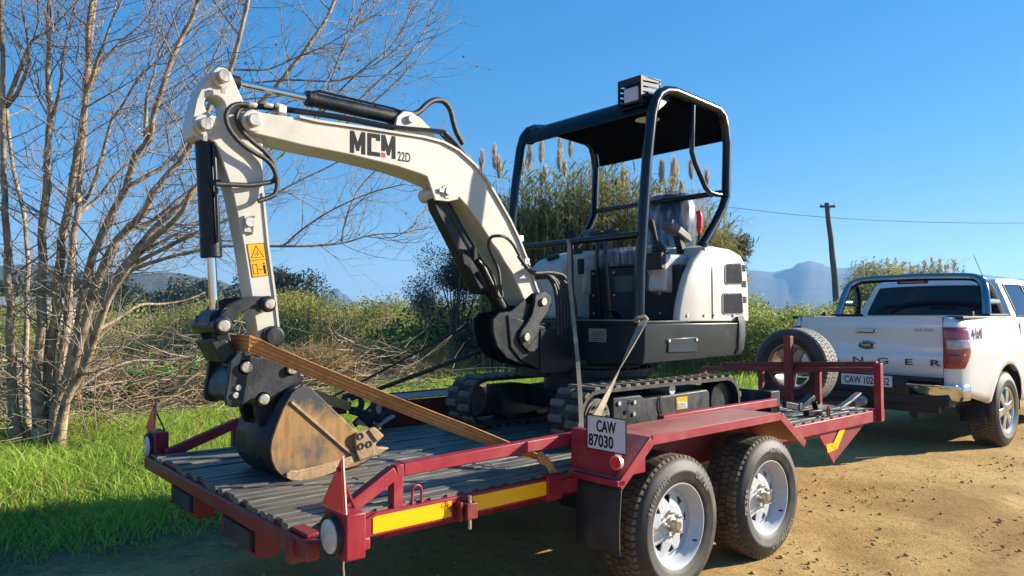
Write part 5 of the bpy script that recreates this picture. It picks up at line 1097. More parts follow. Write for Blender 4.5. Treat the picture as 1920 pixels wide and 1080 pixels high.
g = G(); g.text('XLS TDCi', (.086, -.47, 1.225), (0, -1, 0), (0, 0, 1), .030, 1.05, .003); kpart('trim_badge', g, 'carchrome', tg, smooth=False)
M['lettergrey'] = mat('charcoal_letter', (.03, .032, .036), None, rough=.35, coat=.4)
for ch, y in zip('RANGER', (.62, .365, .11, -.145, -.40, -.65)):
    g = G(); g.text(ch, (.073, y - .02, .886), (0, -1, 0), (0, 0, 1), .062, 1.95, .004, center=True); kpart('tailgate_letter', g, 'lettergrey', tg, smooth=False)
# tail lights follow the rear corner
def corner_patch(name, s, x0, x1f, z0, z1, m, parent, off, nu=14, nv=10, cut=None):
    pts = [(p.x, p.y) for p in plan_t]; L = [0]
    for a, b in zip(pts[:-1], pts[1:]): L.append(L[-1] + math.hypot(b[0] - a[0], b[1] - a[1]))
    def at(d):
        for i in range(len(L) - 1):
            if d <= L[i + 1]:
                t = (d - L[i]) / (L[i + 1] - L[i]); a, b = pts[i], pts[i + 1]; nx, ny = (b[1] - a[1]), -(b[0] - a[0]); l = math.hypot(nx, ny)
                return a[0] + (b[0] - a[0]) * t - nx / l * off * 1.0, a[1] + (b[1] - a[1]) * t - ny / l * off
    V = []
    for j in range(nv + 1):
        z = z0 + (z1 - z0) * j / nv; e = x1f(z)
        for i in range(nu + 1):
            d = x0 + (e - x0) * i / nu; x, y = at(d); q = side_pt(x, y, z); V.append((q[0], s * q[1], q[2]))
    w = nu + 1; g = G(); g.add(V, [(j * w + i, j * w + i + 1, (j + 1) * w + i + 1, (j + 1) * w + i) for j in range(nv) for i in range(nu)])
    return kpart(name, g, m, parent, angle=50, solid=.012)
edge = lambda z: interp([(.87, .185), (.92, .225), (1.02, .285), (1.15, .275), (1.23, .262), (1.27, .245)], z)
for s in (-1, 1):
    tl = corner_patch('tail_light', s, .006, edge, .868, 1.268, 'lampred', None, .012)
    corner_patch('reverse_lens', s, .030, lambda z: edge(z) - .02, 1.055, 1.145, 'lampclear', tl, .021, nv=5)
    corner_patch('fog_lens', s, .040, lambda z: edge(z) - .09, .915, 1.005, 'lampdark', tl, .021, nv=5)
g = G(); 
for k, (x, m_) in enumerate(((.40, 'plastic'), (.475, 'lampred'), (.55, 'plastic'))):
    g = G(); g.text('4x4'[k], (x - .03, -.9155, 1.155), (1, 0, 0), (0, 0, 1), .115, .78, .003); g.v = [(q[0], q[1] - .004 * (q[0] - .4) - .002, q[2]) for q in g.v]; kpart('side_decal', g, m_, smooth=False)
# rear bumper: black step with plate, chrome corner pieces
g = G(); g.prism([(.0, .60), (-.01, .70), (.02, .765), (.12, .775), (.14, .56), (.06, .53)], -.44, .44); g.prism([(.02, .50), (.02, .60), (.2, .60), (.2, .50)], -.80, .80); g.prism([(.0, .74), (.02, .765), (.12, .775), (.12, .70)], -.72, .72); kpart('bumper_step', g, 'carblack', bevel=.01)
for s in (-1, 1):
    pl_ = smooth_path([(-.015, .42, 0), (-.018, .60, 0), (-.010, .74, 0), (.03, .84, 0), (.11, .893, 0), (.24, .915, 0)], 5); V = []
    zr = [(.545, .05), (.56, .012), (.60, 0), (.69, 0), (.705, .008), (.712, .035)]
    for p in pl_:
        lowr = interp([(.42, .075), (.5, .03), (.6, .005), (.95, 0)], p.y)
        for z, d in zr: V.append((p.x + d * (1 if p.x < .1 else .3) + max(0, .70 - z) * .45 * (1 if p.x < .1 else .2), s * (p.y - d * (0 if p.x < .05 else .8)), z + (lowr if z < .65 else 0)))
    w = len(zr); g = G(); g.add(V, [(i * w + j, i * w + j + 1, (i + 1) * w + j + 1, (i + 1) * w + j) for i in range(len(pl_) - 1) for j in range(w - 1)]); bp_ = kpart('bumper_chrome', g, 'carchrome', angle=60, solid=.004)
    for y in (.52, .74):
        g = G(); g.cyl((-.020 + (.010 if y > .7 else 0), s * y, .675), (-.01, s * y, .675), .011, seg=14); kpart('parking_sensor', g, 'bolt', bp_)
g = G(); g.box((-.018, -.29, .655), (-.010, .23, .768)); npk = kpart('number_plate', g, 'platew', smooth=False)
for tx, y in (('CAW', .225), ('102', .02), ('62', -.165)):
    g = G(); g.text(tx, (-.0185, y - .03, .674), (0, -1, 0), (0, 0, 1), .076, .70, .001); kpart('plate_lettering', g, 'decal', npk, smooth=False, kind='stuff')
g = G(); g.bar((-.03, 0, .48), (.3, 0, .50), .06, .06); g.bar((-.05, 0, .47), (-.05, 0, .53), .05, .05); g.box((.05, -.70, .42), (.10, .70, .50)); g.box((.06, -.50, .36), (.12, -.42, .46)); kpart('tow_bar', g, 'carblack', bevel=.006)
# cab: greenhouse loft with rear screen, roof and side windows
def ring(x, z, w, r=.09, n=5):
    return [(x, -w, z), (x, w, z)]
sec = [(1.735, 1.36, .845), (1.80, 1.62, .765), (1.86, 1.765, .690), (1.95, 1.805, .640), (2.5, 1.825, .640), (3.1, 1.805, .640), (3.35, 1.76, .66), (4.05, 1.28, .80)]
base_z = lambda x: interp([(1.735, 1.36), (3.6, 1.30), (4.1, 1.26)], x)
def gh(x, t, s, off=0):                               # side of the greenhouse, t from belt (0) to roof (1)
    zt = interp([(a, b) for a, b, c in sec], x); w = .845 - (.845 - .64) * (max(0, min(1, (base_z(x) + (zt - base_z(x)) * t - 1.30) / .50))) ** 1.15
    return (x, s * (w + off), base_z(x) + (zt - base_z(x)) * t)
for s in (-1, 1):
    V = []; xs_ = np.linspace(1.74, 4.02, 40); R = 8
    for x in xs_:
        for j in range(R + 1): V.append(gh(float(x), j / R, s))
    g = G(); g.add(V, [(i * 9 + j, i * 9 + 9 + j, i * 9 + 10 + j, i * 9 + j + 1) for i in range(39) for j in range(8)]); kpart('cab_side', g, 'car', angle=50)
    for nm, a, b, c, d in (('rear_door_window', 1.98, 2.68, 2.06, 2.68), ('front_door_window', 2.76, 3.78, 2.76, 3.30)):
        V = []; n = 10
        for i in range(n + 1):
            for j in range(7):
                v = .06 + .80 * j / 6; x = (a + (b - a) * i / n) * (1 - v) + (c + (d - c) * i / n) * v; V.append(gh(x, v if nm[0] == 'r' or x < 3.3 else v * 1, s, .004))
        g = G(); g.add(V, [(i * 7 + j, i * 7 + 7 + j, i * 7 + 8 + j, i * 7 + j + 1) for i in range(n) for j in range(6)]); wd = kpart(nm, g, 'glass', angle=60)
        bd = [V[i * 7] for i in range(n + 1)] + [V[n * 7 + j] for j in range(7)] + [V[i * 7 + 6] for i in range(n, -1, -1)] + [V[j] for j in range(6, -1, -1)]
        g = G(); g.tube([(x, y + s * .002, z) for x, y, z in bd[::2]], .008, 6); kpart('window_trim', g, 'carblack', wd)
    g = G(); g.box((3.55, min(s * .88, s * 1.06), 1.30), (3.68, max(s * .88, s * 1.06), 1.46)); kpart('door_mirror', g, 'car', bevel=.03, seg=3)
    for x in (2.70, 3.72, 1.735):
        g = G(); g.box((x, min(s * .917, s * .925), .52), (x + .008, max(s * .917, s * .925), 1.33)); kpart('door_gap', g, 'tube', smooth=False)
    for x in (1.95, 2.95):
        g = G(); g.box((x, min(s * .93, s * .96), 1.11), (x + .16, max(s * .93, s * .96), 1.145)); kpart('door_handle', g, 'carchrome', bevel=.01)
V = []; xs_ = [1.86, 1.90, 1.95, 2.1, 2.5, 3.0, 3.2, 3.35]; 
for x in xs_:
    zt = interp([(a, b) for a, b, c in sec], x); w = abs(gh(x, 1, 1)[1])
    for k in np.linspace(-1, 1, 11): V.append((x, w * k, zt + .030 * (1 - k * k) * (1 if x > 1.9 else .5)))
g = G(); g.add(V, [(i * 11 + j, i * 11 + 11 + j, i * 11 + 12 + j, i * 11 + j + 1) for i in range(len(xs_) - 1) for j in range(10)]); kpart('roof', g, 'car', angle=50)
def rear_pt(u, v, off=0):                             # rear wall of the cab, u across, v from belt to roof
    x = 1.735 + .125 * v; zt = interp([(a, b) for a, b, c in sec], x) if v < 1 else 1.765; z = 1.36 + (1.765 - 1.36) * v; w = abs(gh(x, 1, 1)[1]) if False else .845 - (.845 - .675) * v ** 1.15
    return (x - .05 * (1 - u * u) - off, u * w, z + .02 * (1 - u * u) * v)
def rear_patch(nm, u0, u1, v0, v1, m, off, taper=0, **k):
    V = []; 
    for j in range(9):
        v = v0 + (v1 - v0) * j / 8
        for i in range(13): V.append(rear_pt((u0 + (u1 - u0) * i / 12) * (1 - taper * (v - v0)), v, off))
    g = G(); g.add(V, [(j * 13 + i, j * 13 + i + 1, j * 13 + 14 + i, j * 13 + 13 + i) for j in range(8) for i in range(12)]); return kpart(nm, g, m, angle=60, **k)
rear_patch('cab_rear_wall', -1, 1, 0, 1, 'car', 0); rs = rear_patch('rear_window', -.86, .86, .10, .87, 'glass', .006); 
g = G(); bd = [rear_pt(u, v, .008) for u, v in [(-.87 + 1.74 * i / 10, .09) for i in range(11)] + [(.87, .09 + .79 * i / 6) for i in range(1, 7)] + [(.87 - 1.74 * i / 10, .88) for i in range(1, 11)] + [(-.87, .88 - .79 * i / 6) for i in range(1, 6)]]; g.tube(bd, .010, 6, closed=True); kpart('window_seal', g, 'carblack', rs)
g = G(); g.box((1.815, -.16, 1.735), (1.84, .16, 1.775)); kpart('high_brake_light', g, 'lampdark', bevel=.006)
V = []
for j in range(7):
    v = j / 6; x = 4.05 - .70 * v; z = 1.27 + .485 * v; w = .80 - .15 * v
    for k in np.linspace(-1, 1, 9): V.append((x + .06 * (1 - k * k), w * k, z))
g = G(); g.add(V, [(i * 9 + j, i * 9 + j + 1, i * 9 + 10 + j, i * 9 + 9 + j) for i in range(6) for j in range(8)]); kpart('windscreen', g, 'glass', angle=60)
V = []
for x, z, w in ((4.0, 1.285, .86), (4.4, 1.26, .86), (4.9, 1.17, .83), (5.15, 1.10, .70), (5.31, 1.0, .40)):
    for k in np.linspace(-1, 1, 9): V.append((x, w * k, z + .04 * (1 - k * k)))
g = G(); g.add(V, [(i * 9 + j, i * 9 + 9 + j, i * 9 + 10 + j, i * 9 + j + 1) for i in range(4) for j in range(8)]); kpart('bonnet', g, 'car', angle=60)
g = G(); g.box((.2, -.70, .46), (5.0, .70, .56)); g.box((1.74, -.88, .45), (4.0, .88, .60)); kpart('chassis', g, 'carblack')
# sports bar
def loop(x0, lean, w, zt): return [(x0 - .0, -w - .05, 1.38), (x0 + lean * .3, -w - .03, 1.52), (x0 + lean * .75, -w + .03, 1.69), (x0 + lean * .95, -w + .14, 1.765), (x0 + lean, -w + .32, zt), (x0 + lean, 0, zt + .018), (x0 + lean, w - .32, zt), (x0 + lean * .95, w - .14, 1.765), (x0 + lean * .75, w - .03, 1.69), (x0 + lean * .3, w + .03, 1.52), (x0, w + .05, 1.38)]
bar = [(1.10, -.80, 1.38), (1.14, -.785, 1.50), (1.20, -.76, 1.64), (1.245, -.725, 1.735), (1.27, -.66, 1.79), (1.285, -.56, 1.812), (1.29, -.3, 1.822), (1.29, 0, 1.828)]
bar = bar + [(x, -y, z) for x, y, z in bar[-2::-1]]
g = G(); g.tube(smooth_path(bar, 4), .043, 14); sbar = kpart('sports_bar', g, 'barsteel', angle=70)
for s in (-1, 1):
    g = G(); g.tube(smooth_path([(1.275, s * .69, 1.785), (1.37, s * .71, 1.755), (1.47, s * .735, 1.66), (1.54, s * .765, 1.52), (1.575, s * .79, 1.385)], 5), .040, 12); kpart('bar_rear_leg', g, 'barsteel', sbar, angle=70)
    g = G(); g.tube([(1.15, s * .785, 1.535), (1.53, s * .765, 1.535)], .038, 14); kpart('bar_brace', g, 'alloy', sbar)
    g = G(); g.box((1.04, min(s * .745, s * .85), 1.378), (1.64, max(s * .745, s * .85), 1.402)); kpart('bar_foot', g, 'carblack', sbar, bevel=.006)
    g = G(); g.box((.70, min(s * .76, s * .80), 1.378), (.75, max(s * .76, s * .80), 1.425)); kpart('tie_hook', g, 'carblack', bevel=.006)
g = G(); g.box((1.255, -.17, 1.752), (1.292, .17, 1.790)); hl = kpart('bar_brake_light', g, 'carblack', bevel=.008); g = G(); g.box((1.250, -.13, 1.760), (1.256, .13, 1.782)); kpart('brake_lens', g, 'lampdark', hl, smooth=False)
g = G(); g.tube(smooth_path([(2.6, -.32, 1.835), (2.45, -.32, 1.95), (2.25, -.32, 2.12)], 4), .004, 6); kpart('aerial', g, 'carblack')
for y in (-.40, .40):                                  # seat head rests seen through the rear screen
    g = G(); g.box((2.2, y - .14, 1.42), (2.28, y + .14, 1.62)); kpart('headrest', g, 'vinyl', bevel=.03)
# wheels
def truck_wheel(x, y, s):
    o = Vector((x, s * y, .395)); ax = Vector((0, s, 0)); R = .395
    g = G(); g.lathe([(.222, -.010), (.230, .005), (.236, .003), (.232, -.012)], o, ax, 48, cap=False); g.lathe([(.230, .004), (.214, -.004), (.206, -.05), (.19, -.16), (.22, -.22)], o, ax, 48, cap=False)
    r = kpart('wheel', g, 'alloy', angle=50)
    u = Vector((1, 0, 0)); v = ax.cross(u)
    for k in range(6):
        a = 2 * math.pi * k / 6 + .2; d = u * math.cos(a) + v * math.sin(a); e = ax.cross(d); g = G()
        q = [o + d * .03 + e * .034 + ax * .002, o + d * .03 - e * .034 + ax * .002, o + d * .212 - e * .046 - ax * .004, o + d * .212 + e * .046 - ax * .004]
        g.add(q + [p - ax * .035 for p in q], [(0, 1, 2, 3), (7, 6, 5, 4), (0, 4, 5, 1), (1, 5, 6, 2), (2, 6, 7, 3), (3, 7, 4, 0)]); kpart('spoke', g, 'alloy', r, bevel=.008, seg=3)
    g = G(); g.cyl(o - ax * .03, o + ax * .006, .062, seg=28); kpart('hub', g, 'alloy', r, bevel=.006); g = G(); g.cyl(o + ax * .004, o + ax * .010, .030, seg=24); kpart('hub_cap', g, 'carchrome', r, bevel=.003)
    g = G(); g.cyl(o - ax * .09, o - ax * .10, .185, seg=32); kpart('brake_disc', g, 'carblack', r)
    c, t = tyre_geo(o, ax, R, .230, .255, blocks=64, ribs=5, gap=.74)
    kpart('tyre', c, 'tyre', r, angle=60); kpart('tread', t, 'tread', r, smooth=False, fix=False, kind='stuff')
for s in (-1, 1):
    truck_wheel(RC, .915, s); truck_wheel(FC, .915, s)
    V = []
    for j in range(7):
        for y in (.64, .72, .80, .875): V.append((.80 - .035 * j / 6 + .02 * math.sin(j * .8), s * y, .60 - .052 * j + .03 * (y - .75)))
    g = G(); g.add(V, [(j * 4 + k, j * 4 + k + 1, j * 4 + 5 + k, j * 4 + 4 + k) for j in range(6) for k in range(3)]); kpart('mud_flap', g, 'carblack', angle=70, solid=.008)
# ------------------------------------------------------------------ straps, ratchets and chains: things of their own
def sag(a, b, n=14, s=.0):
    a = Vector(a); b = Vector(b); return [a.lerp(b, i / n) - Vector((0, 0, s * 4 * (i / n) * (1 - i / n))) for i in range(n + 1)]
o = thing('ratchet_strap', 'wide orange ratchet strap stretched from the stick foot to the near deck rail', 'strap', (-.6, .33, .66), group=None)
p0 = [(-1.791, 1.030, 1.270), (-1.753, 1.030, 1.259), (-1.719, 1.030, 1.244)]; pe = [(-0.642, 0.318, 0.715), (-0.558, 0.318, 0.629), (-0.501, 0.318, 0.577)]
pts = [Vector((-1.78, 1.28, 1.255)), Vector((-1.765, 1.12, 1.26))] + [Vector(p) for p in p0[1:]] + sag(p0[-1], pe[0], 18, .012)[1:]
w = [.075] * 4 + [.066 - .018 * (i / 18) ** 3 for i in range(len(pts) - 4)]
tw = [0.0] * 4 + [(.10 * math.sin(i * .22) + (1.0 * max(0, i - 12) / 6)) for i in range(len(pts) - 4)]
g = ribbon(pts, w, (0.05, -.25, 1), .005, tw); wb = part('webbing', g, 'strap', o, angle=60)
for f_ in (-.74, -.30, .30, .74):                      # woven stripes along the band
    q_ = []; S_ = Vector((.05, -.25, 1)); n_ = len(pts)
    for i, p in enumerate(pts):
        d_ = (Vector(pts[min(i + 1, n_ - 1)]) - Vector(pts[max(i - 1, 0)])).normalized(); s_ = Matrix.Rotation(tw[i], 3, d_) @ S_; s_ = (s_ - d_ * s_.dot(d_)).normalized(); q_.append(Vector(p) + s_ * (f_ * w[i] / 2))
    g = ribbon(q_, .0035, (0.05, -.25, 1), .0075, tw); part('webbing_stripe', g, 'strapline', wb, angle=60)
q = [Vector(p) for p in pe]
g = ribbon(smooth_path([q[0], q[0].lerp(q[1], .5) + Vector((0, -.02, .01)), q[1], q[2]], 4), .040, (.6, .2, .5), .007); part('webbing_tail', g, 'strap', o, angle=60)
g = G(); g.tube([q[0] + Vector((.012 * math.cos(a), -.012 + .010 * math.sin(a), .022 * math.sin(a))) for a in np.linspace(0, 2 * math.pi, 10, endpoint=False)], .010, 7, closed=True); g.sphere(q[0] + Vector((.005, -.01, -.005)), .024, 10, 7); part('knot', g, 'strap', o)
g = ribbon([q[1] + Vector((.0, 0, .02)), q[2] + Vector((-.01, -.012, -.01)), q[2] + Vector((.01, -.005, -.045))], .030, (.8, 0, .4), .005); part('webbing_tail', g, 'strap', o)
o = thing('ratchet_strap', 'second orange strap passing behind the bucket to the far rail', 'strap', (-.9, 1.6, .9))
g = ribbon([Vector((-1.60, 1.32, 1.09))] + sag((-1.56, 1.36, 1.075), (-.72, 2.0, .80), 8, 0.0), .058, (.1, .1, 1), .005); part('webbing', g, 'strap', o, angle=60)
# ratchet and looped black hose at the far rail
o = thing('ratchet_buckle', 'heavy black ratchet with coiled strap loops on the far deck rail', 'ratchet', (-.6, 2.02, .75))
for c, r, ph in (((-.690, 2.03, .822), .058, .3), ((-.485, 2.03, .775), .062, 1.1)):
    g = ribbon([Vector(c) + Vector((r * math.cos(a) * 1.15, .03 * math.sin(a + ph), r * .85 * math.sin(a))) for a in np.linspace(0, 2 * math.pi, 26)], .045, (0, 1, .2), .016); part('strap_loop', g, 'strapk', o, angle=70)
g = G(); g.bar((-.72, 1.99, .78), (-.50, 2.0, .70), .06, .05); g.bar((-.66, 1.98, .74), (-.55, 1.98, .64), .05, .03); g.cyl((-.60, 1.95, .72), (-.60, 2.06, .72), .03, seg=14); part('ratchet_body', g, 'strapk', o, bevel=.006)
g = G(); g.bar((-.56, 1.97, .66), (-.42, 1.97, .72), .05, .018); part('ratchet_handle', g, 'bolt', o, bevel=.004)
# two black straps from the machine to the far side
o = thing('black_strap', 'thick black strap running from the swing post down to the far rail', 'strap', (-.3, 1.8, 1.0))
g = G(); g.tube(sag((.02, 1.40, 1.205), (-.70, 2.04, .845), 10, .004), .0135, 8); part('webbing', g, 'strapk', o)
o = thing('black_strap', 'thin black strap behind the thick one crossing the thicket', 'strap', (-.3, 1.9, 1.1))
g = G(); g.tube(sag((.12, 1.62, 1.40), (-.90, 2.16, .80), 10, .004), .007, 7); part('webbing', g, 'strapk', o)
# pale straps at the house
o = thing('tie_down_strap', 'pale webbing strap hanging straight from the front handrail to the side rail', 'strap', (-.1, .7, 1.2))
T0 = Vector((.43, 1.19, 1.86)); up = [(0.010, 0.800, 1.789), (0.018, 0.800, 1.670), (0.026, 0.800, 1.483), (0.030, 0.800, 1.358), (0.042, 0.800, 1.046), (0.058, 0.800, 0.716)]; P_ = [Vector(p) for p in up]
for i, p in enumerate(P_): t = i / 5; 
P_ = [Vector((.415, 1.165, 1.885)), Vector((.405, 1.15, 1.845)), Vector((.33, 1.07, 1.60)), Vector((.25, .96, 1.36)), Vector((.12, .80, 1.12)), Vector((-.05, .62, .95)), Vector((-.30, .37, .80))]
def to_px_col(p): return p
g = ribbon(P_, .024, (.66, -.75, 0), .004); part('webbing', g, 'strapw', o, angle=60)
g = ribbon([(-.30, .37, .80), (-.37, .335, .72), (-.40, .330, .665)], .03, (.66, -.75, 0), .004); part('webbing_tail', g, 'strapw', o)
o = thing('tie_down_strap', 'twisted pale strap slanting from the canopy post foot to the trailer rail', 'strap', (.1, .45, 1.1))
a, b = Vector((.425, .545, 1.362)), Vector((-.262, .318, .850)); pts = sag(a, b, 16, 0)
g = ribbon(pts, .042, (.7, -.7, 0), .005, [2.4 * (i / 16) for i in range(17)]); part('webbing', g, 'strapw', o, angle=60)
g = ribbon([b, Vector((-.33, .315, .762)), Vector((-.385, .318, .69)), Vector((-.40, .312, .652))], .036, (.7, -.7, 0), .004); part('webbing_tail', g, 'strapw', o)
g = G(); g.tube([(.45, .545, 1.36), (.42, .54, 1.38), (.385, .56, 1.37), (.40, .60, 1.355), (.45, .61, 1.35)], .012, 8); part('strap_hitch', g, 'strapw', o)
g = G(); g.sphere((-.39, .318, .690), .026, 10, 7, (1, .7, 1)); part('knot', g, 'strapw', o)
# load binder with a chain at the front of the near track
o = thing('load_binder', 'rusty black load binder with chain hooked to the near front deck', 'binder', (2.1, .45, .64))
g = G(); g.bar((1.96, .50, .74), (2.16, .48, .70), .035, .045); g.bar((2.14, .49, .70), (2.30, .46, .775), .06, .035); g.cyl((2.14, .46, .71), (2.14, .53, .71), .03, seg=14); part('binder_body', g, 'blacks', o, bevel=.004)
g = G(); g.bar((2.18, .45, .66), (2.34, .42, .66), .05, .04); g.bar((2.27, .43, .74), (2.33, .44, .66), .04, .02); part('binder_handle', g, 'black', o, bevel=.005)
g = G()
for i in range(11):
    c = Vector((2.33 + .008 * i, .42 - .008 * i, .655 - .012 * i * (1 if i < 6 else .5))); ax = i % 2
    g.tube([c + (Vector((.012 * math.cos(t), 0, .018 * math.sin(t))) if ax else Vector((0, .012 * math.cos(t), .018 * math.sin(t)))) for t in np.linspace(0, 2 * math.pi, 9, endpoint=False)], .0035, 6, closed=True)
part('binder_chain', g, 'blacks', o)
g = G(); g.tube([(2.335, .36, .62), (2.335, .36, .68), (2.35, .36, .70), (2.365, .36, .68), (2.365, .36, .62)], .008, 8); part('chain_hook', g, 'maroond', o)
# frayed string under the lamp box
o = tag(None, None) if False else None
g = G(); g.tube(smooth_path([(-1.80, .05, .575), (-1.805, .045, .54), (-1.80, .05, .50), (-1.815, .04, .44), (-1.81, .045, .38), (-1.82, .035, .30)], 4), .004, 6)
s_ = part('frayed_string', g, 'strapw', None); tag(s_, 'frayed white string dangling under the near rear lamp box', 'string')
# ------------------------------------------------------------------ hills
ridge('mountain', ang_of(1310), ang_of(1960), 1500, [(0, 80), (.177, 90), (.24, 87), (.304, 92), (.329, 103), (.362, 106), (.395, 101), (.43, 92), (.47, 90), (.51, 93), (.6, 88), (.8, 75), (1, 60)], 'hillblue', 420)
ridge('distant_knoll', ang_of(592), ang_of(668), 1400, [(0, 28), (.3, 42), (.45, 52), (.53, 52), (.68, 42), (1, 26)], 'hillblue', 300)
ridge('wooded_hill', ang_of(-350), ang_of(470), 650, [(0, 33), (.25, 35), (.45, 40), (.55, 35), (.70, 35), (.78, 36.5), (.88, 32), (1, 22)], 'hillgreen', 220)

# ------------------------------------------------------------------ leaf and blade builders (numpy)
def unit(n): 
    v = RNG.normal(size=(n, 3)); return v / np.linalg.norm(v, axis=1, keepdims=True)
def leaf_quads(P, size, aspect=.5, up=.3, tintb=None):
    """one diamond leaf per point"""
    n = len(P); d = unit(n); d[:, 2] = d[:, 2] * .8 + up; d /= np.linalg.norm(d, axis=1, keepdims=True)
    s = np.cross(d, unit(n)); s /= np.linalg.norm(s, axis=1, keepdims=True)
    L = (size * RNG.uniform(.6, 1.35, n))[:, None]; Wd = L * aspect
    V = np.empty((n, 4, 3)); V[:, 0] = P - d * L * .5; V[:, 1] = P + s * Wd * .5; V[:, 2] = P + d * L * .5; V[:, 3] = P - s * Wd * .5
    F = np.arange(n * 4).reshape(n, 4); t = RNG.uniform(0, 1, n) if tintb is None else np.clip(tintb + RNG.normal(0, .22, n), 0, 1)
    return V.reshape(-1, 3), F, t
def blades(base, h, w, lean, tint=None, curl=.5):
    """curved grass blades: 5 vertices, as a quad plus a tip quad with a doubled vertex"""
    n = len(base); a = RNG.uniform(0, 2 * math.pi, n); dirn = np.stack([np.cos(a), np.sin(a), np.zeros(n)], 1); side = np.stack([-np.sin(a), np.cos(a), np.zeros(n)], 1)
    b = RNG.uniform(0, 2 * math.pi, n); side = np.stack([np.cos(b), np.sin(b), np.zeros(n)], 1)
    L = lean * RNG.uniform(.2, 1.3, n)[:, None]; H = h[:, None]; Wd = (w * RNG.uniform(.7, 1.3, n))[:, None]; z = np.array([[0, 0, 1.0]])
    V = np.empty((n, 6, 3)); m = base + z * H * .55 + dirn * L * H * .30; t = base + z * H * (1 - curl * .3 * L) + dirn * L * H
    V[:, 0] = base - side * Wd * .5; V[:, 1] = base + side * Wd * .5; V[:, 2] = m + side * Wd * .42; V[:, 3] = m - side * Wd * .42; V[:, 4] = t + side * Wd * .05; V[:, 5] = t - side * Wd * .05
    F = np.stack([np.array([0, 1, 2, 3])[None] + 6 * np.arange(n)[:, None], np.array([3, 2, 4, 5])[None] + 6 * np.arange(n)[:, None]], 1).reshape(-1, 4)
    tt = RNG.uniform(0, 1, n) if tint is None else tint
    return V.reshape(-1, 3), F, np.repeat(tt, 2)
def join(parts):
    V = []; F = []; T_ = []; b = 0
    for v, f, t in parts: V.append(v); F.append(f + b); T_.append(t); b += len(v)
    return np.concatenate(V), np.concatenate(F), np.concatenate(T_)
def tubes_np(segs, k=4):
    """segs: list of (p, q, r0, r1); open k-sided tubes"""
    A = np.array([s[0] for s in segs], float); B = np.array([s[1] for s in segs], float); r0 = np.array([s[2] for s in segs]); r1 = np.array([s[3] for s in segs])
    d = B - A; d /= np.linalg.norm(d, axis=1, keepdims=True) + 1e-9
    u = np.cross(d, np.where(np.abs(d[:, 2:3]) < .9, np.array([[0, 0, 1.0]]), np.array([[1.0, 0, 0]]))); u /= np.linalg.norm(u, axis=1, keepdims=True) + 1e-9; w = np.cross(d, u)
    n = len(segs); V = np.empty((n, 2 * k, 3))
    for i in range(k):
        a = 2 * math.pi * i / k; o = u * math.cos(a) + w * math.sin(a); V[:, i] = A + o * r0[:, None]; V[:, k + i] = B + o * r1[:, None]
    F = np.concatenate([(np.array([i, (i + 1) % k, k + (i + 1) % k, k + i])[None] + 2 * k * np.arange(n)[:, None])[:, None] for i in range(k)], 1).reshape(-1, 4)
    return V.reshape(-1, 3), F, np.repeat(RNG.uniform(0, 1, n), k)
def noise2(x, y, s, seed=0): return np.array([noise.noise((a * s, b * s, seed)) for a, b in zip(x, y)])

# ------------------------------------------------------------------ grass on the verge
def verge(n, x0, x1, y0, y1, h, w, dens=1.0, seed=0, mt='grass', name='grass', lean=.55, edge=True, tb=.5, hs=.35):
    x = RNG.uniform(x0, x1, n); y = RNG.uniform(y0, y1, n)
    nv = noise2(x, y, .9, seed); keep = RNG.uniform(0, 1, n) < .80 + nv * .6
    if edge: e = np.array([road_edge(a, b) for a, b in zip(x, y)]); keep &= (RNG.uniform(0, 1, n) < np.clip((e + .05) / .8, 0, 1) ** 1.3)
    x, y, nv = x[keep], y[keep], nv[keep]; e = e[keep] if edge else np.full(len(x), 9.0)
    hh = h * RNG.uniform(.45, 1.25, len(x)) * (1 + hs * 1.6 * nv) * np.clip(.22 + e * .36, .22, 1)
    b = np.stack([x, y, np.full(len(x), -.01)], 1)
    tint = np.clip(tb + nv * .55 + RNG.normal(0, .17, len(x)), 0, 1)
    return blades(b, np.maximum(hh, .03), w, lean, tint)
V, F, t = join([verge(80000, -4.6, 2.6, 2.3, 8.2, .17, .0105, seed=1, lean=.9), verge(22000, -4.6, 2.6, 2.4, 8.2, .25, .010, seed=4, lean=1.1, tb=.75),
                verge(60000, 2.4, 13, 2.6, 11.5, .24, .014, seed=2, lean=.9), verge(30000, 10, 26, 3.4, 15, .34, .022, seed=3, lean=.9), verge(9000, -9, -4.6, 2.3, 9, .3, .012, seed=5)])
o = npmesh('grass', V, F, 'grass', t); tag(o, 'lush green grass growing along the verge beyond the trailer', 'grass')
V, F, t = verge(7000, -4.6, 3, 2.2, 8.2, .22, .008, seed=9, lean=1.1); o = npmesh('withered_grass', V, F, 'drygrass', t); tag(o, 'scattered withered tan blades among the green verge grass', 'grass')
# straw and low weeds at the road's edge
n = 15000; x = RNG.uniform(-4, 3, n); y = RNG.uniform(2.1, 4.4, n); e = np.array([road_edge(a, b) for a, b in zip(x, y)]); k = (e > -.22) & (e < RNG.uniform(0, 1.3, n) ** 1.3); x, y = x[k], y[k]
segs = []
for a, b in zip(x, y):
    th = RNG.uniform(0, 6.28); L = RNG.uniform(.03, .16); segs.append(((a, b, .012), (a + L * math.cos(th), b + L * math.sin(th), RNG.uniform(.005, .05)), .0014, .0008))
V, F, t = tubes_np(segs, 3); o = npmesh('dry_straw', V, F, 'stick', t); tag(o, 'dry straw and stalks lying on the ragged road edge', 'straw')

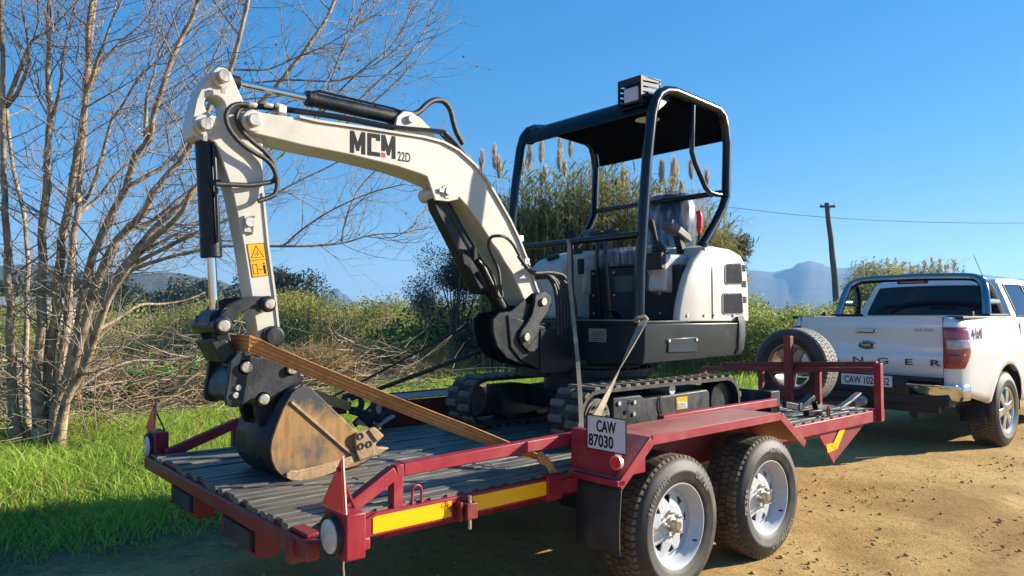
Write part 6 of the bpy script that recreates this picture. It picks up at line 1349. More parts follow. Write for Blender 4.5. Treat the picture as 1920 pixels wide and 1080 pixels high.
# ------------------------------------------------------------------ clods and pebbles on the dirt
n = 7000; cx_ = [(2.612, -0.547), (2.882, 0.005), (2.723, 0.271), (3.504, -0.066), (3.072, 0.683), (2.286, -0.757), (1.049, -0.080), (1.327, -0.442), (4.980, -0.105)]; CX = np.concatenate([np.array(c)[None] + RNG.normal(0, 1, (90, 2)) * np.array([[.30, .16]]) for c in cx_])
x = np.concatenate([CX[:, 0], RNG.uniform(-1.5, 9, n), RNG.uniform(-3.5, .5, 900)]); y = np.concatenate([CX[:, 1], RNG.uniform(-2.6, 1.2, n), RNG.uniform(.5, 2.6, 900)]); nv = noise2(x, y, 1.1, 8)
k = (RNG.uniform(0, 1, len(x)) < np.clip(.30 + nv * 1.2, .12, 1)) | (np.arange(len(x)) < len(CX)); x, y = x[k], y[k]; n = len(x); r = .0022 + .015 * RNG.uniform(0, 1, n) ** 6
oct_ = np.array([(1, 0, 0), (0, 1, 0), (-1, 0, 0), (0, -1, 0), (0, 0, .75), (0, 0, -.6)], float); V = oct_[None] * (r[:, None, None] * RNG.uniform(.6, 1.4, (n, 6, 1))); V[:, :, 0] += x[:, None]; V[:, :, 1] += y[:, None]; V[:, :, 2] += (r * .25 + .004)[:, None]
f = np.array([(0, 1, 4), (1, 2, 4), (2, 3, 4), (3, 0, 4), (1, 0, 5), (2, 1, 5), (3, 2, 5), (0, 3, 5)]); F = (f[None] + 6 * np.arange(n)[:, None, None]).reshape(-1, 3)
M['clod'] = mat('earth_clod', (.34, .205, .072), (.58, .38, .15), attr='tint', lo=0, hi=1, rough=.95, bump=.3, bscale=90)
o = npmesh('clods', V.reshape(-1, 3), F, 'clod', np.repeat(RNG.uniform(0, 1, n), 8)); tag(o, 'small earth clods and pebbles scattered over the sandy track', 'clods')

# ------------------------------------------------------------------ the bare tree
stems = {
 'a': [(-1.902, 6.871, 0.039), (-1.971, 6.771, 0.575), (-2.013, 6.651, 1.070), (-2.052, 6.525, 1.605), (-2.100, 6.403, 2.229), (-2.145, 6.276, 2.888), (-2.188, 6.143, 3.628), (-2.231, 6.002, 4.548)],
 'b': [(-1.781, 7.165, 0.014), (-1.802, 7.279, 0.753), (-1.795, 7.370, 1.452), (-1.788, 7.463, 2.109), (-1.841, 7.614, 2.662), (-1.922, 7.792, 3.167), (-1.972, 7.935, 3.807)],
 'c': [(-1.735, 6.726, 0.039), (-1.779, 6.593, 0.793), (-1.770, 6.553, 1.447), (-1.796, 6.408, 2.145), (-1.798, 6.243, 2.824), (-1.790, 6.211, 3.328), (-1.835, 6.093, 3.798), (-1.864, 5.946, 4.589)],
 'd': [(-1.676, 6.808, 0.021), (-1.667, 6.619, 1.006), (-1.658, 6.450, 1.556), (-1.642, 6.274, 2.145), (-1.612, 6.092, 2.612), (-1.578, 5.903, 3.144), (-1.572, 5.739, 3.661), (-1.582, 5.592, 4.137), (-1.591, 5.446, 4.548)],
 'e': [(-1.599, 7.007, 0.014), (-1.517, 6.890, 0.933), (-1.471, 6.950, 1.568), (-1.435, 6.884, 2.266), (-1.416, 6.852, 2.557), (-1.381, 6.930, 3.043), (-1.341, 6.994, 3.720), (-1.293, 7.047, 4.474), (-1.252, 7.108, 5.184)],
 'f': [(-1.617, 6.757, 0.021), (-1.513, 6.493, 0.840), (-1.446, 6.401, 1.503), (-1.373, 6.179, 2.020), (-1.294, 5.961, 2.360), (-1.176, 5.842, 2.672), (-1.144, 5.667, 2.973), (-1.051, 5.580, 3.090), (-1.044, 5.431, 3.301), (-0.960, 5.201, 3.790), (-0.863, 5.100, 4.125), (-0.752, 4.849, 4.543)],
 'g': [(-1.656, 6.657, 0.039), (-1.605, 6.524, 0.487), (-1.494, 6.338, 0.957), (-1.385, 6.077, 1.635), (-1.305, 5.855, 2.018), (-1.190, 5.744, 2.230), (-1.116, 5.541, 2.360), (-1.002, 5.294, 2.655), (-0.834, 5.134, 2.939), (-0.721, 4.885, 3.298), (-0.595, 4.759, 3.628), (-0.518, 4.541, 3.997), (-0.500, 4.370, 4.452)],
 'h': [(-1.621, 6.761, 0.021), (-1.543, 6.671, 0.441), (-1.417, 6.543, 0.833), (-1.262, 6.379, 1.393), (-1.137, 6.250, 1.813), (-1.024, 6.141, 2.009), (-0.854, 5.978, 2.317), (-0.656, 5.795, 2.541), (-0.441, 5.724, 2.868), (-0.222, 5.646, 3.278), (0.109, 5.465, 3.779), (0.405, 5.318, 4.222), (0.663, 5.204, 4.675), (0.834, 5.164, 5.138)],
 'i': [(-1.645, 6.514, 0.074), (-1.565, 6.288, 0.532), (-1.432, 6.016, 1.021), (-1.344, 5.648, 1.547), (-1.241, 5.410, 1.850), (-1.103, 5.145, 2.093), (-0.968, 4.886, 2.280), (-0.852, 4.637, 2.583), (-0.627, 4.562, 2.823)]}
limbs = {
 'a2': [(-2.142, 6.248, 3.403), (-2.070, 6.046, 3.527), (-2.016, 5.852, 3.821), (-2.075, 5.757, 4.106), (-2.116, 5.644, 4.406)],
 'a3': [(-2.136, 6.240, 3.455), (-2.021, 5.986, 3.883), (-1.993, 5.824, 3.972), (-1.869, 5.580, 4.057), (-1.709, 5.297, 4.284)],
 'c2': [(-1.790, 6.210, 3.344), (-1.752, 6.037, 3.484), (-1.746, 5.885, 3.764), (-1.721, 5.851, 4.022), (-1.668, 5.648, 4.492)],
 'd2': [(-1.555, 5.728, 3.578), (-1.430, 5.738, 3.877), (-1.281, 5.729, 4.097), (-1.079, 5.674, 4.350), (-0.965, 5.559, 4.673)],
 'd3': [(-1.562, 5.736, 3.558), (-1.502, 5.537, 3.832), (-1.455, 5.351, 4.097), (-1.356, 5.116, 4.402)],
 'e2': [(-1.408, 6.844, 2.586), (-1.316, 6.622, 2.772), (-1.201, 6.491, 3.404), (-1.120, 6.410, 3.605), (-0.994, 6.152, 3.917), (-0.836, 6.005, 4.115), (-0.535, 5.593, 4.472), (-0.224, 5.311, 4.696)],
 'e3': [(-1.419, 6.858, 2.499), (-1.247, 6.833, 2.660), (-1.098, 6.690, 2.925), (-0.898, 6.639, 3.124), (-0.671, 6.565, 3.296), (-0.417, 6.465, 3.533)],
 'f2': [(-1.067, 5.595, 3.079), (-1.066, 5.580, 3.355), (-1.093, 5.463, 3.510), (-1.058, 5.424, 3.693), (-1.034, 5.257, 3.945), (-0.919, 5.005, 4.340)],
 'f3': [(-1.168, 5.835, 2.683), (-0.932, 5.754, 2.853), (-0.762, 5.731, 3.006), (-0.639, 5.611, 3.271), (-0.550, 5.645, 3.688), (-0.441, 5.531, 4.080), (-0.247, 5.470, 4.569), (-0.162, 5.379, 4.910)],
 'g2': [(-1.190, 5.744, 2.230), (-1.008, 5.715, 2.307), (-0.869, 5.588, 2.441), (-0.620, 5.491, 2.690), (-0.278, 5.319, 2.829), (0.089, 5.115, 3.184), (0.458, 4.897, 3.775), (0.747, 4.745, 4.438), (0.914, 4.704, 5.001)],
 'h2': [(-1.137, 6.251, 1.785), (-0.970, 6.100, 1.897), (-0.811, 5.959, 1.964), (-0.602, 5.773, 2.042), (-0.272, 5.615, 2.119), (0.241, 5.301, 2.129), (0.589, 5.130, 2.150), (0.857, 5.028, 2.195), (1.128, 4.920, 2.288), (1.452, 4.769, 2.324), (1.689, 4.692, 2.402)],
 'h3': [(-1.023, 6.142, 1.998), (-0.787, 6.061, 2.159), (-0.618, 5.909, 2.244), (-0.238, 5.715, 2.186), (0.022, 5.488, 2.215)],
 'i2': [(-1.241, 5.410, 1.850), (-1.015, 5.206, 2.002), (-0.788, 5.001, 2.154), (-0.564, 4.933, 2.269), (-0.140, 4.816, 2.549), (0.139, 4.697, 2.737), (0.506, 4.498, 2.973), (0.747, 4.277, 3.191)],
 'j': [(0.133, 5.216, 3.038), (0.446, 5.056, 3.461), (0.653, 4.981, 4.012), (0.799, 4.961, 4.517), (0.867, 4.878, 4.988)],
 'k': [(0.345, 5.159, 3.145), (0.638, 5.008, 3.721), (0.942, 4.857, 4.104), (1.255, 4.702, 4.436), (1.458, 4.638, 4.836), (1.566, 4.532, 5.078)],
 'l': [(0.562, 5.098, 3.255), (0.993, 4.825, 3.868), (1.349, 4.629, 4.257), (1.576, 4.544, 4.655), (1.671, 4.577, 5.001)],
 'm': [(0.733, 4.940, 3.430), (1.127, 4.710, 3.839), (1.418, 4.571, 4.198), (1.648, 4.488, 4.534)],
 'n': [(-0.311, 5.424, 3.968), (0.024, 5.263, 4.002), (0.277, 5.168, 4.151), (0.622, 4.990, 4.361), (0.972, 4.802, 4.693), (1.098, 4.677, 4.988)],
 'o': [(-0.229, 5.491, 3.832), (0.198, 5.117, 3.889), (0.673, 4.835, 3.921), (1.066, 4.613, 4.186), (1.334, 4.499, 4.458)],
 'p': [(0.812, 5.067, 2.195), (0.857, 5.011, 2.513), (1.024, 4.982, 2.855), (1.242, 4.779, 3.124), (1.398, 4.639, 3.213)],
 'q': [(0.241, 5.301, 2.129), (0.452, 5.106, 2.370), (0.707, 4.874, 2.571), (1.014, 4.731, 2.732), (1.276, 4.499, 2.819)]}
TR = thing('bare_tree', 'leafless tree with many tan stems spreading from one base on the grass', 'tree', (-1.62, 6.75, 0))
twigs = []
def grow(p, d, L, r, lev):
    """a twig curving upward with side shoots"""
    n = 4; q = Vector(p); dd = Vector(d).normalized()
    for i in range(n):
        dd = (dd + Vector((random.gauss(0, .13), random.gauss(0, .13), random.gauss(.10, .10)))).normalized()
        e = q + dd * (L / n); twigs.append((tuple(q), tuple(e), r * (1 - .75 * i / n), r * (1 - .75 * (i + 1) / n))); q = e
        if lev > 0 and random.random() < (.95 if lev > 1 else .75):
            ax = dd.orthogonal().normalized(); ax.rotate(Matrix.Rotation(random.uniform(0, 6.28), 3, dd)); sd = (dd * .72 + ax * random.uniform(.45, .95)).normalized()
            grow(q, sd, L * random.uniform(.40, .66), r * .55, lev - 1)
def limb_mesh(name, pts, r0, r1, seg):
    P_ = smooth_path(pts, 4); n = len(P_); R_ = [(r0 + (r1 - r0) * (i / (n - 1)) ** .8) * (1 + .10 * noise.noise((i * .7, r0 * 50, 1))) for i in range(n)]
    if name == 'trunk': R_[0] *= 1.9; R_[1] *= 1.55; R_[2] *= 1.3; R_[3] *= 1.15
    P_ = [p + Vector((noise.noise((i * .5, p.x, 3)), noise.noise((i * .5, p.y, 4)), 0)) * r0 * .5 for i, p in enumerate(P_)]
    g = G(); g.tube(P_, R_, seg); part(name, g, 'bark', TR, angle=80); return P_, R_
SR = {'a': .054, 'b': .030, 'c': .060, 'd': .058, 'e': .052, 'f': .052, 'g': .055, 'h': .056, 'i': .052}
for kk, pts in stems.items():
    pts = [Vector(p) for p in pts]; pts[0].z = -.06
    P_, R_ = limb_mesh('trunk', pts, SR[kk], .018, 10); n = len(P_)
    for i in range(2, n):
        t = i / n
        for _ in range(1):
            if random.random() < .50 + .35 * t:
                d = (P_[i] - P_[i - 1]).normalized(); ax = d.orthogonal().normalized(); ax.rotate(Matrix.Rotation(random.uniform(0, 6.28), 3, d))
                grow(P_[i], d * .55 + ax * .9, random.uniform(.45, 1.15), random.uniform(.005, .011), 2)
for kk, pts in limbs.items():
    P_, R_ = limb_mesh('branch', [Vector(p) for p in pts], .024 if kk not in 'jklmnopq' else .013, .005, 7); n = len(P_)
    for i in range(3, n):
        for _ in range(1):
            if random.random() < .80:
                d = (P_[i] - P_[i - 1]).normalized(); ax = d.orthogonal().normalized(); ax.rotate(Matrix.Rotation(random.uniform(0, 6.28), 3, d))
                grow(P_[i], d * .7 + ax * .8, random.uniform(.30, .85), random.uniform(.0035, .007), 2)
V, F, t = tubes_np(twigs, 4); npmesh('twigs', V, F, 'twig', t, parent=TR)
idx = RNG.integers(0, len(twigs), 420); P_ = np.array([twigs[i][1] for i in idx]); V, F, t = leaf_quads(P_ - np.array([[0, 0, .02]]), .035, .5, -.8); npmesh('withered_leaves', V, F, 'stick', t, parent=TR)

# ------------------------------------------------------------------ cut brushwood heaped behind the grass
def brush(n, x0, x1, y0, y1, zmax, Lr, rr, flat=.35, hf=None):
    segs = []
    for _ in range(n):
        x = random.uniform(x0, x1); y = random.uniform(y0, y1); z = zmax * random.random() ** 1.6 * (hf(x, y) if hf else 1); a = random.uniform(0, 6.28); L = random.uniform(*Lr); e = random.gauss(0, flat)
        p = Vector((x, y, z)); r = random.uniform(*rr)
        for i in range(3):
            d = Vector((math.cos(a), math.sin(a), e)); q = p + d * L / 3; q.z = max(q.z, .01); segs.append((tuple(p), tuple(q), r * (1 - .25 * i), r * (1 - .25 * (i + 1)))); p = q; a += random.gauss(0, .30); e += random.gauss(.0, .22)
    return segs
hf = lambda x, y: .45 + .55 * max(0, math.sin(min(1, (y - 7.2) / 2.6) * 1.57)) * (.8 + .5 * noise.noise((x * .7, y * .7, 2)))
segs = brush(170, -2.4, -.9, 6.3, 7.3, .8, (.25, .9), (.003, .007), .8) + brush(1500, -3.5, 4.6, 7.6, 11.0, .95, (.4, 1.6), (.004, .012), .22, hf) + brush(700, -3.0, 3.5, 7.2, 8.6, .30, (.3, 1.0), (.003, .008), .12) + brush(380, 3.5, 12.5, 10.0, 14.0, .55, (.4, 1.5), (.006, .016), .2) + brush(120, -2, 4, 9.5, 11.5, 1.3, (.8, 2.2), (.006, .012), .35)
V, F, t = tubes_np(segs, 4); o = npmesh('brushwood', V, F, 'stick', t); tag(o, 'heaped dry cut branches lying behind the green grass', 'brushwood')
for nm, pts, r in (('dead_limb', [(-1.189, 8.088, 0.424), (-0.879, 8.205, 0.663), (-0.496, 8.264, 0.786), (-0.147, 8.226, 0.781), (0.213, 8.175, 0.827), (0.438, 8.108, 0.917)], .022), ('dead_limb', [(-1.013, 8.029, 1.182), (-0.718, 8.163, 1.340), (-0.451, 8.188, 1.521), (-0.137, 8.311, 1.540), (0.170, 8.306, 1.602), (0.430, 8.340, 1.711)], .024)):
    P_ = smooth_path([Vector(p) for p in pts], 5); n = len(P_); g = G(); g.tube(P_, [r * (1 - .7 * i / n) for i in range(n)], 8)
    o = part(nm, g, 'bark', None); tag(o, 'long pale dead branch arching low over the brush pile' if r < .023 else 'upper dead branch reaching out beside the tree stems', 'branch')
# broad green weeds growing through it
n = 1500; cs = [(-.2, 9.2, .5), (.8, 9.6, .6), (.3, 9.4, .45), (-1.0, 8.4, .2), (1.6, 9.8, .5), (4.9, 11.2, .5), (5.6, 11.8, .7), (6.3, 12.3, .8), (7.2, 12.4, .75), (8.0, 12.2, .7), (8.8, 12.6, .6)]; P_ = []
for cx, cy, cz in cs: P_.append(np.array([cx, cy, cz]) + RNG.normal(0, 1, (60 if cx < 3 else 420, 3)) * (.16 if cx < 3 else .38) * np.array([1, 1, .7]))
P_ = np.concatenate(P_); P_[:, 2] = np.abs(P_[:, 2]) + .03; V, F, t = leaf_quads(P_, .10, .75, .35); o = npmesh('broadleaf_weeds', V, F, 'ivy', t); tag(o, 'bright broad leaved weeds growing through the brushwood', 'weeds')
# dry tan grass in front of the thicket
x = np.concatenate([RNG.uniform(-.5, 6.2, 26000), RNG.uniform(6, 14, 14000)]); y = np.concatenate([RNG.uniform(9.6, 13.0, 26000), RNG.uniform(12, 16.5, 14000)]); nv = noise2(x, y, .8, 21); k = RNG.uniform(0, 1, len(x)) < .55 + nv * 1.3; x, y, nv = x[k], y[k], nv[k]
V, F, t = blades(np.stack([x, y, np.zeros(len(x))], 1), np.clip(.62 + .6 * nv, .2, 1.2) * RNG.uniform(.5, 1.15, len(x)), .016, .7, np.clip(.5 + nv * .5 + RNG.normal(0, .25, len(x)), 0, 1)); o = npmesh('dry_grass', V, F, 'drygrass', t); tag(o, 'tall tan dry grass in front of the green thicket', 'grass')

# ------------------------------------------------------------------ the thicket: one mass of scrub
def clumps(cs, per, size, aspect=.45, up=.25, tint0=.35):
    """cs rows: x, y, z, rx, ry, rz ; leaves spread through each ellipsoid, thicker outside, tint rising with own brightness"""
    n = len(cs) * per; c = np.repeat(cs, per, 0); u = unit(n); rr = RNG.uniform(0, 1, n) ** .38; nn = 1 + .12 * RNG.normal(size=n)
    P_ = c[:, :3] + u * (rr * nn)[:, None] * c[:, 3:6]; k = P_[:, 2] > .03; P_ = P_[k]; tb = np.repeat(RNG.uniform(.05, .75, len(cs)), per)[k]
    return leaf_quads(P_, size, aspect, up, tb)
def belt(n, x0, x1, yf, depth, h, r):
    cs = []
    for _ in range(n):
        x = random.uniform(x0, x1); y = yf(x) + random.uniform(0, depth); hh = h * (.72 + .45 * (noise.noise((x * .45, y * .45, 6)) + .5)) ; zz = random.uniform(.15, 1) ** .75 * hh; k = random.uniform(.55, 1.2)
        cs.append((x, y, max(.2, zz - r * .5), r * k, r * k, r * k * .75))
    return np.array(cs)
f1 = lambda x: 13.0 + .36 * (x - 0) * (x > 0) + .8 * noise.noise((x * .3, 0, 3))
parts_ = [clumps(belt(330, -9, 5, lambda x: 12.2 + .5 * noise.noise((x * .4, 1, 1)), 6, 1.55, .62), 360, .064, .42),
          clumps(belt(420, 3, 15, lambda x: 13.6 + .28 * x, 6, 1.80, .70), 420, .074, .42),
          clumps(belt(420, 12, 40, lambda x: 15.5 + .12 * x, 9, 2.1, .95), 270, .11, .45),
          clumps(belt(260, -16, 18, lambda x: 20 + .6 * abs(x - 4) * .3, 14, 2.1, 1.1), 240, .125, .45)]
V, F, t = join(parts_); o = npmesh('thicket', V, F, 'leaf', t); tag(o, 'green scrub thicket stretching behind the brush pile and excavator', 'thicket')
segs = []                                             # upright bare stalks along its front
for _ in range(560):
    x = random.uniform(1.0, 12); y = 12.4 + .30 * x + random.uniform(-.6, 1.0); p = Vector((x, y, 0)); h = random.uniform(.6, 1.75); r = random.uniform(.005, .012); a = random.uniform(0, 6.28); l = random.uniform(0, .18)
    for i in range(3): q = p + Vector((math.cos(a) * l * h / 3 + random.gauss(0, .03), math.sin(a) * l * h / 3 + random.gauss(0, .03), h / 3)); segs.append((tuple(p), tuple(q), r * (1 - .2 * i), r * (.8 - .2 * i))); p = q
V, F, t = tubes_np(segs, 4); o = npmesh('bare_stalks', V, F, 'stick', t); tag(o, 'thin bare upright stalks along the front of the thicket', 'stalks')

# ------------------------------------------------------------------ single shrubs and trees
def shrub(name, label, cat, base, blobs, per, size, m, stems_=6, aspect=.45, group=None, up=.2, sr=.03):
    o = thing(name, label, cat, tuple(base), 0, group); b = Vector(base); cs = np.array([(b.x + q[0], b.y + q[1], b.z + q[2], q[3], q[3], q[3] * q[4]) for q in blobs])
    V, F, t = clumps(cs, per, size, aspect, up); npmesh('crown', V, F, m, t, parent=o, kind=None)
    segs = []
    for q in blobs:
        p = b.copy(); e = Vector(cs[0][:3]) * 0 + Vector((b.x + q[0], b.y + q[1], b.z + q[2])); mid = p.lerp(e, .5) + Vector((random.gauss(0, .1), random.gauss(0, .1), .1)); segs += [(tuple(p), tuple(mid), sr, sr * .7), (tuple(mid), tuple(e), sr * .7, sr * .25)]
    V, F, t = tubes_np(segs, 6); npmesh('stems', V, F, 'bark', t, parent=o, kind=None); return o
def rb(n, rx, ry, z0, z1, r0, r1, sq=.8, pw=1.0):
    return [(random.uniform(-1, 1) * rx * (1 - .4 * abs(k)), random.uniform(-1, 1) * ry, z0 + (z1 - z0) * ((k + 1) / 2) ** pw, random.uniform(r0, r1), sq) for k in [random.uniform(-1, 1) for _ in range(n)]]
def at(u, depth, z=0.0):
    a = YAW - math.atan((u - 960) / 1356.616571); d = depth / math.cos(math.atan((u - 960) / 1356.616571)); return (C0.x + d * math.cos(a), C0.y + d * math.sin(a), z)
shrub('dark_shrub', 'dark grey green shrub rising behind the boom cylinder', 'shrub', at(858, 17.5), rb(26, .75, .7, .6, 3.1, .30, .55, .9), 900, .058, 'leafd', aspect=.38)
shrub('dark_shrub', 'low feathery dark shrub left of the boom cylinder at the skyline', 'shrub', at(800, 18.5), rb(14, .55, .5, .6, 1.85, .28, .42, .8), 700, .055, 'leafd', aspect=.32)
shrub('leafy_bush', 'bright leafy bush directly behind the spare wheel and tailgate', 'bush', at(1440, 15.5), rb(34, 1.1, .8, .35, 1.45, .30, .5, .8), 300, .075, 'leafy')
shrub('leafy_bush', 'bright leafy bush in front of the leaning pole', 'bush', at(1545, 17.5), rb(34, 1.2, .8, .35, 1.55, .34, .55, .8), 300, .08, 'leafy')
shrub('leafy_bush', 'leafy bush between the excavator counterweight and the tailgate', 'bush', at(1395, 18.5), rb(22, .8, .8, .35, 1.7, .34, .55, .8), 280, .08, 'leafy')
shrub('round_tree', 'dense green tree on the right just above the sports bar', 'tree', at(1632, 34), rb(26, 1.1, 1.0, 1.2, 3.5, .45, .75, .9), 320, .12, 'leaf', sr=.06)
shrub('olive_tree', 'broad olive green tree on the skyline right of the stick', 'tree', at(548, 62), rb(24, 2.2, 1.8, 1.5, 4.6, .8, 1.4, .8), 320, .26, 'fartree', sr=.12)
shrub('grey_bush', 'greyish round bush under the olive tree on the skyline', 'bush', at(540, 45), rb(18, 1.6, 1.2, .8, 2.6, .5, .9, .8), 240, .16, 'drygrass', sr=.05)
cs = []
for _ in range(230):
    u = random.uniform(-300, 470); d = random.uniform(95, 135); h = random.uniform(4.0, 7.0) if u < 470 else 3; p = at(u, d); cs += [(p[0], p[1], h * random.uniform(.45, .95), 2.0, 2.0, 1.5)]
V, F, t = clumps(np.array(cs), 170, .6, .5); o = npmesh('tree_line', V, F, 'fartree', t); tag(o, 'far dark line of trees below the wooded hill on the left', 'trees')
# small white buildings far behind the tree stems
M['shedwall'] = mat('pale_shed_wall', (.62, .62, .60), (.55, .55, .54), 2, .7); M['shedroof'] = mat('grey_shed_roof', (.34, .35, .37), (.28, .29, .31), 1.5, .5)
for u, d, w, lab in ((45, 84, 7, 'low white building with pale roof far behind the left stems'), (92, 88, 8, 'long white shed far off right of the low white building')):
    p = at(u, d); o = thing('farm_shed', lab, 'building', p, YAW - math.pi / 2)
    def Q(x, y, z): v = WM[o] @ Vector((x, y, z)); return tuple(v)
    g = G(); g.add([Q(x, y, z) for z in (0, 2.5) for x, y in ((-w / 2, -2), (w / 2, -2), (w / 2, 2), (-w / 2, 2))], [(0, 3, 2, 1), (4, 5, 6, 7), (0, 1, 5, 4), (1, 2, 6, 5), (2, 3, 7, 6), (3, 0, 4, 7)]); part('wall', g, 'shedwall', o, smooth=False)
    g = G(); g.add([Q(-w / 2 - .3, -2.4, 2.45), Q(w / 2 + .3, -2.4, 2.45), Q(w / 2 + .3, 0, 3.5), Q(-w / 2 - .3, 0, 3.5), Q(w / 2 + .3, 2.4, 2.45), Q(-w / 2 - .3, 2.4, 2.45)], [(0, 1, 2, 3), (3, 2, 4, 5)]); part('roof', g, 'shedroof', o, smooth=False, solid=.08)
    g = G(); g.add([Q(x, -2.02, z) for z in (.9, 2.0) for x in (-1.2, .2)], [(0, 1, 3, 2)]); part('window', g, 'glass', o, smooth=False)

# ------------------------------------------------------------------ reed bed behind the excavator, with its tall plumes
def reed_mass(n, u0, u1, d0, d1, h0, h1, nl, lw=.035, ll=(.35, .75), uh=None):
    segs = []; LB = []; LD = []; LL = []
    for _ in range(n):
        u = random.uniform(u0, u1); p = Vector(at(u, random.uniform(d0, d1))); h = random.uniform(h0, h1) * (uh(u) if uh else 1); l = random.gauss(0, .07); a = random.uniform(0, 6.28); tip = p + Vector((math.cos(a) * abs(l) * h, math.sin(a) * abs(l) * h, h)); m = p.lerp(tip, .5) + Vector((0, 0, .05))
        segs += [(tuple(p), tuple(m), .014, .011), (tuple(m), tuple(tip), .011, .005)]
        for i in range(nl):
            t = random.uniform(.18, 1.0); b = p.lerp(tip, t); an = random.uniform(0, 6.28); LB.append(b); LD.append((math.cos(an), math.sin(an), random.uniform(.25, 1.1))); LL.append(random.uniform(*ll))
    B = np.array([tuple(b) for b in LB]); D = np.array(LD); D /= np.linalg.norm(D, axis=1, keepdims=True); L = np.array(LL)[:, None]; n = len(B)
    s = np.cross(D, np.array([[0, 0, 1.0]])); s /= np.linalg.norm(s, axis=1, keepdims=True) + 1e-9; Wd = lw * RNG.uniform(.6, 1.3, n)[:, None]; z = np.array([[0, 0, 1.0]])
    V = np.empty((n, 6, 3)); m = B + D * L * .5; hor = D.copy(); hor[:, 2] = 0; t = B + D * L * .62 + hor * L * .42 - z * L * RNG.uniform(0, .45, n)[:, None]
    V[:, 0] = B - s * Wd * .3; V[:, 1] = B + s * Wd * .3; V[:, 2] = m + s * Wd * .5; V[:, 3] = m - s * Wd * .5; V[:, 4] = t + s * Wd * .04; V[:, 5] = t - s * Wd * .04
    F = np.stack([np.array([0, 1, 2, 3])[None] + 6 * np.arange(n)[:, None], np.array([3, 2, 4, 5])[None] + 6 * np.arange(n)[:, None]], 1).reshape(-1, 4)
    return tubes_np(segs, 4), (V.reshape(-1, 3), F, np.repeat(RNG.uniform(0, 1, n) ** 1.2, 2))
uh = lambda u: interp([(880, .55), (930, .88), (1000, .95), (1060, 1.0), (1130, 1.08), (1180, .98), (1250, .95), (1320, .86), (1360, .70), (1390, .5)], u) * (1 + .20 * noise.noise((u * .045, 1, 1)) + .10 * noise.noise((u * .17, 4, 1)))
cu, lf = reed_mass(900, 905, 1380, 15.6, 19.0, 3.7, 4.75, 28, uh=uh)
o = npmesh('reed_leaves', lf[0], lf[1], 'reedleaf', lf[2]); tag(o, 'dense reed bed with drooping blades rising behind the excavator canopy', 'reeds')
o = npmesh('reed_culms', cu[0], cu[1], 'culm', cu[2]); tag(o, 'pale canes standing inside the reed bed behind the excavator', 'reeds')
ORD = ['first', 'second', 'third', 'fourth', 'fifth', 'sixth', 'seventh', 'eighth', 'ninth', 'tenth', 'eleventh', 'twelfth', 'thirteenth', 'fourteenth']
bays = ((0, 965, 'left of the canopy'), (965, 1120, 'in the gap between the far canopy posts'), (1120, 1205, 'left of the near front canopy post'), (1205, 2000, 'right of the near front canopy post'))
def plume_label(u, us):
    for a, b, w in bays:
        if a <= u < b:
            q = sorted(x for x in us if a <= x < b); return 'tan plumed reed %s, %s from the left' % (w, ORD[q.index(u)])
def plume_reed(u, d, ztop, lean, size, label):
    p = Vector(at(u, d)); rv = Vector((math.sin(YAW), -math.cos(YAW), 0)); tip = p + rv * lean + Vector((0, 0, ztop)); b = tip - (tip - p).normalized() * size
    o = thing('flowering_reed', label, 'reed', tuple(p), 0, 'plumed reeds standing above the reed bed')
    V, F, t = tubes_np([(tuple(p), tuple(p.lerp(b, .5)), .013, .011), (tuple(p.lerp(b, .5)), tuple(b), .011, .006)], 5); npmesh('cane', V, F, 'culm', t, parent=o, kind=None)
    n = 260; s = RNG.uniform(0, 1, n); ax = np.array((tip - b)); base = np.array(b)[None] + ax[None] * (s * .82)[:, None]; rad_ = .085 * size / .7 * np.sin(np.clip(s * .9 + .12, 0, 1) * math.pi) ** .8; uu = unit(n); uu[:, 2] = np.abs(uu[:, 2]) * .3
    P_ = base + uu * (rad_ * RNG.uniform(.1, .8, n))[:, None]; dd = ax / np.linalg.norm(ax); L = .16; w = .016; e = P_ + (dd[None] * .9 + uu * .35) * L; sd = np.cross(e - P_, unit(n)); sd /= np.linalg.norm(sd, axis=1, keepdims=True); V = np.stack([P_ - sd * w * .5, P_ + sd * w * .5, e + sd * w * .1, e - sd * w * .1], 1).reshape(-1, 3)
    npmesh('plume', V, np.arange(n * 4).reshape(n, 4), 'plume', RNG.uniform(0, 1, n), parent=o, kind=None)
PLUMES = ((949, 265, .75), (912, 278, .6), (956, 292, .5), (983, 300, .5), (992, 255, .85), (1006, 258, .6), (1051, 258, .62), (1066, 278, .5), (1075, 253, .65), (1063, 303, .45), (1039, 312, .4), (1028, 325, .4), (1109, 262, .5), (1168, 312, .5), (1186, 318, .4), (1228, 298, .55), (1253, 305, .7), (1271, 290, .65), (1278, 302, .5), (1305, 308, .65), (1320, 298, .5), (1328, 318, .5), (1337, 322, .55), (1290, 340, .4))
for u, v, sz in PLUMES:
    d = random.uniform(16.5, 18.5); plume_reed(u, d, C0.z + (591.5 - v) / 1356.616571 * d, random.gauss(0, .28), sz * random.uniform(.75, 1.15), plume_label(u, [q[0] for q in PLUMES]))
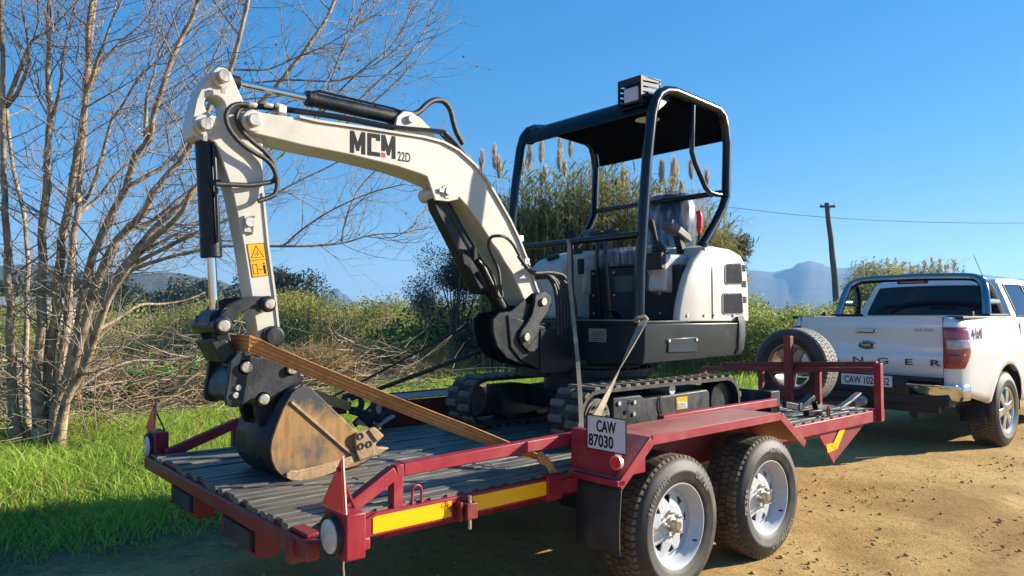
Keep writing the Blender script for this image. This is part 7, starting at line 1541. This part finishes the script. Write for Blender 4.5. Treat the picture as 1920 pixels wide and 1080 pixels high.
# reeds behind the truck on the right
cu, lf = reed_mass(420, 1600, 1800, 46, 54, 3.6, 5.0, 14, lw=.08, ll=(.6, 1.1))
o = npmesh('far_reeds', lf[0], lf[1], 'reedleaf', lf[2]); tag(o, 'pale far reed stand rising above the truck sports bar', 'reeds')
o = npmesh('far_reed_culms', cu[0], cu[1], 'culm', cu[2]); tag(o, 'pale canes inside the far reed stand above the truck', 'reeds')
for k, u in enumerate((1622, 1640, 1655, 1668, 1683, 1695, 1712, 1724, 1738, 1752, 1766, 1780, 1792)):
    d = random.uniform(46, 54); p = Vector(at(u, d)); zt = C0.z + (591.5 - random.uniform(478, 500)) / 1356.616571 * d
    o = thing('flowering_reed', 'thin plumed reed above the truck bar, %s from the left' % ORD[k], 'reed', tuple(p), 0, 'plumed reeds behind the truck')
    V, F, t = tubes_np([(tuple(p), tuple(p + Vector((.1, .1, zt - .9))), .03, .02)], 5); npmesh('cane', V, F, 'culm', t, parent=o, kind=None)
    n = 90; s = RNG.uniform(0, 1, n); P_ = np.array(p)[None] + np.stack([.1 + RNG.normal(0, .07, n), .1 + RNG.normal(0, .07, n), zt - .9 + s * .8], 1); V, F, t = leaf_quads(P_, .28, .16, 1.5); npmesh('plume', V, F, 'plume', t, parent=o, kind=None)
shrub('spiky_palm', 'small spiky dark plant top showing just above the engine hood', 'plant', at(1384, 19), [(0, 0, 3.25, .42, .7), (.1, .1, 3.0, .35, .7)], 420, .30, 'leafd', aspect=.10, sr=.05)

# ------------------------------------------------------------------ leaning utility pole and its wires
pb = Vector([(26.957, 11.606, 0.313)][0]); pb.z = 0; pt = Vector([(26.447, 11.761, 6.059)][0]); d = (pt - Vector([(26.895, 11.602, 1.462)][0])).normalized(); pb = pt - d * (pt.z / d.z)
U = thing('utility_pole', 'weathered wooden utility pole leaning left behind the bushes', 'pole', tuple(pb))
P_ = [pb.lerp(pt, i / 8) + Vector((noise.noise((i * .6, 2, 1)) * .04, noise.noise((i * .6, 5, 1)) * .04, 0)) for i in range(9)]; P_[0].z = -.2
g = G(); g.tube(P_, [.15 - .055 * i / 8 for i in range(9)], 10); part('pole_shaft', g, 'pole', U, angle=70)
rv = Vector((math.sin(YAW), -math.cos(YAW), 0)); ca = pt - d * .16
g = G(); g.bar(ca - rv * .31, ca + rv * .31, .09, .09); part('crossarm', g, 'pole', U, bevel=.01)
for s in (-.27, .27):
    g = G(); q = ca + rv * s; g.lathe([(.012, .04), (.03, .05), (.035, .08), (.02, .11), (0, .115)], q, (0, 0, 1), 10); part('insulator', g, 'shedwall', U)
wa = [Vector(p) for p in [(-3.923, 37.867, 11.848), (0.580, 34.015, 10.611), (5.986, 29.379, 9.351), (11.189, 24.915, 8.202), (16.559, 20.306, 7.031), (20.582, 16.845, 6.324), (23.347, 14.464, 5.882), (25.022, 13.021, 5.617), (26.529, 11.720, 5.440)]]
g = G(); g.tube(smooth_path(wa, 4), .013, 5); o = part('power_line', g, 'cable', None); tag(o, 'overhead cable running from the far left down to the leaning pole', 'cable')
wb = [Vector(p) for p in [(26.529, 11.720, 5.440), (28.466, 10.702, 5.395), (31.054, 9.117, 5.369), (35.001, 7.006, 5.474), (42.669, 2.973, 5.880)]]
g = G(); g.tube(smooth_path(wb, 4), .013, 5); o = part('power_line', g, 'cable', None); tag(o, 'overhead cable running from the leaning pole off to the right', 'cable')

# ------------------------------------------------------------------ the air: one closed box of thin even haze
g = G(); g.box((-2640, -2640, -1.5), (2640, 2640, 118))
hm = bpy.data.materials.new('thin_haze'); hm.use_nodes = True; n = hm.node_tree.nodes; n.clear(); vo = n.new('ShaderNodeVolumePrincipled'); mo = n.new('ShaderNodeOutputMaterial')
vo.inputs['Color'].default_value = (.26, .56, 1.0, 1); vo.inputs['Density'].default_value = .0004; vo.inputs['Anisotropy'].default_value = .3; hm.node_tree.links.new(vo.outputs[0], mo.inputs['Volume']); M['haze'] = hm
part('haze', g, 'haze', None, smooth=False, kind='stuff')
